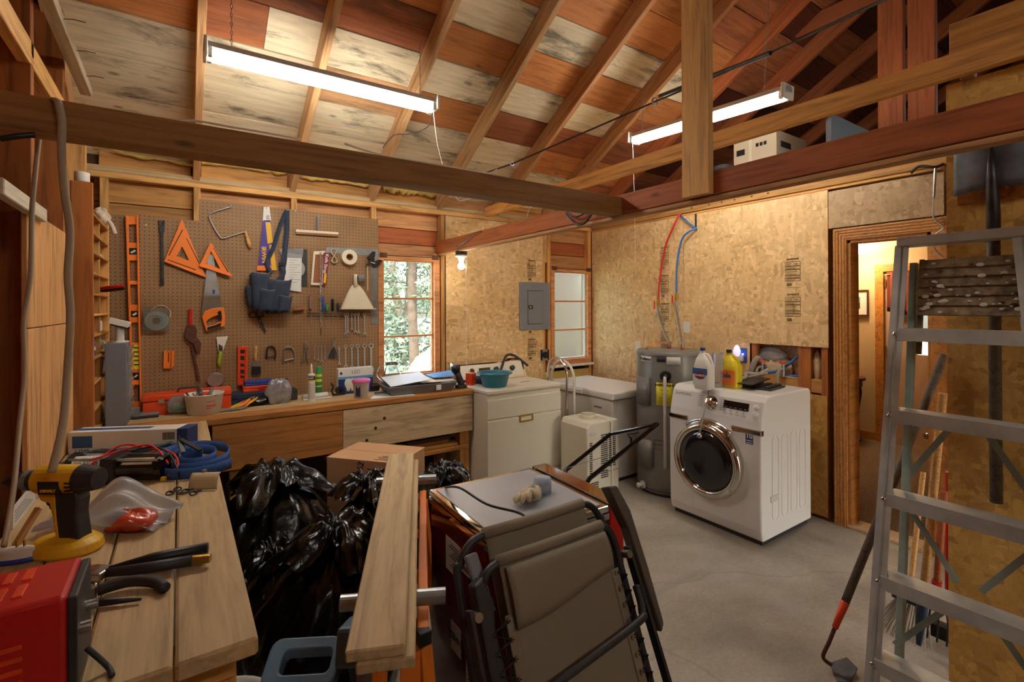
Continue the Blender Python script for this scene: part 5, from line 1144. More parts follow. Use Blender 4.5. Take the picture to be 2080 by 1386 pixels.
for z in zst:
    x = lx(z); st2 = B().bx(x-.006, x+.078, yr(z)+.005, yl(z)-.005, z-.002, z+.002).build('step', 'alu', ld, w=True)
    B().bx(x-.008, x-.003, yr(z)+.005, yl(z)-.005, z-.045, z+.003).build('step_lip', 'alu', st2, w=True, bev=.001)
    for fn_ in (yl, yr): B().lathe([(.009, 0), (.009, .004), (.004, .007)], (lx(z-.02)-.003, fn_(z), z-.02), 10, Mx(((0, 0, -1), (0, 1, 0), (1, 0, 0)))).build('rivet', 'chrome', ld, w=True, smooth=True)
    if z < 1.4:
        ym = (yl(z)+yr(z))/2; v_ = zst.index(z) % 2; e_ = .0 if v_ else 1.
        for yy, s_ in ((yl(z)-.02, .03), (yr(z)+.02, -.03)): B().bar((x+.09, ym+s_ if v_ else yy, z-.02), (x+.08, yy if v_ else ym+s_, z-.27), .003, .02).build('brace', 'alu_dull', ld, w=True)
B().bx(lx(zT)-.012, lx(zT)+.085, yr(zT)-.015, yl(zT)+.015, zT-.035, zT).build('top_cap', 'alu', ld, w=True, bev=.004)
plain('paint_shelf', (150, 128, 98), .8, .2, var=.55, vs=28)
zs0, zs1 = at(1870, 640, X=2.35).z, at(1870, 528, X=2.37).z
for i in range(6):
    za = zs0+(zs1-zs0)*i/6; zb_ = zs0+(zs1-zs0)*(i+.9)/6
    B().add([(lx(za)+.055, yr(za)+.03, za), (lx(za)+.055, yl(za)-.045, za), (lx(zb_)+.068, yl(zb_)-.045, zb_), (lx(zb_)+.068, yr(zb_)+.03, zb_)], [(0, 1, 2, 3)]).build('bucket_shelf_slat', 'paint_shelf', ld, w=True, solid=.007)
B().bar((lx(zs0)+.06, yl(zs0)-.05, zs0-.15), (lx(zs1)+.065, yl(zs1)-.05, zs1), .014, .02).build('shelf_arm', 'paint_shelf', ld, w=True)
rg = random.Random(21)
for i in range(70):
    y = rg.uniform(yr(1.5)+.04, yl(1.5)-.06); z = rg.uniform(zs0+.01, zs1-.01); r_ = rg.choice((.002, .003, .004, .006, .009))
    B().lathe([(r_, 0), (r_*.6, .002)], (lx(z)+.054+.0005*0-(.002), y, z), 8, Mx(((0, 0, -1), (0, 1.3, 0), (.8, 0, 0)))).build('paint_spot', 'white_mat' if i % 4 else 'rust', ld, w=True)
# ---------------------------------------------------------------- snow shovel, garden tools by the partition
sh = thing('shovel', (XP-.05, at(2020, 700, X=XP-.06).y, at(2020, 1020, X=XP-.06).z), 'grey steel shovel hanging blade up on two pegs', 'shovel')
xs2 = XP-.065; a, b_ = at(1936, 300, X=xs2), at(1942, 386, X=xs2); yc2 = at(2020, 300, X=xs2).y
bl_ = B(); wbl = a.y-yc2
def fsh(u, v):
    s = (u-.5)*2; z0 = at(2020, 388, X=xs2).z; z1 = z0+.30
    return V((xs2-.03+.03*abs(s)**2, yc2+s*wbl*(1-.04*v), z0+(z1-z0)*v+.012*(1-abs(s))*(1-v)))
bl_.grid(18, 12, fsh); bl_.build('blade', 'shovel_steel', sh, w=True, smooth=True, solid=.003)
zz0 = at(2020, 380, X=xs2).z
B().tube([(xs2-.045, yc2, zz0+.14), (xs2-.035, yc2, zz0+.02), (xs2-.02, yc2, zz0-.1), (xs2-.02, yc2, zz0-.2)], [.006, .017, .02, .02], 12).build('socket', 'dark_steel', sh, w=True, smooth=True)
B().tube([(xs2-.02, yc2, zz0-.18), (xs2-.01, yc2, zz0-.5), (xs2, yc2-.0, at(2020, 1020, X=xs2).z)], .0185, 12).build('shaft', 'w_handle', sh, w=True, smooth=True)
he = thing('hoe', at(1700, 1360, Z=.0), 'garden hoe with rusty blade on floor and handle leaning by the door', 'hoe')
h0 = at(1672, 1335, Z=.05); h1 = at(1918, 722, X=2.75); m1 = h0.lerp(h1, .13)
nk = spline([at(1690, 1352, Z=.03), h0+V((0, 0, .0)), h0.lerp(h1, .05)+V((0, 0, .0)), m1]); B().tube(nk, .008, 8).build('neck', 'rust', he, w=True, smooth=True)
B().tube([m1-(h1-m1)*.04, m1+(h1-m1)*.06], [.012, .0175], 12).build('ferrule', 'orange_red', he, w=True, smooth=True); B().tube([m1+(h1-m1)*.05, h1], .0165, 12).build('handle', 'w_handle', he, w=True, smooth=True)
c = at(1710, 1360, Z=.0)
B().add([at(1685, 1348, Z=.012), at(1720, 1336, Z=.03), at(1742, 1358, Z=.03), at(1728, 1386, Z=.01), at(1700, 1386, Z=.0)], [(0, 1, 2, 3, 4)]).build('blade', 'dark_steel', he, w=True, solid=.004)
def tool(name, base, top, label, cat, m, r=.016):
    t = thing(name, base, label, cat); B().tube([base+(top-base)*.22, top], r, 12).build('handle', m, t, w=True, smooth=True); return t, base, top
gx = 2.66
t, b0, t0 = tool('spade', at(1866, 1310, Z=.02), at(1915, 800, X=gx), 'worn yellow handled spade with dark socket leaning behind the ladder', 'spade', 'w_tan_handle')
B().tube([b0+(t0-b0)*.0, b0+(t0-b0)*.12, b0+(t0-b0)*.26], [.01, .022, .02], 10, flat=.7).build('socket', 'navy', t, w=True, smooth=True)
t, b0, t0 = tool('pitchfork', at(1893, 1300, Z=.02), at(1918, 1000, X=gx), 'red collared garden fork leaning beside the spade', 'garden fork', 'w_red', .013)
B().tube([b0+(t0-b0)*.3, b0+(t0-b0)*.42], .018, 10).build('collar', 'red', t, w=True)
for i in range(4): B().tube(spline([b0+(t0-b0)*.3, b0+(t0-b0)*.2+V((.0, .03*(i-1.5), 0)), b0+V((0, .035*(i-1.5), 0))]), .004, 6).build('tine', 'dark_steel', t, w=True, smooth=True)
t, b0, t0 = tool('mallet', at(1925, 1300, Z=.03), at(1926, 960, X=gx+.06), 'slim red handled mallet standing head down by the partition', 'mallet', 'red', .011)
B().box(b0+V((0, 0, .03)), (.06, .11, .06)).build('head', 'ink', t, w=True, bev=.005)
br = thing('broom', at(1850, 1290, Z=.0), 'grey bristled broom head standing behind the ladder', 'broom'); b0 = at(1848, 1290, Z=0)
rgb = random.Random(2)
for k in range(26):
    a = (k-13)/13; B().tube([b0+V((.02*rgb.uniform(-1, 1), a*.05, .16)), b0+V((-.06+.03*rgb.uniform(-1, 1), a*.12+.03, .004))], .0025, 5).build('bristle', 'cord_gray', br, w=True)
B().box(b0+V((0, 0, .18)), (.05, .13, .05)).build('head', 'charcoal', br, w=True, bev=.006); B().tube([b0+V((0, 0, .2)), b0+V((.12, -.02, .75))], .011, 10).build('stick', 'w_tan_handle', br, w=True)
# hanging pulley line beside the door
pu = thing('hanging_cable', at(1900, 345, X=3.8), 'steel cable with clip and coiled wire hanging beside the door', 'cable'); p0 = at(1900, 340, X=3.8)
B().tube(spline([at(1850, 352, X=3.8), at(1868, 338, X=3.8), p0, at(1918, 332, X=3.855)]), .009, 8).build('hook', 'black', pu, w=True, smooth=True)
B().tube([p0, at(1897, 400, X=3.8)], .007, 8).build('clip', 'steel', pu, w=True)
B().tube(spline([at(x_, y_, X=3.8) for x_, y_ in ((1897, 400), (1896, 440), (1915, 462), (1898, 480), (1898, 505), (1915, 522))]), .005, 6).build('coil', 'steel', pu, w=True, smooth=True)
# ---------------------------------------------------------------- things up on the loft
q = at(1490, 300, X=4.05); e = at(1577, 270, X=4.05)
lb_ = thing('storage_carton', (4.3, (q.y+e.y)/2, 2.521), 'pale cardboard moving carton with printed marks up in the loft', 'box')
zt2 = at(1535, 275, X=4.05).z-2.521; hw_ = (q.y-e.y)/2
B().bx(-.25, .25, -hw_, hw_, 0, zt2).build('carton', 'carton', lb_, bev=.005)
B().bx(-.2515, -.25, hw_*.1, hw_*.25, zt2*.0, zt2).build('tape', 'cream', lb_)
B().bx(-.252, -.25, hw_*.45, hw_*.85, zt2-.14, zt2-.09).build('print_block', 'ink', lb_)
for i in range(3): B().bx(-.252, -.25, -hw_*(.5-.18*i)-.012, -hw_*(.5-.18*i)+.012, zt2-.1, zt2-.07).build('print_icon', 'ink', lb_)
B().bx(-.18, -.02, -hw_-.002, -hw_, zt2-.13, zt2-.08).build('print_block', 'ink', lb_)
tag(B().prism(rrect(.9, .62, .08, 5, 0, .31), .04, Mx.Rotation(R(0), 3, 'Z'), (4.9, 1.85, 2.521)).build('folding_table', 'gray_plastic', None), 'grey rounded table top standing on edge behind the loft carton', 'table')
o = bpy.data.objects['folding_table']; 
cn_ = thing('canister', at(1470, 330, X=4.4).xy.to_3d()+V((0, 0, 2.521)), 'grey plastic canister with rim standing beside the loft carton', 'canister')
B().lathe([(.085, 0), (.085, .36)], n=24).build('body', 'gray_paint', cn_, smooth=True); B().lathe([(.09, .36), (.09, .39), (.08, .395)], n=24).build('rim', 'gray_plastic', cn_)
# garage door cable, hanging lines
pth = [at(985, 352, Y=3.2), at(1040, 333, Y=3.0), at(1330, 207, X=2.4), at(1560, 110, X=2.2), at(1795, 0, X=1.9), at(1900, -50, X=1.8)]
ca_ = thing('overhead_cable', pth[0], 'steel cable with eyelets stretched diagonally under the rafters', 'cable')
B().tube(pth, .006, 8).build('wire', 'dark_steel', ca_, w=True); 
B().tube([at(1330, 207, X=2.4)+V((.022*math.cos(a), 0, .022*math.sin(a))) for a in [2*PI*i/12 for i in range(12)]], .006, 6, closed=True).build('eyelet', 'steel', ca_, w=True)
B().tube([at(1340, 195, X=2.38), at(1565, 108, X=2.18)], .011, 8).build('spring', 'dark_steel', ca_, w=True)
B().tube([at(1040, 333, Y=3.0)+V((.015*math.cos(a), 0, .015*math.sin(a))) for a in [2*PI*i/10 for i in range(10)]], .005, 6, closed=True).build('eyelet', 'steel', ca_, w=True)
tag(B().tube(spline([at(1285, 290, X=3.0), at(1289, 420, X=2.9), at(1291, 560, X=2.9)]), .0015, 5).build('pull_string', 'white_mat', org=at(1285, 290, X=3.0)), 'thin white pull string hanging from the far fluorescent light', 'string')
tag(B().tube(spline([at(880, 225, Y=2.8), at(888, 290, Y=2.75), at(899, 335, Y=2.7)]), .0018, 5).build('pull_string', 'white_mat', org=at(880, 225, Y=2.8)), 'thin white pull string hanging from the fluorescent light over pegboard', 'string')
tag(B().tube(spline([at(880, 222, Y=2.8), at(868, 258, Y=2.9), at(830, 272, Y=3.1), at(800, 275, Y=3.2), at(778, 300, Y=3.3)]), .003, 6).build('extension_cable', 'charcoal', org=at(880, 222, Y=2.8)), 'grey cord running from the fluorescent light to a rafter', 'cord')
def cable(pts, r, m, label, cat='cable', **k):
    pts = spline(pts); return tag(B().tube(pts, r, 8, **k).build('cable', m, org=pts[0], smooth=True), label, cat)
cable([at(355, 247, Y=1.92), at(400, 246, Y=1.92), at(470, 258, Y=1.9), at(540, 270, Y=1.9), at(610, 283, Y=1.9)], .004, 'white_mat', 'white electrical cable lying along the top of the long tie beam')
cable([at(700, 292, Y=1.9), at(780, 316, Y=1.9), at(900, 336, Y=1.9), at(985, 352, Y=1.9), at(1010, 345, Y=1.9)], .004, 'white_mat', 'white cable end lying on the tie beam under the overhead cable')
cable([at(920, 392, Y=3.9), at(932, 407, Y=3.9), at(950, 405, Y=3.9), at(972, 396, Y=3.9)], .004, 'white_mat', 'loop of white cable hanging below the tie beam near foam')
cable([at(1070, 440, Y=3.7), at(1080, 420, Y=3.7), at(1105, 418, Y=3.7), at(1120, 422, Y=3.6)], .005, 'white_dull', 'white cables bunched between rafters above the OSB')
cable([at(1190, 432, X=1.93), at(1170, 440, X=1.92), at(1150, 432, X=1.92), at(1165, 452, X=1.92), at(1185, 455, X=1.92), at(1200, 438, X=1.92), at(1215, 425, X=1.92)], .006, 'black', 'black cable looped around the tie beam joint')
cable([at(925, 503, X=1.93), at(945, 490, X=1.93), at(962, 475, X=1.93), at(978, 470, X=1.94)], .004, 'black', 'black lamp cable stapled to the tie beam above the bulb')
cable([at(0, 282, Y=1.8), at(35, 277, Y=1.8), at(70, 274, Y=1.81)], .008, 'black', 'black cable stub under the long tie beam by the left wall')
cable([at(108, 203, Y=1.83), at(118, 208, Y=1.80), at(126, 250, Y=1.805), at(125, 300, Y=1.80), at(130, 380, Y=1.82), at(142, 470, Y=1.84), at(138, 560, Y=1.84), at(143, 640, Y=1.84), at(138, 740, Y=1.84), at(128, 860, Y=1.8), at(105, 960, Y=1.75)], .0105, 'cord_brown', 'flat tan cable draped over the tie beam, falling in front of plywood', flat=.6)
cable([at(80, 275, Y=1.95), at(74, 330, Y=1.95), at(65, 430, Y=1.95), at(62, 560, Y=1.95), at(48, 655, Y=1.95), at(50, 760, Y=1.95), at(40, 860, Y=1.9), at(28, 990, Y=1.8), at(8, 1110, Y=1.7)], .0105, 'cord_brown', 'flat tan cable hanging from behind the tie beam down past the plywood edge', flat=.6)
# ---------------------------------------------------------------- tools on the pegboard
YG = YB-.0065
def c6(x, y): return (220+x/3.0125, 390+y/3.0125)
def c7(x, y): return (560+x/3.0125, 390+y/3.0125)
def cA(x, y): return (600+x/5.2, 660+y/5.2)
def cB(x, y): return (260+x/4, 720+y/4)
def wp_(m, x, y, dy=.012): return at(*m(x, y), Y=YG-dy)
def flat(pix, m, d=.006, t=.006, b=None):
    """outline on the wall plane, given real thickness t, its back d in front of the board"""
    b = b or B(); b.prism([(p.x, p.z) for p in (at(*m(x, y), Y=YG-d) for x, y in pix)], t, None, (0, YG-d-t, 0)); return b
def rg2(o, i, m, d, t):
    P = lambda l: [(p.x, p.z) for p in (at(*m(x, y), Y=YG-d) for x, y in l)]
    return B().ring(P(o), P(i), t, (0, YG-d-t, 0))
def hang(name, m, x, y, label, cat, group=None): 
    p = at(*m(x, y), Y=YG-.01); t = thing(name, p, label, cat, group)
    B().tube([(p.x, YG, p.z+.012), (p.x, YG-.03, p.z+.008), (p.x, YG-.034, p.z+.02)], .002, 6).build('peg_hook', 'steel', t, w=True); return t
# tall level
lv_ = thing('spirit_level', at(*c6(165, 1340), Y=YG-.02), 'tall orange spirit level leaning on the pegboard edge', 'level')
def lev(y): f = (y-148)/(1345-148); return 107+f*38, 185+f*20
def lq(y0, y1, a=0., c=1.):
    (l0, r0), (l1, r1) = lev(y0), lev(y1); return [(l0+(r0-l0)*a, y0), (l0+(r0-l0)*c, y0), (l1+(r1-l1)*c, y1), (l1+(r1-l1)*a, y1)]
for a, c in ((0, .2), (.84, 1)): flat(lq(148, 1340, a, c), c6, .004, .026).build('edge_rail', 'orange', lv_, w=True, bev=.002)
prev = 150
for y0, y1 in ((200, 312), (345, 384), (420, 545), (567, 690), (728, 766), (800, 922), (1105, 1148), (1180, 1282)):
    flat(lq(prev, y0, .15, .9), c6, .012, .01).build('web', 'orange', lv_, w=True); prev = y1
flat(lq(prev, 1330, .15, .9), c6, .012, .01).build('web', 'orange', lv_, w=True)
for y0, y1 in ((345, 384), (728, 766), (1105, 1148)):
    v_ = flat(lq(y0, y1, .16, .88), c6, .011, .014).build('vial_block', 'black', lv_, w=True); (l, r) = lev((y0+y1)/2); B().cyl(wp_(c6, l+24, (y0+y1)/2+8, .028), wp_(c6, r-22, (y0+y1)/2-6, .028), .006, .006, 10).build('vial', 'cream', v_, w=True)
sk = flat(lq(935, 1085, .25, .86), c6, .022, .001).build('sticker', 'label_yellow', lv_, w=True)
for i in range(5): flat(lq(950+26*i, 958+26*i, .32, .8), c6, .023, .001).build('sticker_line', 'ink', sk, w=True)
# pry bar
t = hang('pry_bar', c6, 326, 215, 'black flat pry bar beside the orange speed squares', 'pry bar')
flat([(308, 175), (320, 172), (323, 205), (331, 205), (333, 172), (348, 175), (345, 235), (338, 260), (343, 575), (319, 575), (320, 260), (311, 235)], c6, .008, .007).build('bar', 'dark_steel', t, w=True, bev=.002)
def square(name, o, i, slots, label):
    t = hang(name, c6, *[sum(q)/3 for q in zip(*i[:3])], label, 'speed square')
    d = .008 if len(slots) > 2 else .02
    rg2(o, i, c6, d, .006).build('plate', 'orange', t, w=True, bev=.001)
    for s in slots: flat(s, c6, d+.0061, .0006).build('slot', 'ink_brown', t, w=True)
    # fence along the long edge
    a, b_ = wp_(c6, *o[1], d+.008), wp_(c6, *o[2], d+.008); B().bar(a.lerp(b_, .0)+V((0, 0, .004)), b_+V((0, 0, .004)), .012, .014).build('fence', 'orange', t, w=True, bev=.002)
square('speed_square', [(450, 165), (342, 425), (597, 522)], [(452, 335), (418, 393), (495, 422)], [[(452, 230), (457, 234), (373, 392), (367, 388)], [(475, 282), (481, 284), (562, 440), (555, 440)], [(364, 412), (536, 475), (536, 481), (364, 418)]], 'large orange plastic speed square on the pegboard')
square('speed_square', [(627, 306), (557, 452), (757, 518)], [(627, 362), (600, 440), (685, 472)], [[(640, 340), (646, 343), (738, 490), (731, 492)]], 'small orange speed square hung over the hand saw blade')
# hand saw
t = hang('hand_saw', c6, 625, 400, 'hand saw with orange and black handle below the small square', 'saw')
flat([(611, 385), (640, 380), (694, 712), (568, 772)], c6, .012, .0015).build('blade', 'steel', t, w=True)
flat([(636, 600), (652, 598), (653, 622), (638, 626)], c6, .0137, .0004).build('maker_mark', 'blue', t, w=True)
h_o = [(572, 765), (590, 730), (640, 712), (706, 708), (713, 760), (710, 822), (650, 836), (598, 853)]; h_i = [(597, 800), (612, 780), (645, 762), (676, 752), (690, 768), (688, 790), (650, 812), (606, 822)]
rg2(h_o, h_i, c6, .006, .022).build('handle', 'orange', t, w=True, bev=.004)
flat([(668, 735), (690, 726), (696, 770), (690, 800), (684, 775)], c6, .0282, .002).build('grip', 'black', t, w=True); flat([(606, 828), (650, 817), (690, 800), (688, 825), (650, 834), (606, 848)], c6, .0282, .002).build('grip', 'black', t, w=True)
# coping saw
t = hang('coping_saw', c6, 640, 135, 'coping saw with bent steel bow and pale wooden handle', 'saw')
B().tube(spline([wp_(c6, *p) for p in ((748, 92), (700, 107), (632, 130), (618, 155), (640, 205), (672, 260), (700, 285), (760, 268), (835, 245))], 5), .0045, 8).build('bow', 'steel', t, w=True, smooth=True)
B().tube([wp_(c6, *p) for p in ((838, 240), (846, 270), (858, 310), (870, 345))], [.007, .01, .0145, .011], 12).build('handle', 'w_tan_handle', t, w=True, smooth=True)
B().lathe([(.006, -.01), (.008, 0), (.006, .01)], wp_(c6, 748, 88), 8).build('wing_nut', 'steel', t, w=True)
# spool in bag
t = hang('wire_spool', c6, 300, 700, 'white cable spool in a clear bag on the pegboard', 'spool')
MW = Mx(((1, 0, 0), (0, 0, -1), (0, 1, 0)))
B().lathe([(.022, .0), (.062, .0), (.066, .006), (.062, .012), (.045, .013), (.044, .018), (.024, .018)], wp_(c6, 295, 788, .006), 32, MW).build('spool', 'cream', t, w=True, smooth=False)
B().lathe([(.0, .0182), (.022, .0184)], wp_(c6, 295, 788, .006), 20, MW, cap=False).build('hub', 'brass', t, w=True)
B().tube([wp_(c6, 320+62*math.cos(a), 745+50*math.sin(a), .005) for a in [2*PI*i/20 for i in range(20)]], .002, 5, closed=True).build('loose_cable', 'cream', t, w=True)
flat([(213, 707), (375, 712), (376, 853), (210, 852)], c6, .027, .0008).build('bag', 'clear', t, w=True)
# pipe wrench
t = hang('pipe_wrench', c6, 505, 735, 'rusty pipe wrench with bright red handle end', 'wrench')
B().bar(wp_(c6, 503, 715), wp_(c6, 503, 818), .02, .012, up=(0, 1, 0)).build('hook_grip', 'red', t, w=True, bev=.003)
flat([(478, 820), (530, 815), (545, 850), (540, 890), (570, 925), (562, 985), (540, 985), (520, 930), (480, 905), (465, 880)], c6, .006, .022).build('jaw', 'rust', t, w=True, bev=.003)
B().cyl(wp_(c6, 490, 905), wp_(c6, 548, 905), .014, .014, 12).build('knurl_nut', 'dark_steel', t, w=True)
B().bar(wp_(c6, 508, 925), wp_(c6, 556, 1160), .017, .012, up=(0, 1, 0)).build('handle', 'rust', t, w=True, bev=.003)
# small orange gauge
t = hang('marking_gauge', c6, 365, 985, 'small orange folded marking gauge by the pipe wrench', 'gauge'); flat([(340, 972), (388, 970), (386, 1080), (338, 1080)], c6, .004, .012).build('plate', 'orange', t, w=True); flat([(388, 970), (405, 972), (402, 1062), (386, 1080)], c6, .004, .024).build('side', 'orange', t, w=True); flat([(366, 985), (371, 985), (369, 1042), (364, 1042)], c6, .0162, .0006).build('slot', 'ink', t, w=True)
# putty knife, mirror
t = hang('putty_knife', c6, 688, 960, 'putty knife with lime green handle', 'putty knife'); flat([(662, 888), (733, 883), (702, 972), (672, 978)], c6, .012, .002).build('blade', 'white_mat', t, w=True); flat([(674, 930), (700, 945), (700, 972), (675, 975)], c6, .0141, .0006).build('stain', 'rust', t, w=True)
B().tube([wp_(c6, *p) for p in ((690, 975), (684, 1000), (676, 1040), (680, 1075))], [.008, .012, .0125, .008], 10).build('handle', 'lime', t, w=True, smooth=True)
t = hang('sieve', c6, 655, 1105, 'round black sieve disc with steel rim under the putty knife', 'sieve'); p = wp_(c6, 655, 1150, .01)
B().lathe([(.047, 0), (.05, .0), (.051, .008), (.047, .009)], p, 28, MW).build('rim', 'steel', t, w=True); B().lathe([(.0, .003), (.047, .003)], p, 28, MW, cap=False).build('mesh', 'olive', t, w=True)
# torpedo level
t = hang('torpedo_level', c6, 820, 955, 'red orange torpedo level standing behind the tool cases', 'level'); rg2([(790, 945), (852, 945), (848, 1182), (788, 1182)], [(805, 965), (837, 965), (834, 1165), (804, 1165)], c6, .004, .022).build('body', 'orange_red', t, w=True, bev=.002); flat([(803, 962), (839, 962), (836, 1168), (803, 1168)], c6, .008, .006).build('web', 'orange_red', t, w=True)
for k, (ya, yb) in enumerate(((968, 990), (1000, 1030), (1048, 1070), (1085, 1112), (1122, 1140))): flat([(808, ya), (832, ya+6), (832, yb), (808, yb)], c6, .0142, .001).build('window', 'ink', t, w=True)
# paint brush
t = hang('paint_brush', c6, 902, 950, 'paint brush with pale handle and black bristles', 'brush'); B().tube([wp_(c6, *p) for p in ((903, 942), (902, 975), (900, 1005), (903, 1038))], [.008, .011, .008, .015], 10).build('handle', 'w_tan_handle', t, w=True, smooth=True)
flat([(881, 1035), (930, 1035), (930, 1068), (879, 1068)], c6, .006, .018).build('ferrule', 'steel', t, w=True); flat([(878, 1068), (931, 1068), (932, 1112), (876, 1112)], c6, .006, .018).build('bristles', 'ink', t, w=True)
# clamps
for (cx, cy, r1, lab, m) in ((998, 985, 30, 'small dark C clamp beside the paint brush', 'dark_steel'), (1108, 1000, 38, 'larger steel C clamp right of the small one', 'steel')):
    t = hang('c_clamp', c6, cx, cy-36, lab, 'clamp'); B().tube(spline([wp_(c6, cx+r1*a, cy+r1*1.35*b_) for a, b_ in ((-.9, .8), (-.9, -.5), (-.5, -.95), (.3, -.9), (.75, -.4), (.85, .5), (.55, 1.0))], 5), .0075, 8, flat=.7).build('frame', m, t, w=True, smooth=True)
    B().cyl(wp_(c6, cx-r1*.95, cy+r1*.9), wp_(c6, cx+r1*.7, cy+r1*.55), .004, .004, 8).build('screw', m, t, w=True); B().cyl(wp_(c6, cx-r1*1.3, cy+r1*.5), wp_(c6, cx-r1*.9, cy+r1*1.3), .0025, .0025, 6).build('t_bar', m, t, w=True)
# saw in printed sleeve
t = hang('sleeved_saw', c6, 966, 110, 'new saw in a purple and yellow printed cardboard sleeve', 'saw')
sl = flat([(947, 175), (990, 172), (1033, 482), (914, 482)], c6, .006, .004).build('sleeve', 'purple', t, w=True); flat([(950, 92), (986, 92), (996, 175), (944, 178)], c6, .006, .0035).build('header', 'label_white', t, w=True)
flat([(962, 185), (992, 185), (1008, 310), (975, 318)], c6, .0101, .0006).build('yellow_panel', 'yellow', sl, w=True); flat([(984, 325), (1010, 320), (1032, 480), (1000, 480)], c6, .0101, .0006).build('yellow_panel', 'yellow', sl, w=True)
for i in range(5): flat([(966, 145+5*i), (986, 144+5*i), (986, 146+5*i), (966, 147+5*i)], c6, .0096, .0005).build('barcode_line', 'ink', sl, w=True)
p = wp_(c6, 952, 385, .0108); text('brand', 'IRWIN', .042, 'yellow', sl, p, (.02, 0, -1), (1, 0, .08), bold=.0015)
flat([(912, 452), (1000, 452), (1000, 482), (908, 482)], c6, .004, .012).build('handle', 'orange', t, w=True)
# tool pouch with strap
t = hang('tool_pouch', c6, 1092, 122, 'navy canvas tool pouch hanging by its strap', 'tool pouch')
def ribbon(pix, w_, d, nm, m):
    b = B(); ps = spline([wp_(c6, *q_, d) for q_ in pix], 6); vs = []
    for i, q_ in enumerate(ps):
        t_ = (ps[min(i+1, len(ps)-1)]-ps[max(i-1, 0)]).normalized(); n_ = t_.cross(V((0, 1, 0))).normalized(); vs += [q_-n_*w_/2, q_+n_*w_/2]
    b.add(vs, [(2*i, 2*i+1, 2*i+3, 2*i+2) for i in range(len(ps)-1)]); return b.build(nm, m, t, w=True, solid=.003, smooth=True)
ribbon(((1092, 112), (1055, 200), (1010, 340), (975, 415), (972, 450), (1000, 500)), .03, .022, 'strap', 'fabric_dark')
ribbon(((1093, 112), (1092, 240), (1078, 380), (1062, 470)), .036, .018, 'strap', 'fabric_dark')
B().box(wp_(c6, 1062, 440, .022), (.04, .012, .03)).build('buckle', 'black', t, w=True, bev=.003)
ribbon(((1058, 462), (1072, 490), (1050, 530), (1020, 560), (1010, 600)), .034, .03, 'strap_end', 'fabric_dark')
def pocket(x0, y0, x1, y1, dep, nm, tilt=0., taper=.8, m='fabric_dark'):
    a, b_ = wp_(c6, x0, y0, .03), wp_(c6, x1, y1, .03); cx, w_ = (a.x+b_.x)/2, (b_.x-a.x)/2; h_ = a.z-b_.z
    def fn(u, v):
        an = 2*PI*u; k = taper+(1-taper)*v; z = b_.z+h_*v; s = math.copysign(abs(math.cos(an))**.7, math.cos(an)); c_ = math.copysign(abs(math.sin(an))**.7, math.sin(an))
        return V((cx+w_*k*s*(1+.03*math.sin(7*an))+tilt*(v-.5), YG-.01-dep+dep*k*c_*.95, z+.008*math.sin(3*an+v*2)+.05*w_*s))
    o = B().grid(26, 9, fn, cu=True).build(nm, m, t, w=True, smooth=True, solid=.004)
    B().tube([fn(i/26, 1.) for i in range(26)], .0022, 5, closed=True).build('piping', 'gray_plastic', o, w=True)
    b = B(); vs = [fn(i/26, .02) for i in range(26)]; b.add(vs, [tuple(range(26))]); b.build('pocket_floor', m, o, w=True)
    return o
pocket(862, 500, 985, 720, .055, 'main_pocket', .0, .7); pocket(840, 580, 925, 700, .035, 'side_pocket', -.01, .75); pocket(945, 540, 1110, 735, .055, 'main_pocket', .02, .75); pocket(1020, 640, 1112, 735, .06, 'front_pocket', .015, .85); pocket(905, 600, 1010, 730, .06, 'front_pocket', .02, .8)
flat([(835, 650), (870, 610), (880, 660)], c6, .03, .01).build('flap', 'webbing', t, w=True); B().box(wp_(c6, 1000, 545, .06), (.022, .02, .03)).build('tool_end', 'brown_print', t, w=True)
# scissors
t = hang('scissors', c6, 910, 735, 'black handled scissors below the tool pouch', 'scissors')
for cx, cy in ((885, 752), (930, 748)): B().tube([wp_(c6, cx+22*math.cos(a), cy+18*math.sin(a)) for a in [2*PI*i/14 for i in range(14)]], .004, 6, closed=True).build('handle_loop', 'black', t, w=True, smooth=True)
flat([(905, 765), (930, 765), (968, 858), (955, 860)], c6, .01, .004).build('blade', 'dark_steel', t, w=True); B().cyl(wp_(c6, 930, 790, .008), wp_(c6, 930, 790, .018), .006, .006, 10).build('pivot', 'steel', t, w=True)
# blister packs
t = hang('saw_blade_pack', c7, 110, 360, 'plastic packet with instruction sheet and circular blade behind', 'packet')
flat([(40, 345), (193, 352), (192, 578), (60, 575)], c7, .004, .003).build('backing', 'charcoal', t, w=True); B().lathe([(.012, 0), (.07, .0), (.07, .002), (.012, .002)], wp_(c7, 120, 470, .008), 40, MW).build('blade', 'steel', t, w=True)
flat([(75, 372), (160, 385), (155, 612), (45, 598)], c7, .012, .002).build('sheet', 'label_white', t, w=True)
for i in range(11): flat([(82, 400+15*i), (150-6*(i % 3)*3, 402+15*i), (150-6*(i % 3)*3, 404+15*i), (82, 402+15*i)], c7, .0142, .0004).build('print', 'gray_plastic', t, w=True)
flat([(20, 350), (170, 345), (165, 405), (40, 400)], c7, .017, .001).build('plastic_fold', 'clear_dull', t, w=True)
t = hang('knife_strop_pack', c7, 250, 370, 'boxed leather strop with dark red printed label', 'packet')
rg2([(230, 365), (300, 362), (290, 572), (213, 570)], [(240, 385), (290, 383), (280, 558), (226, 556)], c7, .004, .014).build('box_frame', 'cream', t, w=True); flat([(240, 385), (292, 383), (282, 558), (226, 556)], c7, .004, .006).build('leather', 'brown_print', t, w=True)
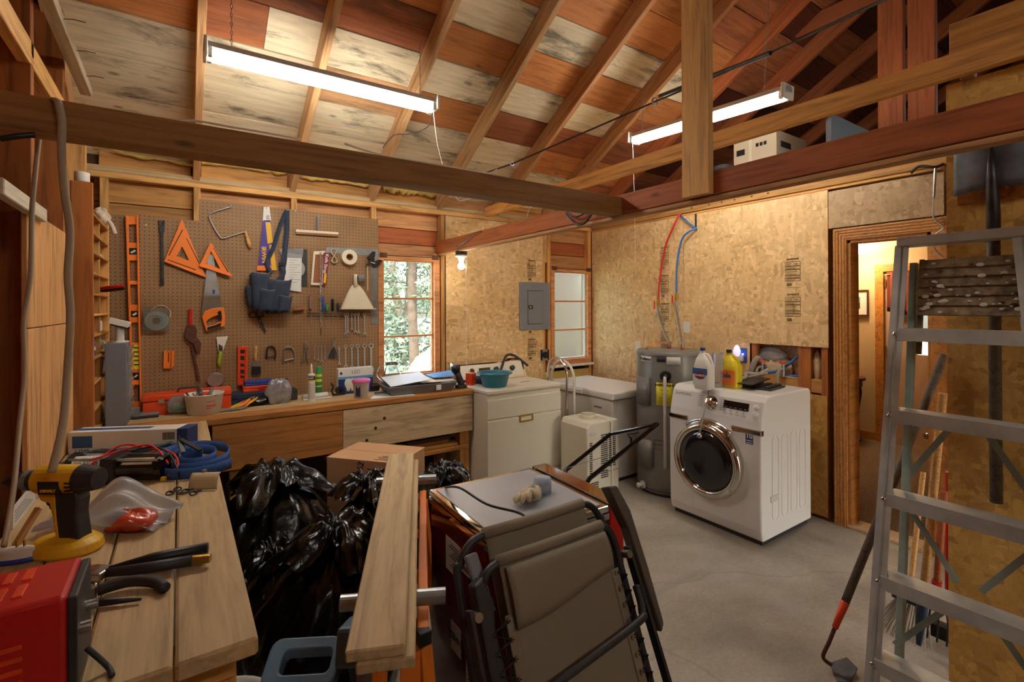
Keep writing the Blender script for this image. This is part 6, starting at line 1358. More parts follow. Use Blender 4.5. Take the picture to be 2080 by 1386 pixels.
rl_ = flat([(290, 372), (330, 376), (305, 575), (283, 572)], c7, .004, .015).build('label', 'burgundy', t, w=True); text('label_text', 'Knife Strop', .034, 'label_white', rl_, wp_(c7, 308, 440, .0198), (-.12, 0, -1), (1, 0, -.12), bold=.0006); flat([(298, 500), (312, 500), (306, 558), (292, 556)], c7, .0192, .0005).build('label_mark', 'yellow', rl_, w=True)
t = hang('auger_bit', c7, 275, 365, 'long twisted steel auger bit hanging down past the screwdrivers', 'drill bit')
tw = [wp_(c7, 275+.012*i*2, 370+i*4, .026) for i in range(116)]
for ph in (0, PI): B().tube([p+V((.006*math.cos(i*.55+ph), .006*math.sin(i*.55+ph), 0)) for i, p in enumerate(tw)], .0036, 5).build('flute', 'steel', t, w=True, smooth=True)
B().tube([wp_(c7, 277, 835, .026), wp_(c7, 277, 882, .026)], [.004, .0025], 6).build('tip', 'rust', t, w=True)
t = hang('cord_hank', c7, 357, 350, 'hank of beige cord tied in a figure eight', 'cord')
for k in range(4): B().tube([wp_(c7, 356+(14+k*1.6)*math.sin(2*a)*.9+4*math.cos(a), 393+42*math.cos(a), .012+.002*k) for a in [2*PI*i/28 for i in range(28)]], .004, 6, closed=True).build('strand', 'tan_case', t, w=True, smooth=True)
t = hang('tape_roll', c7, 443, 372, 'big white roll of tape hung on the pegboard', 'tape roll')
B().lathe([(.028, 0), (.06, 0), (.062, .004), (.062, .044), (.06, .048), (.028, .048), (.028, 0)], wp_(c7, 443, 402, .002), 40, MW, cap=False).build('tape', 'cream', t, w=True, smooth=False); B().lathe([(.026, -.0), (.0285, 0), (.0285, .046), (.026, .046), (.026, 0)], wp_(c7, 443, 402, .002), 30, MW, cap=False).build('core', 'cardboard', t, w=True)
t = hang('framing_square', c7, 605, 400, 'large grey steel framing square with a long vertical blade', 'square'); flat([(583, 352), (626, 355), (626, 812), (581, 808)], c7, .001, .002).build('blade', 'galv', t, w=True); flat([(312, 338), (626, 350), (626, 392), (308, 372)], c7, .001, .0019).build('tongue', 'galv', t, w=True)
t = hang('spring_clamp', c7, 600, 415, 'black spring clamp with a white band on the framing square', 'clamp'); flat([(555, 400), (590, 365), (607, 368), (600, 425), (580, 435), (545, 460), (550, 445), (575, 420)], c7, .006, .02).build('jaw', 'black', t, w=True, bev=.003); flat([(600, 425), (628, 415), (652, 420), (618, 460), (600, 465), (585, 440)], c7, .006, .02).build('handle', 'black', t, w=True, bev=.003); B().tube([wp_(c7, 580, 430, .03), wp_(c7, 608, 438, .03)], .004, 6).build('band', 'white_mat', t, w=True)
B().tube([wp_(c7, 562, 435, .012), wp_(c7, 564, 605, .012)], .003, 6).build('strap', 'cream', t, w=True)
# dust pan with tape on its handle
t = hang('dust_pan', c7, 487, 520, 'white plastic dust pan hanging by its handle', 'dust pan')
def pan(u, v):
    x0, x1 = 470+(395-470)*v**.75, 505+(602-505)*v**.75; y = 570+148*v
    p = wp_(c7, x0+(x1-x0)*u, y, .006); p.y -= .05*math.sin(PI*u)**.5*(.35+.65*v)*(1.) ; return p
pb2 = B().grid(22, 14, pan); pb2.build('pan', 'cream', t, w=True, smooth=True, solid=.004)
flat([(395, 712), (602, 712), (602, 719), (393, 719)], c7, .006, .055).build('lip', 'cream', t, w=True)
B().tube([wp_(c7, *p, .03) for p in ((490, 580), (487, 540), (488, 505))], [.018, .014, .014], 10).build('handle', 'cream', t, w=True, smooth=True)
B().lathe([(.02, -.0), (.027, -.0), (.027, .045), (.02, .045), (.02, 0)], wp_(c7, 505, 532, .035), 24, Mx(((.25, 0, 1), (0, 1, 0), (-1, 0, .25))), cap=False).build('tape_ring', 'gray_plastic', t, w=True)
# squeegee
t = hang('squeegee', c7, 257, 165, 'window squeegee with reddish blade at the pegboard top', 'squeegee'); B().cyl(wp_(c7, 257, 150), wp_(c7, 257, 232), .010, .011, 10).build('handle', 'gray_plastic', t, w=True); flat([(122, 230), (380, 248), (382, 262), (122, 246)], c7, .008, .014).build('channel', 'cream', t, w=True); flat([(124, 246), (382, 262), (382, 275), (124, 258)], c7, .010, .008).build('blade', 'brown_print', t, w=True)
# screwdriver rack
rk = thing('screwdriver_rack', at(*c7(300, 740), Y=YG), 'wire screwdriver rack on the pegboard', 'rack')
for dy, dz in ((.012, 735), (.03, 738), (.012, 750), (.03, 752)): B().tube([wp_(c7, 190, dz, dy), wp_(c7, 415, dz+4, dy)], .0018, 6).build('wire', 'steel', rk, w=True)
for x in (195, 250, 330, 405): B().tube([wp_(c7, x, 742, 0), wp_(c7, x, 742, .032)], .0018, 6).build('wire', 'steel', rk, w=True)
for x, y0, y1, y2, m, lab in ((213, 632, 728, 806, 'red', 'screwdriver with red and grey handle in the rack'), (288, 640, 735, 780, 'blue', 'screwdriver with blue handle behind the auger bit'), (313, 688, 735, 752, 'green', 'stubby screwdriver with green handle in the rack'), (348, 655, 730, 802, 'black', 'long screwdriver with black handle in the rack'), (381, 678, 735, 786, 'charcoal', 'shorter screwdriver with black handle next to dust pan')):
    t = thing('screwdriver', wp_(c7, x, y1, .02), lab, 'screwdriver'); B().tube([wp_(c7, x, y0, .021), wp_(c7, x, y0+12, .021), wp_(c7, x, y1-15, .021), wp_(c7, x, y1, .021)], [.009, .012, .011, .007], 10).build('handle', m, t, w=True, smooth=True); B().cyl(wp_(c7, x, y1-3, .021), wp_(c7, x, y2, .021), .0035, .0025, 8).build('shaft', 'steel', t, w=True)
    if m == 'red': flat([(207, 640), (219, 640), (219, 715), (207, 715)], c7, .030, .004).build('grip_inset', 'gray_plastic', t, w=True)
t = hang('awl', c6, 1120, 712, 'awl with orange wooden handle stuck sideways in the pegboard', 'awl'); B().tube([wp_(c6, 1130, 728, .02), wp_(c6, 1160, 720, .02), wp_(c6, 1198, 714, .02)], [.011, .013, .011], 10).build('handle', 'brown_print', t, w=True, smooth=True); B().cyl(wp_(c6, 1130, 728, .02), wp_(c6, 1070, 748, .02), .002, .0012, 6).build('spike', 'steel', t, w=True)
# wrenches
ORD = ('first', 'second', 'third', 'fourth', 'fifth', 'sixth')
def wrench(m, x, y0, y1, w_, label, grp=None):
    t = hang('combination_wrench', m, x, y0+w_*.9, label, 'wrench', grp); sc = 1/3.0125
    p0, p1 = wp_(m, x, y0+w_, .016), wp_(m, x+(2 if w_ > 8 else 1), y1-w_, .016); k = (at(*m(x+1, y0), Y=YG).x-at(*m(x, y0), Y=YG).x); r_ = w_*k
    B().lathe([(r_*.55, 0), (r_, 0), (r_, .007), (r_*.55, .007), (r_*.55, 0)], p0+V((0, .0035, 0)), 18, MW, cap=False).build('box_end', 'wrench_steel', t, w=True); B().bar(p0+V((0, 0, -r_*.9)), p1, r_*.75, .0045, up=(0, 1, 0)).build('shank', 'wrench_steel', t, w=True, bev=.001)
    a = V((p1.x, p1.y, p1.z)); o = [(a.x-r_*.5, a.z+r_*.8), (a.x+r_*.5, a.z+r_*.8), (a.x+r_*1.05, a.z-r_*.1), (a.x+r_*.9, a.z-r_*1.1), (a.x+r_*.45, a.z-r_*1.1), (a.x+r_*.45, a.z-r_*.2), (a.x-r_*.45, a.z-r_*.2), (a.x-r_*.45, a.z-r_*1.1), (a.x-r_*.9, a.z-r_*1.1), (a.x-r_*1.05, a.z-r_*.1)]
    B().prism(o, .006, None, (0, p1.y-.003, 0)).build('open_end', 'wrench_steel', t, w=True)
for k, (x, y0, y1, w_) in enumerate(((427, 742, 880, 11), (440, 742, 868, 10), (465, 742, 845, 8), (485, 742, 862, 9), (505, 742, 868, 9), (543, 742, 878, 10))):
    wrench(c7, x, y0, y1, w_, ORD[k]+' wrench from the screwdriver rack in the row below the dust pan', 'wrenches below the dust pan')
for k, (x, y0, y1, w_) in enumerate(((237, 937, 1025, 6), (258, 937, 1035, 6), (280, 937, 1040, 7), (301, 937, 1025, 6))): wrench(c7, x, y0, y1, w_, ORD[k]+' small wrench counted from the locking pliers towards the slip joint pliers', 'small wrenches beside the pliers')
for k, (x, y0, y1, w_) in enumerate(((388, 945, 1060, 9), (427, 935, 1078, 12), (465, 932, 1080, 12), (502, 930, 1085, 13), (543, 928, 1095, 14), (583, 926, 1100, 16))): wrench(c7, x, y0, y1, w_, ORD[k]+' wrench from the slip joint pliers in the graded row above the lamp carton', 'graded wrenches above the lamp carton')
t = hang('pliers', c7, 350, 925, 'slip joint pliers with dark grips between the wrench rows', 'pliers'); flat([(343, 897), (350, 895), (352, 920), (360, 895), (364, 900), (360, 940), (345, 945)], c7, .008, .012).build('jaws', 'steel', t, w=True, bev=.002)
for s in (-1, 1): B().tube(spline([wp_(c7, 352, 938, .016), wp_(c7, 352+s*14, 960, .016), wp_(c7, 350+s*26, 990, .016), wp_(c7, 346+s*29, 1018, .016)], 5), .0058, 8).build('handle', 'steel', t, w=True, smooth=True)
flat([(345, 950), (365, 985), (362, 1020), (322, 1018), (335, 975)], c7, .004, .004).build('card', 'charcoal', t, w=True)
t = hang('locking_pliers', c7, 180, 930, 'steel locking pliers hanging beside the C clamps', 'pliers'); flat([(172, 922), (190, 922), (196, 955), (170, 955)], c7, .008, .014).build('jaws', 'steel', t, w=True, bev=.002)
for s, e in ((-1, 160), (1, 200)): B().tube(spline([wp_(c7, 182, 950, .016), wp_(c7, 182+s*7, 985, .016), wp_(c7, 182+s*10, 1015, .016), wp_(c7, e, 1048, .016)], 5), .006, 8).build('handle', 'steel', t, w=True, smooth=True)
B().cyl(wp_(c7, 188, 1020, .016), wp_(c7, 207, 1012, .016), .004, .004, 8).build('adjusting_screw', 'steel', t, w=True)
for k, (x, y) in enumerate(((228, 203), (222, 633), (546, 636), (1145, 118), (1150, 1195))):
    p = wp_(c6, x, y, .0); B().lathe([(.008, 0), (.006, .003), (.0, .004)], p+V((0, .0, 0)), 10, MW, cap=False).build('screw', 'steel', wall_back)
# ---------------------------------------------------------------- on the long bench
def on(px, py, dz=0.): p = at(px, py, Z=ZB+dz); return p
q = on(288+0, 838); q2 = on(470, 812)
tb = thing('tool_box', ((q.x+q2.x)/2, 3.9, ZB), 'long flat orange red steel tool box at the back of the bench', 'tool box')
hw_ = (at(470, 820, Y=3.82).x-at(289, 830, Y=3.82).x)/2; cx_ = (at(470, 820, Y=3.82).x+at(289, 830, Y=3.82).x)/2; tb.location.x = cx_; TM[tb.name] = Mx.Translation(tb.location)
B().bx(-hw_, hw_, -.08, .10, 0, .085).build('body', 'orange_red', tb, bev=.004); B().bx(-hw_-.003, hw_+.003, -.084, .104, .088, .125).build('lid', 'orange_red', tb, bev=.006)
for x in (-hw_*.6, hw_*.6): B().bx(x-.015, x+.015, -.09, -.083, .075, .1).build('latch', 'steel', tb)
B().tube([(-.06, -.0, .125), (-.05, .0, .15), (.05, .0, .15), (.06, .0, .125)], .006, 8).build('handle', 'dark_steel', tb)
# bucket of hardware
q = on(*cB(625, 498)); bu = thing('hardware_tub', (q.x, q.y+.085, ZB), 'white plastic tub with red print holding loose hardware', 'tub')
B().lathe([(.085, 0), (.092, .005), (.108, .12), (.112, .125), (.112, .13), (.106, .13), (.09, .012), (.0, .01)], n=32, cap=False).build('tub', 'white_mat', bu, smooth=True)
for k, (w_, z_) in enumerate(((.05, .085), (.06, .06), (.06, .054), (.025, .042))):      # red print, blurred in the photograph
    B().grid(6, 2, lambda u, v: V((.101+.11*(z_-.05)+.0012, 0, 0)).xyz*0+V(((.0985+.13*(z_-.05))*math.cos(-1.5+u*w_/.1), (.0985+.13*(z_-.05))*math.sin(-1.5+u*w_/.1), z_+.004*v))).build('print', 'red', bu, solid=.0006)
rg = random.Random(31)
for i in range(16):
    a = V((rg.uniform(-.07, .07), rg.uniform(-.07, .07), .1)); d_ = V((rg.uniform(-1, 1), rg.uniform(-1, 1), rg.uniform(.2, 1))).normalized(); B().cyl(a, a+d_*.07, .006, .005, 6).build('bolt', 'steel' if i % 3 else 'charcoal', bu)
q = on(*cB(420, 500)); pb3 = thing('parts_bag', (q.x, q.y+.06, ZB), 'clear plastic bag of green parts leaning on the white tub', 'bag'); B().grid(24, 14, lump((0, 0, .062), (.07, .04, .05), 11), cu=True).build('bag', 'clear_dull', pb3, smooth=True); B().grid(14, 8, lump((.01, .0, .045), (.05, .02, .022), 12), cu=True).build('contents', 'green', pb3, smooth=True)
def pcase(name, px, py, w_, d_, h_, m, label, z=0., rz=0., dy=0.):
    q = at(px, py, Y=3.83); t = thing(name, (q.x, 3.83+d_/2+dy, ZB+z), label, 'case', rz=rz); B().bx(-w_/2, w_/2, -d_/2, d_/2, 0, h_*.55).build('base', m, t, bev=.006); B().bx(-w_/2, w_/2, -d_/2, d_/2, h_*.56, h_).build('lid', m, t, bev=.006)
    for x in (-.3, .3): B().bx(x*w_-.012, x*w_+.012, -d_/2-.004, -d_/2+.002, h_*.4, h_*.72).build('latch', m, t, bev=.002)
    return t
c1 = pcase('drill_case', *cB(1015, 345), .28, .17, .085, 'navy', 'navy blue plastic tool case at the bottom of the stack', 0, .03)
c2 = thing('socket_case', c1.location+V((.06, .01, .0855)), 'flat red plastic case on the navy tool case', 'case', rz=-.03); B().bx(-.115, .115, -.06, .06, 0, .02).build('base', 'orange_red', c2, bev=.004); B().bx(-.115, .115, -.06, .06, .021, .04).build('lid', 'orange_red', c2, bev=.004); B().bx(-.02, .02, -.064, -.058, .012, .03).build('latch', 'red', c2)
c3 = thing('bit_case', c2.location+V((-.015, .0, .0405)), 'small blue plastic case on top of the red one', 'case', rz=.02); B().bx(-.09, .09, -.05, .05, 0, .016).build('base', 'blue', c3, bev=.004); B().bx(-.09, .09, -.05, .05, .017, .033).build('lid', 'blue', c3, bev=.004); B().bx(-.015, .015, -.053, -.048, .01, .024).build('latch', 'blue', c3)
q = at(*cB(1330, 380), Y=3.8); c4 = thing('black_case', (q.x, 3.9, ZB), 'small black plastic case beside the foil bag', 'case'); B().bx(-.05, .05, -.05, .05, 0, .05).build('base', 'charcoal', c4, bev=.005); B().bx(-.05, .05, -.05, .05, .051, .08).build('lid', 'charcoal', c4, bev=.005)
q = on(*cB(1240, 415)); fb = thing('zip_bag', (q.x, q.y+.045, ZB), 'shiny zip bag of hardware leaning on the cases', 'bag'); B().grid(24, 16, lump((0, .02, .085), (.085, .025, .082), 15), cu=True).build('bag', 'foil_bag', fb, smooth=True); B().bx(-.075, .06, .025, .028, .155, .175).build('zip_strip', 'purple', fb)
q = on(*cB(1080, 425)); fb = thing('black_pouch', (q.x, q.y+.06, ZB), 'crumpled black plastic packet in front of the navy case', 'packet'); B().grid(26, 14, lump((0, 0, .03), (.09, .035, .024), 18), cu=True).build('packet', 'bag', fb, smooth=True)
yb_ = [('yellow', 0), ('yellow', 1), ('red_cord', 2), ('yellow', 3)]
for k, (m, i) in enumerate(yb_):
    q = on(*cB(800+45*k, 470-6*k)); t = thing('pliers', (q.x, q.y+.02, ZB), ('yellow handled pliers lying beside the white tub', 'yellow handled cutters on the pile of pliers', 'red handled pliers lying in the yellow pile', 'yellow handled pliers nearest to the black packet')[k], 'pliers', rz=.5+.12*k)
    for s in (-1, 1): B().tube(spline([(.02, 0, .012), (.05, s*.014, .02+.004*k), (.1, s*.02, .03+.006*k), (.14, s*.012, .035+.006*k)], 5), .007, 8).build('handle', m, t, smooth=True)
    B().tube([(.03, 0, .012), (-.015, 0, .01), (-.04, 0, .008)], [.012, .009, .003], 8).build('jaws', 'steel', t)
# caulk tubes, paper
def caulk(px, py, h_, m, label, band):
    q = on(px, py); t = thing('caulk_tube', (q.x, q.y, ZB), label, 'caulk tube'); B().lathe([(.022, 0), (.0245, .003), (.0245, h_*.72), (.012, h_*.75)], n=24).build('tube', m, t, smooth=False); B().lathe([(.01, h_*.74), (.009, h_*.8), (.004, h_)], n=14).build('nozzle', 'cream' if m != 'green' else 'green', t, smooth=True)
    for z0, z1, mm in band: B().lathe([(.0248, h_*z0), (.0248, h_*z1)], n=24, cap=False).build('label', mm, t)
    return t
ct = caulk(633, 816, .27, 'white_mat', 'white caulk tube with black and yellow label and long nozzle', ((.58, .68, 'ink'), (.54, .57, 'label_yellow'), (.08, .5, 'white_dull')))
n2 = V((-.42, -.9, 0)); text('print', 'DAP', .022, 'label_white', ct, ct.location+n2*.0255+V((0, 0, .17)), (.9, -.42, 0), (0, 0, 1), bold=.0008)
q = on(644, 800); gt = thing('caulk_tube', (q.x+.02, q.y+.03, ZB), 'green adhesive tube standing behind the white caulk tube', 'caulk tube'); B().lathe([(.022, 0), (.024, .004), (.024, .19), (.02, .21), (.0, .215)], n=24).build('tube', 'green', gt, smooth=True)
for z0, z1 in ((.13, .15), (.09, .11), (.05, .06)): B().lathe([(.0243, z0), (.0243, z1)], n=24, cap=False).build('label', 'label_yellow', gt)
q = on(*cA(90, 800)); q2 = on(*cA(385, 765)); pr_ = thing('paper_roll', (q.x, q.y, ZB), 'white rolled paper lying behind the caulk tube', 'paper'); B().tube([(0, .05, .018), (q2.x-q.x-.02, q2.y-q.y+.05, .018)], .018, 16).build('roll', 'label_white', pr_, smooth=True); B().bx(.0, .2, .0, .05, 0, .002).build('loose_end', 'label_white', pr_)
# LED carton
a, b_ = at(*cA(455, 715), Y=3.88), at(*cA(822, 700), Y=3.88)
le = thing('lamp_carton', ((a.x+b_.x)/2, 3.91, ZB), 'white and navy LED bulb carton behind the pink lidded tub', 'carton'); hw_ = (b_.x-a.x)/2; hz_ = at(*cA(640, 455), Y=3.88).z-ZB
B().bx(-hw_, hw_, -.03, .04, 0, hz_).build('carton', 'label_white', le, bev=.002); B().bx(-hw_, hw_, -.0305, -.03, 0, hz_*.58).build('navy_panel', 'lens_blue', le); B().bx(-hw_, hw_, -.0308, -.03, hz_*.58, hz_*.68).build('blue_band', 'sky_blue', le)
for x in (-.45, -.2): B().lathe([(.012, 0), (.014, .02), (.028, .05), (.03, .07), (.02, .095), (.0, .1)], (x*hw_, -.031, .02), 16, Mx(((1, 0, 0), (0, .1, 0), (0, 0, 1)))).build('bulb_picture', 'label_white', le, smooth=True)
B().bx(-.0*hw_, hw_*.7, -.031, -.03, hz_*.3, hz_*.56).build('info_panel', 'cream', le); text('print', 'LED', .04, 'gray_plastic', le, le.location+V((0, -.031, hz_*.84)), (1, 0, 0), (0, 0, 1)); B().lathe([(.011, 0), (.011, .001)], (-hw_*.85, -.031, hz_*.82), 14, MW).build('seal', 'purple', le)
# pink lidded tub
q = on(*cA(718, 780)); pk = thing('spackle_tub', (q.x, q.y+.05, ZB), 'small translucent tub with pink lid and dark label', 'tub'); B().lathe([(.048, 0), (.05, .004), (.06, .115), (.062, .118)], n=30).build('tub', 'white_dull', pk, smooth=True); B().lathe([(.066, .116), (.067, .12), (.067, .135), (.06, .14), (.0, .138)], n=30, cap=False).build('lid', 'pink', pk, smooth=True)
n2 = V((-.66, -.75, 0)); B().box(n2*.0535+V((0, 0, .06)), (.035, .006, .085), Mx.Rotation(math.atan2(-.66, .75)*1., 3, 'Z')).build('label', 'navy', pk)
# black clamp, tape measure, knife, glass jug, paint tray, flashlight
q = on(*cA(460, 750)); t = thing('tape_dispenser', (q.x, q.y+.03, ZB), 'black tape dispenser beside the lamp carton', 'dispenser'); B().lathe([(.012, -.015), (.032, -.015), (.032, .015), (.012, .015), (.012, -.015)], (.015, 0, .034), 22, MW, cap=False).build('reel', 'black', t); B().tube(spline([(-.02, 0, .004), (-.045, 0, .03), (-.035, 0, .07), (-.05, 0, .095)]), .006, 8).build('arm', 'black', t, smooth=True); B().bx(-.04, .05, -.018, .018, 0, .01).build('foot', 'black', t)
q = on(*cA(850, 705)); t = thing('tape_measure', (q.x, q.y+.03, ZB), 'black tape measure with yellow top on the bench', 'tape measure'); B().prism(rrect(.07, .065, .015, 4, 0, .033), .04, None, (0, -.02, 0)).build('case', 'black', t, bev=.003); B().bx(-.03, .03, -.021, .021, .045, .055).build('band', 'brown_print', t)
q = on(*cA(1010, 740)); t = thing('utility_saw', (q.x, q.y+.03, ZB), 'grey folding saw lying on paper before the glass jug', 'saw', rz=-.25); B().tube(spline([(-.11, .02, .012), (-.04, .03, .014), (.04, .01, .016), (.1, -.0, .014)]), .012, 8, flat=.6).build('handle', 'olive', t, smooth=True); B().tube(spline([(-.11, -.015, .01), (0, -.02, .012), (.1, -.0, .012)]), .009, 8, flat=.5).build('blade', 'gray_plastic', t, smooth=True)
tag(B().add([on(*cA(790, 785)), on(*cA(1270, 745)), on(*cA(1150, 705)), on(*cA(840, 735))], [(0, 1, 2, 3)]).build('paper_sheet', 'label_white', org=on(*cA(1000, 745)), solid=.001), 'white paper sheet lying under the folding saw', 'paper')
bpy.data.objects['paper_sheet'].location.z += .001
q = on(*cA(1020, 655)); q = at(*cA(1020, 655), Y=3.9); jg = thing('glass_jug', (q.x, 3.9, ZB), 'clear glass jug standing in front of the window', 'jug'); B().lathe([(.05, 0), (.055, .005), (.075, .06), (.078, .1), (.06, .15), (.045, .19), (.052, .22), (.05, .22), (.043, .19), (.057, .15), (.074, .1), (.071, .06), (.05, .01), (.0, .008)], n=30, cap=False).build('glass', 'clear', jg, smooth=True); B().tube(spline([(-.07, 0, .07), (-.12, 0, .12), (-.1, 0, .19), (-.05, 0, .2)]), .007, 8).build('handle', 'clear', jg, smooth=True)
q = on(*cA(1330, 725)); pt = thing('paint_tray', (q.x+.02, q.y+.12, ZB), 'grey plastic paint tray full of papers on the bench end', 'tray', rz=-.06)
tr_ = B(); tr_.grid(2, 2, lambda u, v: V((-.24+.48*u, -.12+.24*v, .004)))
tr_.add([(-.24, -.12, .0), (.24, -.12, .0), (.28, -.15, .07), (-.28, -.15, .07)], [(0, 1, 2, 3)]); tr_.add([(-.24, .12, .0), (.24, .12, .0), (.28, .15, .07), (-.28, .15, .07)], [(0, 1, 2, 3)]); tr_.add([(-.24, -.12, 0), (-.24, .12, 0), (-.28, .15, .07), (-.28, -.15, .07)], [(0, 1, 2, 3)]); tr_.add([(.24, -.12, 0), (.24, .12, 0), (.28, .15, .07), (.28, -.15, .07)], [(0, 1, 2, 3)])
tr_.build('tray', 'gray_plastic', pt, solid=.005); B().bx(.1, .14, -.155, -.15, .02, .06).build('label', 'label_white', pt)
for k, (x0, x1, y0, y1, z0, z1, m, lab) in enumerate(((-.26, .06, -.14, .12, .075, .135, 'label_white', 'white instruction booklet tilted on the paint tray'), (.0, .28, -.12, .14, .08, .1, 'carton', 'tan paper envelope lying across the paint tray'), (.12, .36, -.06, .15, .104, .125, 'sky_blue', 'pale blue folder on the paint tray by the flashlight'))):
    b = B(); M2 = pt.matrix_world; b.add([M2 @ V(p) for p in ((x0, y0, z0), (x1, y0, z0-.002 if k else z0+.03), (x1, y1, z1), (x0, y1, z1-.02))], [(0, 1, 2, 3)]); tag(b.build('booklet', m, org=M2 @ V(((x0+x1)/2, 0, z0)), solid=.004), lab, 'paper')
q = on(*cA(1745, 678)); fl = thing('flashlight', (q.x, q.y+.03, ZB), 'dark handheld flashlight standing on its battery at the bench end', 'flashlight'); B().tube([(.03, 0, .0), (.02, 0, .05), (.0, 0, .1), (-.02, 0, .14)], [.035, .027, .024, .03], 14).build('grip', 'charcoal', fl, smooth=True); B().tube([(-.02, 0, .135), (-.028, 0, .155), (-.035, 0, .19)], [.03, .038, .042], 16).build('head', 'black', fl, smooth=True); B().bx(-.02, .06, -.035, .035, 0, .03).build('battery', 'charcoal', fl, bev=.006)
# organiser with drawers at the bench corner
q = at(222, 855, Y=3.62); w0 = at(222, 790, Y=3.6); w1 = at(268, 790, Y=3.6); zt3 = at(245, 697, Y=3.6).z
og = thing('drawer_organizer', ((w0.x+w1.x)/2, 3.68, ZB), 'grey parts organiser cabinet with clear tip-out drawers', 'organizer'); hw_ = (w1.x-w0.x)/2
B().bx(-hw_-.02, hw_*.55, -.08, .1, 0, zt3-ZB).build('cabinet', 'gray_plastic', og, bev=.004)
nd = 9
for i in range(nd):
    z0 = .02+(zt3-ZB-.04)*i/nd; z1 = z0+(zt3-ZB-.04)/nd*.9
    for yk in (-.07, .02): B().prism([(hw_*.55, z0), (hw_*.7, z0), (hw_*1.05, z1), (hw_*.55, z1)], .08, None, (0, yk, 0)).build('drawer', 'clear_dull', og)
st4 = thing('desk_bracket', (og.location.x-.01, 3.68, zt3), 'small white bracket with slanted black and white top on the organiser', 'bracket'); B().cyl((0, 0, 0), (0, 0, .09), .022).build('stem', 'white_dull', st4); B().box((.0, 0, .115), (.1, .06, .035), Mx.Rotation(R(18), 3, 'Y')).build('head', 'white_mat', st4, bev=.003); B().box((.004, -.0, .095), (.09, .058, .015), Mx.Rotation(R(18), 3, 'Y')).build('head_base', 'black', st4); B().cyl((0, 0, 0), (0, 0, .008), .045).build('foot', 'white_mat', st4)
q = on(*cB(40, 530)); cu_ = thing('clear_cup', (q.x, q.y+.02, ZB+.0), 'clear plastic cup of small hardware in front of the organiser', 'cup'); B().lathe([(.026, 0), (.028, .003), (.036, .065), (.037, .066), (.034, .065), (.026, .005), (0, .004)], n=20, cap=False).build('cup', 'clear_dull', cu_, smooth=True)
for i in range(7): B().cyl((rg.uniform(-.015, .015), rg.uniform(-.015, .015), .012), (rg.uniform(-.02, .02), rg.uniform(-.02, .02), .03), .004, .004, 6).build('screw', 'steel', cu_)
q = on(*cB(150, 525)); gc = thing('flat_case', (q.x, q.y+.05, ZB), 'flat dark grey plastic case beside the clear cup', 'case'); B().bx(-.07, .06, -.04, .07, 0, .014).build('base', 'charcoal', gc, bev=.003); B().bx(-.07, .06, -.04, .07, .015, .026).build('lid', 'gray_plastic', gc, bev=.003)
# ---------------------------------------------------------------- wall shelf of cubbies on the left studs
sx0, sx1, sy0, sy1, sz0, sz1 = X0+.003, -.372, 3.31, 3.99, ZB+.003, 2.21
ws = thing('cubby_shelf', ((sx0+sx1)/2, (sy0+sy1)/2, sz0), 'tall wooden cubby shelf fixed to the left studs', 'shelf')
lumber('side_panel', (sx0+.045, sy0, sz0), (sx0+.045, sy0, sz1), .09, .02, 'w_side', ws, up=(0, 1, 0))
lumber('side_panel', (sx0+.045, sy1-.01, sz0), (sx0+.045, sy1-.01, sz1-.1), .09, .018, 'w_yellow', ws, up=(0, 1, 0))
lumber('divider', (sx0+.04, 3.65, sz0), (sx0+.04, 3.65, sz1-.15), .08, .012, 'w_yellow', ws, up=(0, 1, 0))
zsh = [.0, .13, .27, .40, .52, .63, .74, .85, .96, 1.06, 1.16]
for z in zsh: lumber('shelf_board', (sx0+.045, sy0+.01, sz0+z+.01), (sx0+.045, sy1-.02, sz0+z+.01), .088, .012, 'w_yellow', ws)
def shelf_item(nm, y, k, label, cat, fn): t = thing(nm, (sx0+.045, y, sz0+zsh[k]+.017), label, cat); fn(t); return t
shelf_item('rag', 3.85, 10, 'crumpled white rag spilling off the top cubby', 'rag', lambda t: (B().grid(24, 14, lump((.02, .0, .05), (.045, .08, .05), 41), cu=True).build('cloth', 'rag', t, smooth=True), B().tube(spline([(.05, -.02, .04), (.075, -.04, .0), (.09, -.05, -.05)]), [.012]*17, 8).build('corner', 'rag', t, smooth=True)))
shelf_item('pliers', 3.72, 6, 'red and black handled cutters sticking out of a cubby', 'pliers', lambda t: (B().tube([(0, .05, .03), (.06, .0, .04), (.14, -.06, .05)], [.008, .011, .009], 8).build('handle', 'red', t, smooth=True), B().tube([(0, .06, .02), (.06, .015, .025), (.14, -.045, .035)], [.008, .011, .009], 8).build('handle', 'black', t, smooth=True), B().tube([(0, .06, .025), (-.03, .09, .02)], [.012, .006], 8).build('jaws', 'steel', t)))
shelf_item('glue_tube', 3.8, 8, 'white glue tube lying in a high cubby', 'tube', lambda t: (B().tube([(0, -.05, .014), (.02, .05, .014)], .012, 10).build('tube', 'white_mat', t, smooth=True), B().cyl((.02, .05, .014), (.025, .075, .014), .006).build('cap', 'white_dull', t)))
shelf_item('pill_bottle', 3.78, 4, 'white plastic bottle on the middle cubby shelf', 'bottle', lambda t: (B().lathe([(.025, 0), (.03, .005), (.03, .06), (.02, .07)], n=18).build('body', 'white_mat', t, smooth=True), B().cyl((0, 0, .07), (0, 0, .088), .02).build('cap', 'white_gloss', t)))
shelf_item('spray_can', 3.5, 3, 'blue labelled spray can in a lower cubby', 'can', lambda t: (B().lathe([(.028, 0), (.03, .003), (.03, .075), (.018, .085)], n=18).build('can', 'blue', t, smooth=True), B().lathe([(.0303, .03), (.0303, .05)], n=18, cap=False).build('label', 'label_white', t), B().cyl((0, 0, .085), (0, 0, .1), .01).build('nozzle', 'white_mat', t)))
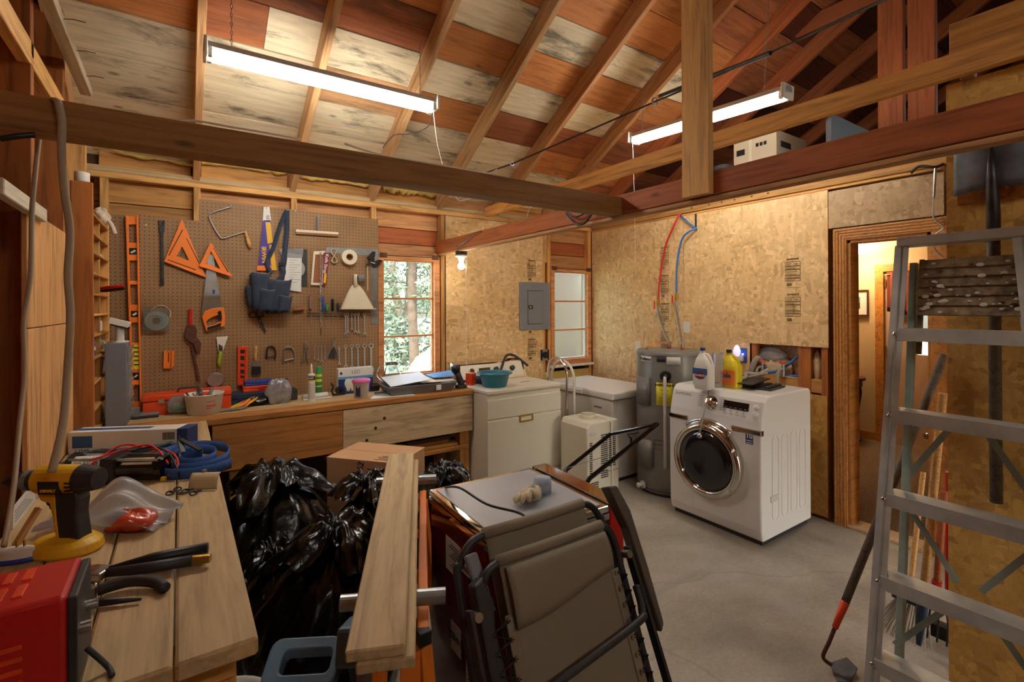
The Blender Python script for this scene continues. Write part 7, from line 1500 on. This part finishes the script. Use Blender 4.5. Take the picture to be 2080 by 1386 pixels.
shelf_item('plastic_tub', 3.82, 2, 'white square plastic tub in a lower cubby', 'tub', lambda t: (B().prism([(-.03, 0), (.03, 0), (.04, .09), (-.04, .09)], .1, None, (0, -.05, 0)).build('tub', 'white_mat', t, bev=.004), B().bx(-.042, .042, -.054, .054, .09, .1).build('lid', 'white_mat', t, bev=.003)))
shelf_item('tape_gun', 3.82, 3, 'grey tape roll with steel cutter in a lower cubby', 'tape roll', lambda t: (B().lathe([(.02, -.02), (.04, -.02), (.04, .02), (.02, .02), (.02, -.02)], (0, 0, .042), 22, MW, cap=False).build('roll', 'cream', t), B().bx(.0, .05, -.02, .02, .075, .08).build('cutter', 'steel', t)))
shelf_item('crumpled_paper', 3.8, 0, 'crumpled paper and rags in the lowest cubby', 'paper', lambda t: B().grid(20, 12, lump((.0, 0, .045), (.04, .08, .045), 44), cu=True).build('paper', 'rag', t, smooth=True))
tag(B().lathe([(.03, 0), (.032, .004), (.032, .05), (.03, .055), (.0, .056)], (sx0+.04, 3.36, sz1+.002), 18, cap=False).build('white_cup', 'white_mat', org=(sx0+.04, 3.36, sz1+.002), smooth=True), 'white cup on top of the cubby shelf side', 'cup')
# ---------------------------------------------------------------- on the side bench
VA = R(-34.2)                                 # local x = across the view, y = away
a, b_ = on(150, 925), on(392, 915); b_.y = 2.78
lf = thing('light_carton', ((a.x+b_.x)/2, (a.y+b_.y)/2+.06, ZB), 'long white and blue carton for a light fixture on the side bench', 'carton', rz=math.atan2(b_.y-a.y, b_.x-a.x))
L_ = (b_-a).length/2
B().bx(-L_, L_*.82, -.05, .05, 0, .105).build('carton', 'label_white', lf, bev=.002); B().bx(L_*.82, L_, -.05, .05, 0, .105).build('blue_end', 'lens_blue', lf, bev=.002)
B().bx(-L_, L_*.3, -.02, .02, .105, .1056).build('blue_stripe', 'label_blue', lf); B().bx(-L_*.93, -L_*.6, -.0507, -.05, .03, .085).build('blue_panel', 'label_blue', lf); B().bx(-L_*.9, L_*.3, -.0507, -.05, .0, .012).build('blue_foot', 'sky_blue', lf)
for i in range(9): B().bx(L_*.58+.006*i, L_*.58+.0035+.006*i, -.0507, -.05, .055, .09).build('barcode_line', 'ink', lf)
for i in range(3): B().bx(L_*.86, L_*.95-.01*i, -.0507, -.05, .03+.018*i, .034+.018*i).build('print', 'label_white', lf)
text('print', '2 YEAR', .02, 'ink', lf, lf.matrix_world @ V((-L_*.77, -.051, .018)), lf.matrix_world.to_3x3() @ V((1, 0, 0)), (0, 0, 1))
def rope(name, pix, z, r, m, label, cat, k=6, **kw):
    pts = spline([at(x, y, Z=ZB+z+dz) for x, y, dz in pix], k); return tag(B().tube(pts, r, 8, **kw).build(name, m, org=(pts[0].x, pts[0].y, ZB), smooth=True), label, cat)
rp = thing('braided_rope', on(290, 922), 'blue grey braided rope bundled in front of the light carton', 'rope')
for k in range(5):
    pts = spline([at(150+14*k, 926-3*k, Z=ZB+.012+.008*k), at(205+10*k, 915+3*(k % 2), Z=ZB+.02+.008*k), at(270+6*k, 918-4*(k % 3), Z=ZB+.022+.007*k), at(330+4*k, 908-2*k, Z=ZB+.02+.008*k), at(372-6*k, 904, Z=ZB+.014+.008*k)], 6); B().tube(pts, .0065, 8).build('strand', 'rope_blue', rp, w=True, smooth=True)
rs = thing('ratchet_strap', on(400, 940), 'blue ratchet strap with black buckle coiled on the bench', 'strap'); c = on(395, 940)
sp_ = [c+V(((.03+.0035*i)*math.cos(i*.42), (.045+.005*i)*math.sin(i*.42), .022)) for i in range(44)]; sb_ = B(); n_ = len(sp_)
sb_.add([p+V((0, 0, -.02)) for p in sp_]+[p+V((0, 0, .024)) for p in sp_], [(i, i+1, n_+i+1, n_+i) for i in range(n_-1)]); sb_.build('webbing', 'strap_blue', rs, w=True, solid=.002, smooth=True)
p0, p1 = at(365, 892, Z=ZB+.09), at(408, 915, Z=ZB+.045); p2 = at(372, 920, Z=ZB+.04)
B().bar(p0, p1, .022, .008).build('lever', 'black', rs, w=True, bev=.002); B().bar(p0, p2, .022, .008).build('lever', 'black', rs, w=True, bev=.002); B().bar(p2, at(300, 935, Z=ZB+.035), .03, .012).build('handle', 'black', rs, w=True, bev=.003)
# winch
wq = on(258, 984); wi = thing('electric_winch', (wq.x, wq.y+.05, ZB), 'black electric winch with steel cable drum and red wires', 'winch', rz=VA+R(5))
B().tube([(-.02, 0, .05), (.12, 0, .05), (.14, 0, .05)], [.045, .045, .038], 24).build('motor', 'black_gloss', wi, smooth=False); B().box((-.045, 0, .05), (.055, .1, .1)).build('gear_housing', 'black', wi, bev=.006)
B().tube([(-.19, 0, .055), (-.075, 0, .055)], .03, 20).build('drum', 'dark_steel', wi)
for k in range(14): B().tube([(-.185+.008*k+.004*math.sin(a_*3+k), .041*math.cos(a_), .055+.041*math.sin(a_)) for a_ in [2*PI*i/16 for i in range(16)]], .0042, 6, closed=True).build('cable_turn', 'rope_white', wi, smooth=True)
B().lathe([(.058, 0), (.058, .006)], (-.198, 0, .058), 24, Mx(((0, 0, 1), (0, 1, 0), (-1, 0, 0)))).build('flange', 'dark_steel', wi); B().box((-.225, 0, .04), (.05, .09, .08)).build('end_housing', 'charcoal', wi, bev=.006)
B().box((.055, -.028, .083), (.11, .03, .002), Mx.Rotation(R(38), 3, 'X')).build('rating_plate', 'cream', wi)
for y in (-.035, .035): B().bar((-.2, y, .098), (.13, y, .088), .008, .008).build('tie_rod', 'steel', wi)
for k, (m, pp) in enumerate((('red_cord', [(-.1, -.06, .1), (-.02, 0, .12), (.05, .03, .13), (.1, .02, .11), (.15, -.0, .06)]), ('red_cord', [(-.12, -.07, .06), (-.05, .03, .13), (.02, .09, .1), (.1, .1, .08), (.17, .03, .05), (.16, -.02, .02)]), ('black', [(-.02, .05, .1), (.05, .07, .11), (.12, .05, .09), (.19, -.01, .04), (.21, -.03, .01)]), ('red_cord', [(-.02, -.07, .008), (.01, -.09, .014), (.03, -.1, .008)]))): B().tube(spline(pp), .0042, 8).build('lead', m, wi, smooth=True)
B().box((.035, -.105, .008), (.014, .01, .012)).build('terminal', 'yellow', wi); B().box((.15, -.03, .012), (.016, .012, .014)).build('terminal', 'yellow', wi)
q = on(412, 1000); tn = thing('tan_bracket', (q.x, q.y+.02, ZB), 'tan curved metal bracket cover by the winch', 'bracket', rz=VA+.1)
B().grid(10, 8, lambda u, v: V((-.05+.1*u, .03*(1-math.cos(v*PI/2)), .055*math.sin(v*PI/2)+.001))).build('cover', 'tan_case', tn, solid=.003, smooth=True); B().bx(-.052, .052, -.014, .0, 0, .004).build('flange', 'tan_case', tn); B().cyl((-.01, .035, .055), (-.01, .035, .066), .008).build('boss', 'steel', tn)
for k in range(9):
    q = on(345+8*k, 1000-3*(k % 3)); 
ch_ = thing('shackle_chain', on(370, 1000), 'short loose chain with hook lying before the winch', 'chain')
for k in range(8):
    c = at(345+8*k, 1002-4*(k % 3), Z=ZB+.008); B().tube([c+V((.012*math.cos(a_), .008*math.sin(a_)*(1 if k % 2 else .4), .006*math.sin(a_)*(0 if k % 2 else 1))) for a_ in [2*PI*i/10 for i in range(10)]], .0028, 6, closed=True).build('link', 'dark_steel', ch_, w=True, smooth=True)
# drill
dq = on(135, 1118); kd = .00134
dl = thing('cordless_drill', (dq.x, dq.y, ZB), 'yellow and black cordless drill standing on its battery', 'drill', rz=VA)
def dp(x, y): return ((x-135)*kd, (1140-y)*kd)
def dprism(pix, t, nm, m, par=dl, yo=0., bev=.004): return B().prism([dp(*p) for p in pix], t, None, (0, yo-t/2, 0)).build(nm, m, par, bev=bev, seg=3)
def cy(x0, x1, y, r0, r1, nm, m, n=22):
    p, q_ = dp(x0, y), dp(x1, y); return B().tube([(p[0], 0, p[1]), (q_[0], 0, q_[1])], [r0*kd, r1*kd], n).build(nm, m, dl, smooth=False)
cy(4, 20, 996, 5, 8, 'bit_socket', 'rust'); cy(18, 56, 993, 12, 20, 'chuck', 'black'); cy(54, 66, 993, 21, 21, 'chuck_ring', 'gray_plastic'); cy(66, 86, 992, 20, 22, 'collar', 'charcoal'); cy(84, 172, 990, 29, 29, 'gear_case', 'yellow'); cy(168, 205, 990, 30, 22, 'motor_cap', 'charcoal')
pnl = dprism([(102, 986), (146, 986), (146, 1012), (104, 1012)], .081, 'side_panel', 'ink', bev=.002); text('brand', 'DEWALT', .0105, 'yellow', pnl, dl.matrix_world @ V((dp(125, 1005)[0], -.0412, dp(125, 1005)[1])), dl.matrix_world.to_3x3() @ V((1, 0, 0)), (0, 0, 1), bold=.0006)
for i in range(3): dprism([(158, 988+8*i), (170, 988+8*i), (170, 991+8*i), (158, 991+8*i)], .0835, 'vent', 'ink', bev=0)
dprism([(90, 1010), (135, 1012), (170, 1014), (174, 1030), (170, 1060), (178, 1120), (130, 1124), (128, 1080), (126, 1050), (108, 1040), (100, 1020)], .046, 'grip', 'charcoal', bev=.012); dprism([(88, 1008), (128, 1014), (130, 1060), (138, 1122), (131, 1124), (122, 1064), (116, 1035), (98, 1030)], .05, 'grip_spine', 'yellow', bev=.004); dprism([(103, 1032), (114, 1034), (117, 1052), (106, 1052)], .022, 'trigger', 'ink')
bt_ = B(); bt_.lathe([(.088, 0), (.094, .008), (.09, .026), (.07, .038), (.04, .045)], (.0, 0, 0), 30, Mx.Diagonal((1., .72, 1.))); bt_.build('battery', 'yellow', dl, smooth=False, bev=.003)
# red charger box
rc = thing('battery_charger', (-.30, 1.225, ZB), 'red steel battery charger box with louvres at the bench end', 'charger'); cw, cdp, chh = .135, .085, .18
B().bx(-cw, cw, -cdp, cdp, 0, chh).build('case', 'red', rc, bev=.008); B().bx(cw, cw+.014, -cdp+.004, cdp-.004, .004, chh-.006).build('end_panel', 'charcoal', rc, bev=.003)
for i in range(4):
    for y in (-.045, .02): B().bx(-.02+.026*i, -.006+.026*i, y, y+.045, chh-.001, chh+.003).build('louvre', 'orange_red', rc, bev=.001)
for i in range(5): B().bx(-.06, .08, -cdp-.003, -cdp+.001, .03+.02*i, .038+.02*i).build('louvre', 'orange_red', rc, bev=.001)
for y in (-.05, .03): B().cyl((cw+.014, y, .1), (cw+.03, y, .1), .01).build('post', 'steel', rc)
B().tube(spline([(cw+.02, -.03, .05), (cw+.05, -.04, .01), (cw+.06, -.07, .006)]), .005, 8).build('lead', 'charcoal', rc, smooth=True)
# pruners, crimper
q = on(185, 1190); pu2 = thing('crimping_tool', (q.x, q.y, ZB), 'crimping tool with two long black grips on the bench', 'crimper', rz=VA)
for p, m, r_ in (([(.02, .03, .02), (.1, .07, .03), (.215, .115, .035)], 'black', .014), ([(.02, .02, .02), (.11, .04, .022), (.2, .075, .022)], 'charcoal', .0135)): B().tube(p, [r_*.8, r_, r_], 12).build('grip', m, pu2, smooth=True)
B().cyl((.2, .075, .022), (.24, .085, .022), .0125, .011, 12).build('end_cap', 'brass', pu2); B().box((-.01, .02, .02), (.07, .05, .02)).build('head', 'steel', pu2, bev=.004); B().cyl((-.01, .02, .03), (-.01, .02, .036), .012).build('pivot', 'chrome', pu2)
q = on(230, 1195); pu3 = thing('pruning_shears', (q.x-.05, q.y-.01, ZB), 'curved black handled shears lying below the crimping tool', 'shears', rz=VA)
B().tube(spline([(.03, .0, .016), (.08, .03, .02), (.14, .03, .018), (.18, .01, .014)]), .013, 10).build('handle', 'charcoal', pu3, smooth=True); B().tube([(.0, -.04, .012), (.08, -.04, .012), (.15, -.025, .009)], [.011, .009, .003], 8).build('handle', 'black', pu3, smooth=True); B().lathe([(.012, 0), (.012, .026)], (.02, -.01, .002), 12).build('pivot', 'steel', pu3)
B().tube([(.02+.008*math.cos(i*.9), -.005+.008*math.sin(i*.9), .004+.0012*i) for i in range(24)], .0018, 5).build('spring', 'steel', pu3)
# plastic bag with orange lump
q = on(235, 1090); zb2 = thing('plastic_bag', (q.x, q.y+.02, ZB), 'open clear zip bag holding an orange red lump', 'bag', rz=VA)
def film(u, v):
    x = -.23+.34*u; y = -.03+.17*v; h_ = .11*math.exp(-((u-.5)/.32)**2)*(.35+.65*v)+.015+.012*math.sin(9*u+5*v)+.008*math.sin(17*v-11*u); return V((x, y, max(.003, h_)))
B().grid(34, 24, film).build('film', 'poly_bag', zb2, smooth=True, solid=.0012); B().grid(22, 12, lump((.03, .02, .032), (.07, .05, .03), 52), cu=True).build('contents', 'jelly', zb2, smooth=True); B().tube([(-.23, -.02, .02), (-.2, .05, .04), (-.16, .13, .05)], .003, 6).build('zip_strip', 'pink', zb2)
# white trowel float, stick, sign
q = on(35, 1140); tf = thing('plug_adapter', (q.x, q.y, ZB), 'white oval plug adapter with blue rim lying by the drill', 'adapter', rz=VA+.3); B().lathe([(.05, 0), (.055, .006), (.05, .014)], n=26, M=Mx.Diagonal((1.1, .5, 1))).build('rim', 'blue', tf); B().lathe([(.05, .014), (.045, .03), (.02, .038), (.0, .038)], n=26, M=Mx.Diagonal((1.1, .5, 1)), cap=False).build('body', 'white_mat', tf, smooth=True)
for x in (.0, .016): B().box((x, 0, .046), (.003, .008, .018)).build('prong', 'brass', tf)
a, b_ = on(0, 1125), at(80, 1030, Z=ZB+.1); tag(lumber('wooden_stick', a+V((.03, .0, .012)), b_, .022, .012, 'w_tan_handle'), 'flat wooden stirring stick propped beside the drill', 'stick')
a, b_ = at(22, 1062, X=X0+.04), at(84, 1024, X=X0+.04); sg = thing('card_strip', (X0+.03, (a.y+b_.y)/2, ZB), 'white printed card strip leaning against the plywood foot', 'card'); B().bx(-.004, .004, -.14, .14, 0, .06).build('card', 'label_white', sg)
for i in range(4): B().bx(.0041, .0047, -.12, .1-.03*i, .015+.01*i, .018+.01*i).build('print', 'gray_plastic', sg)
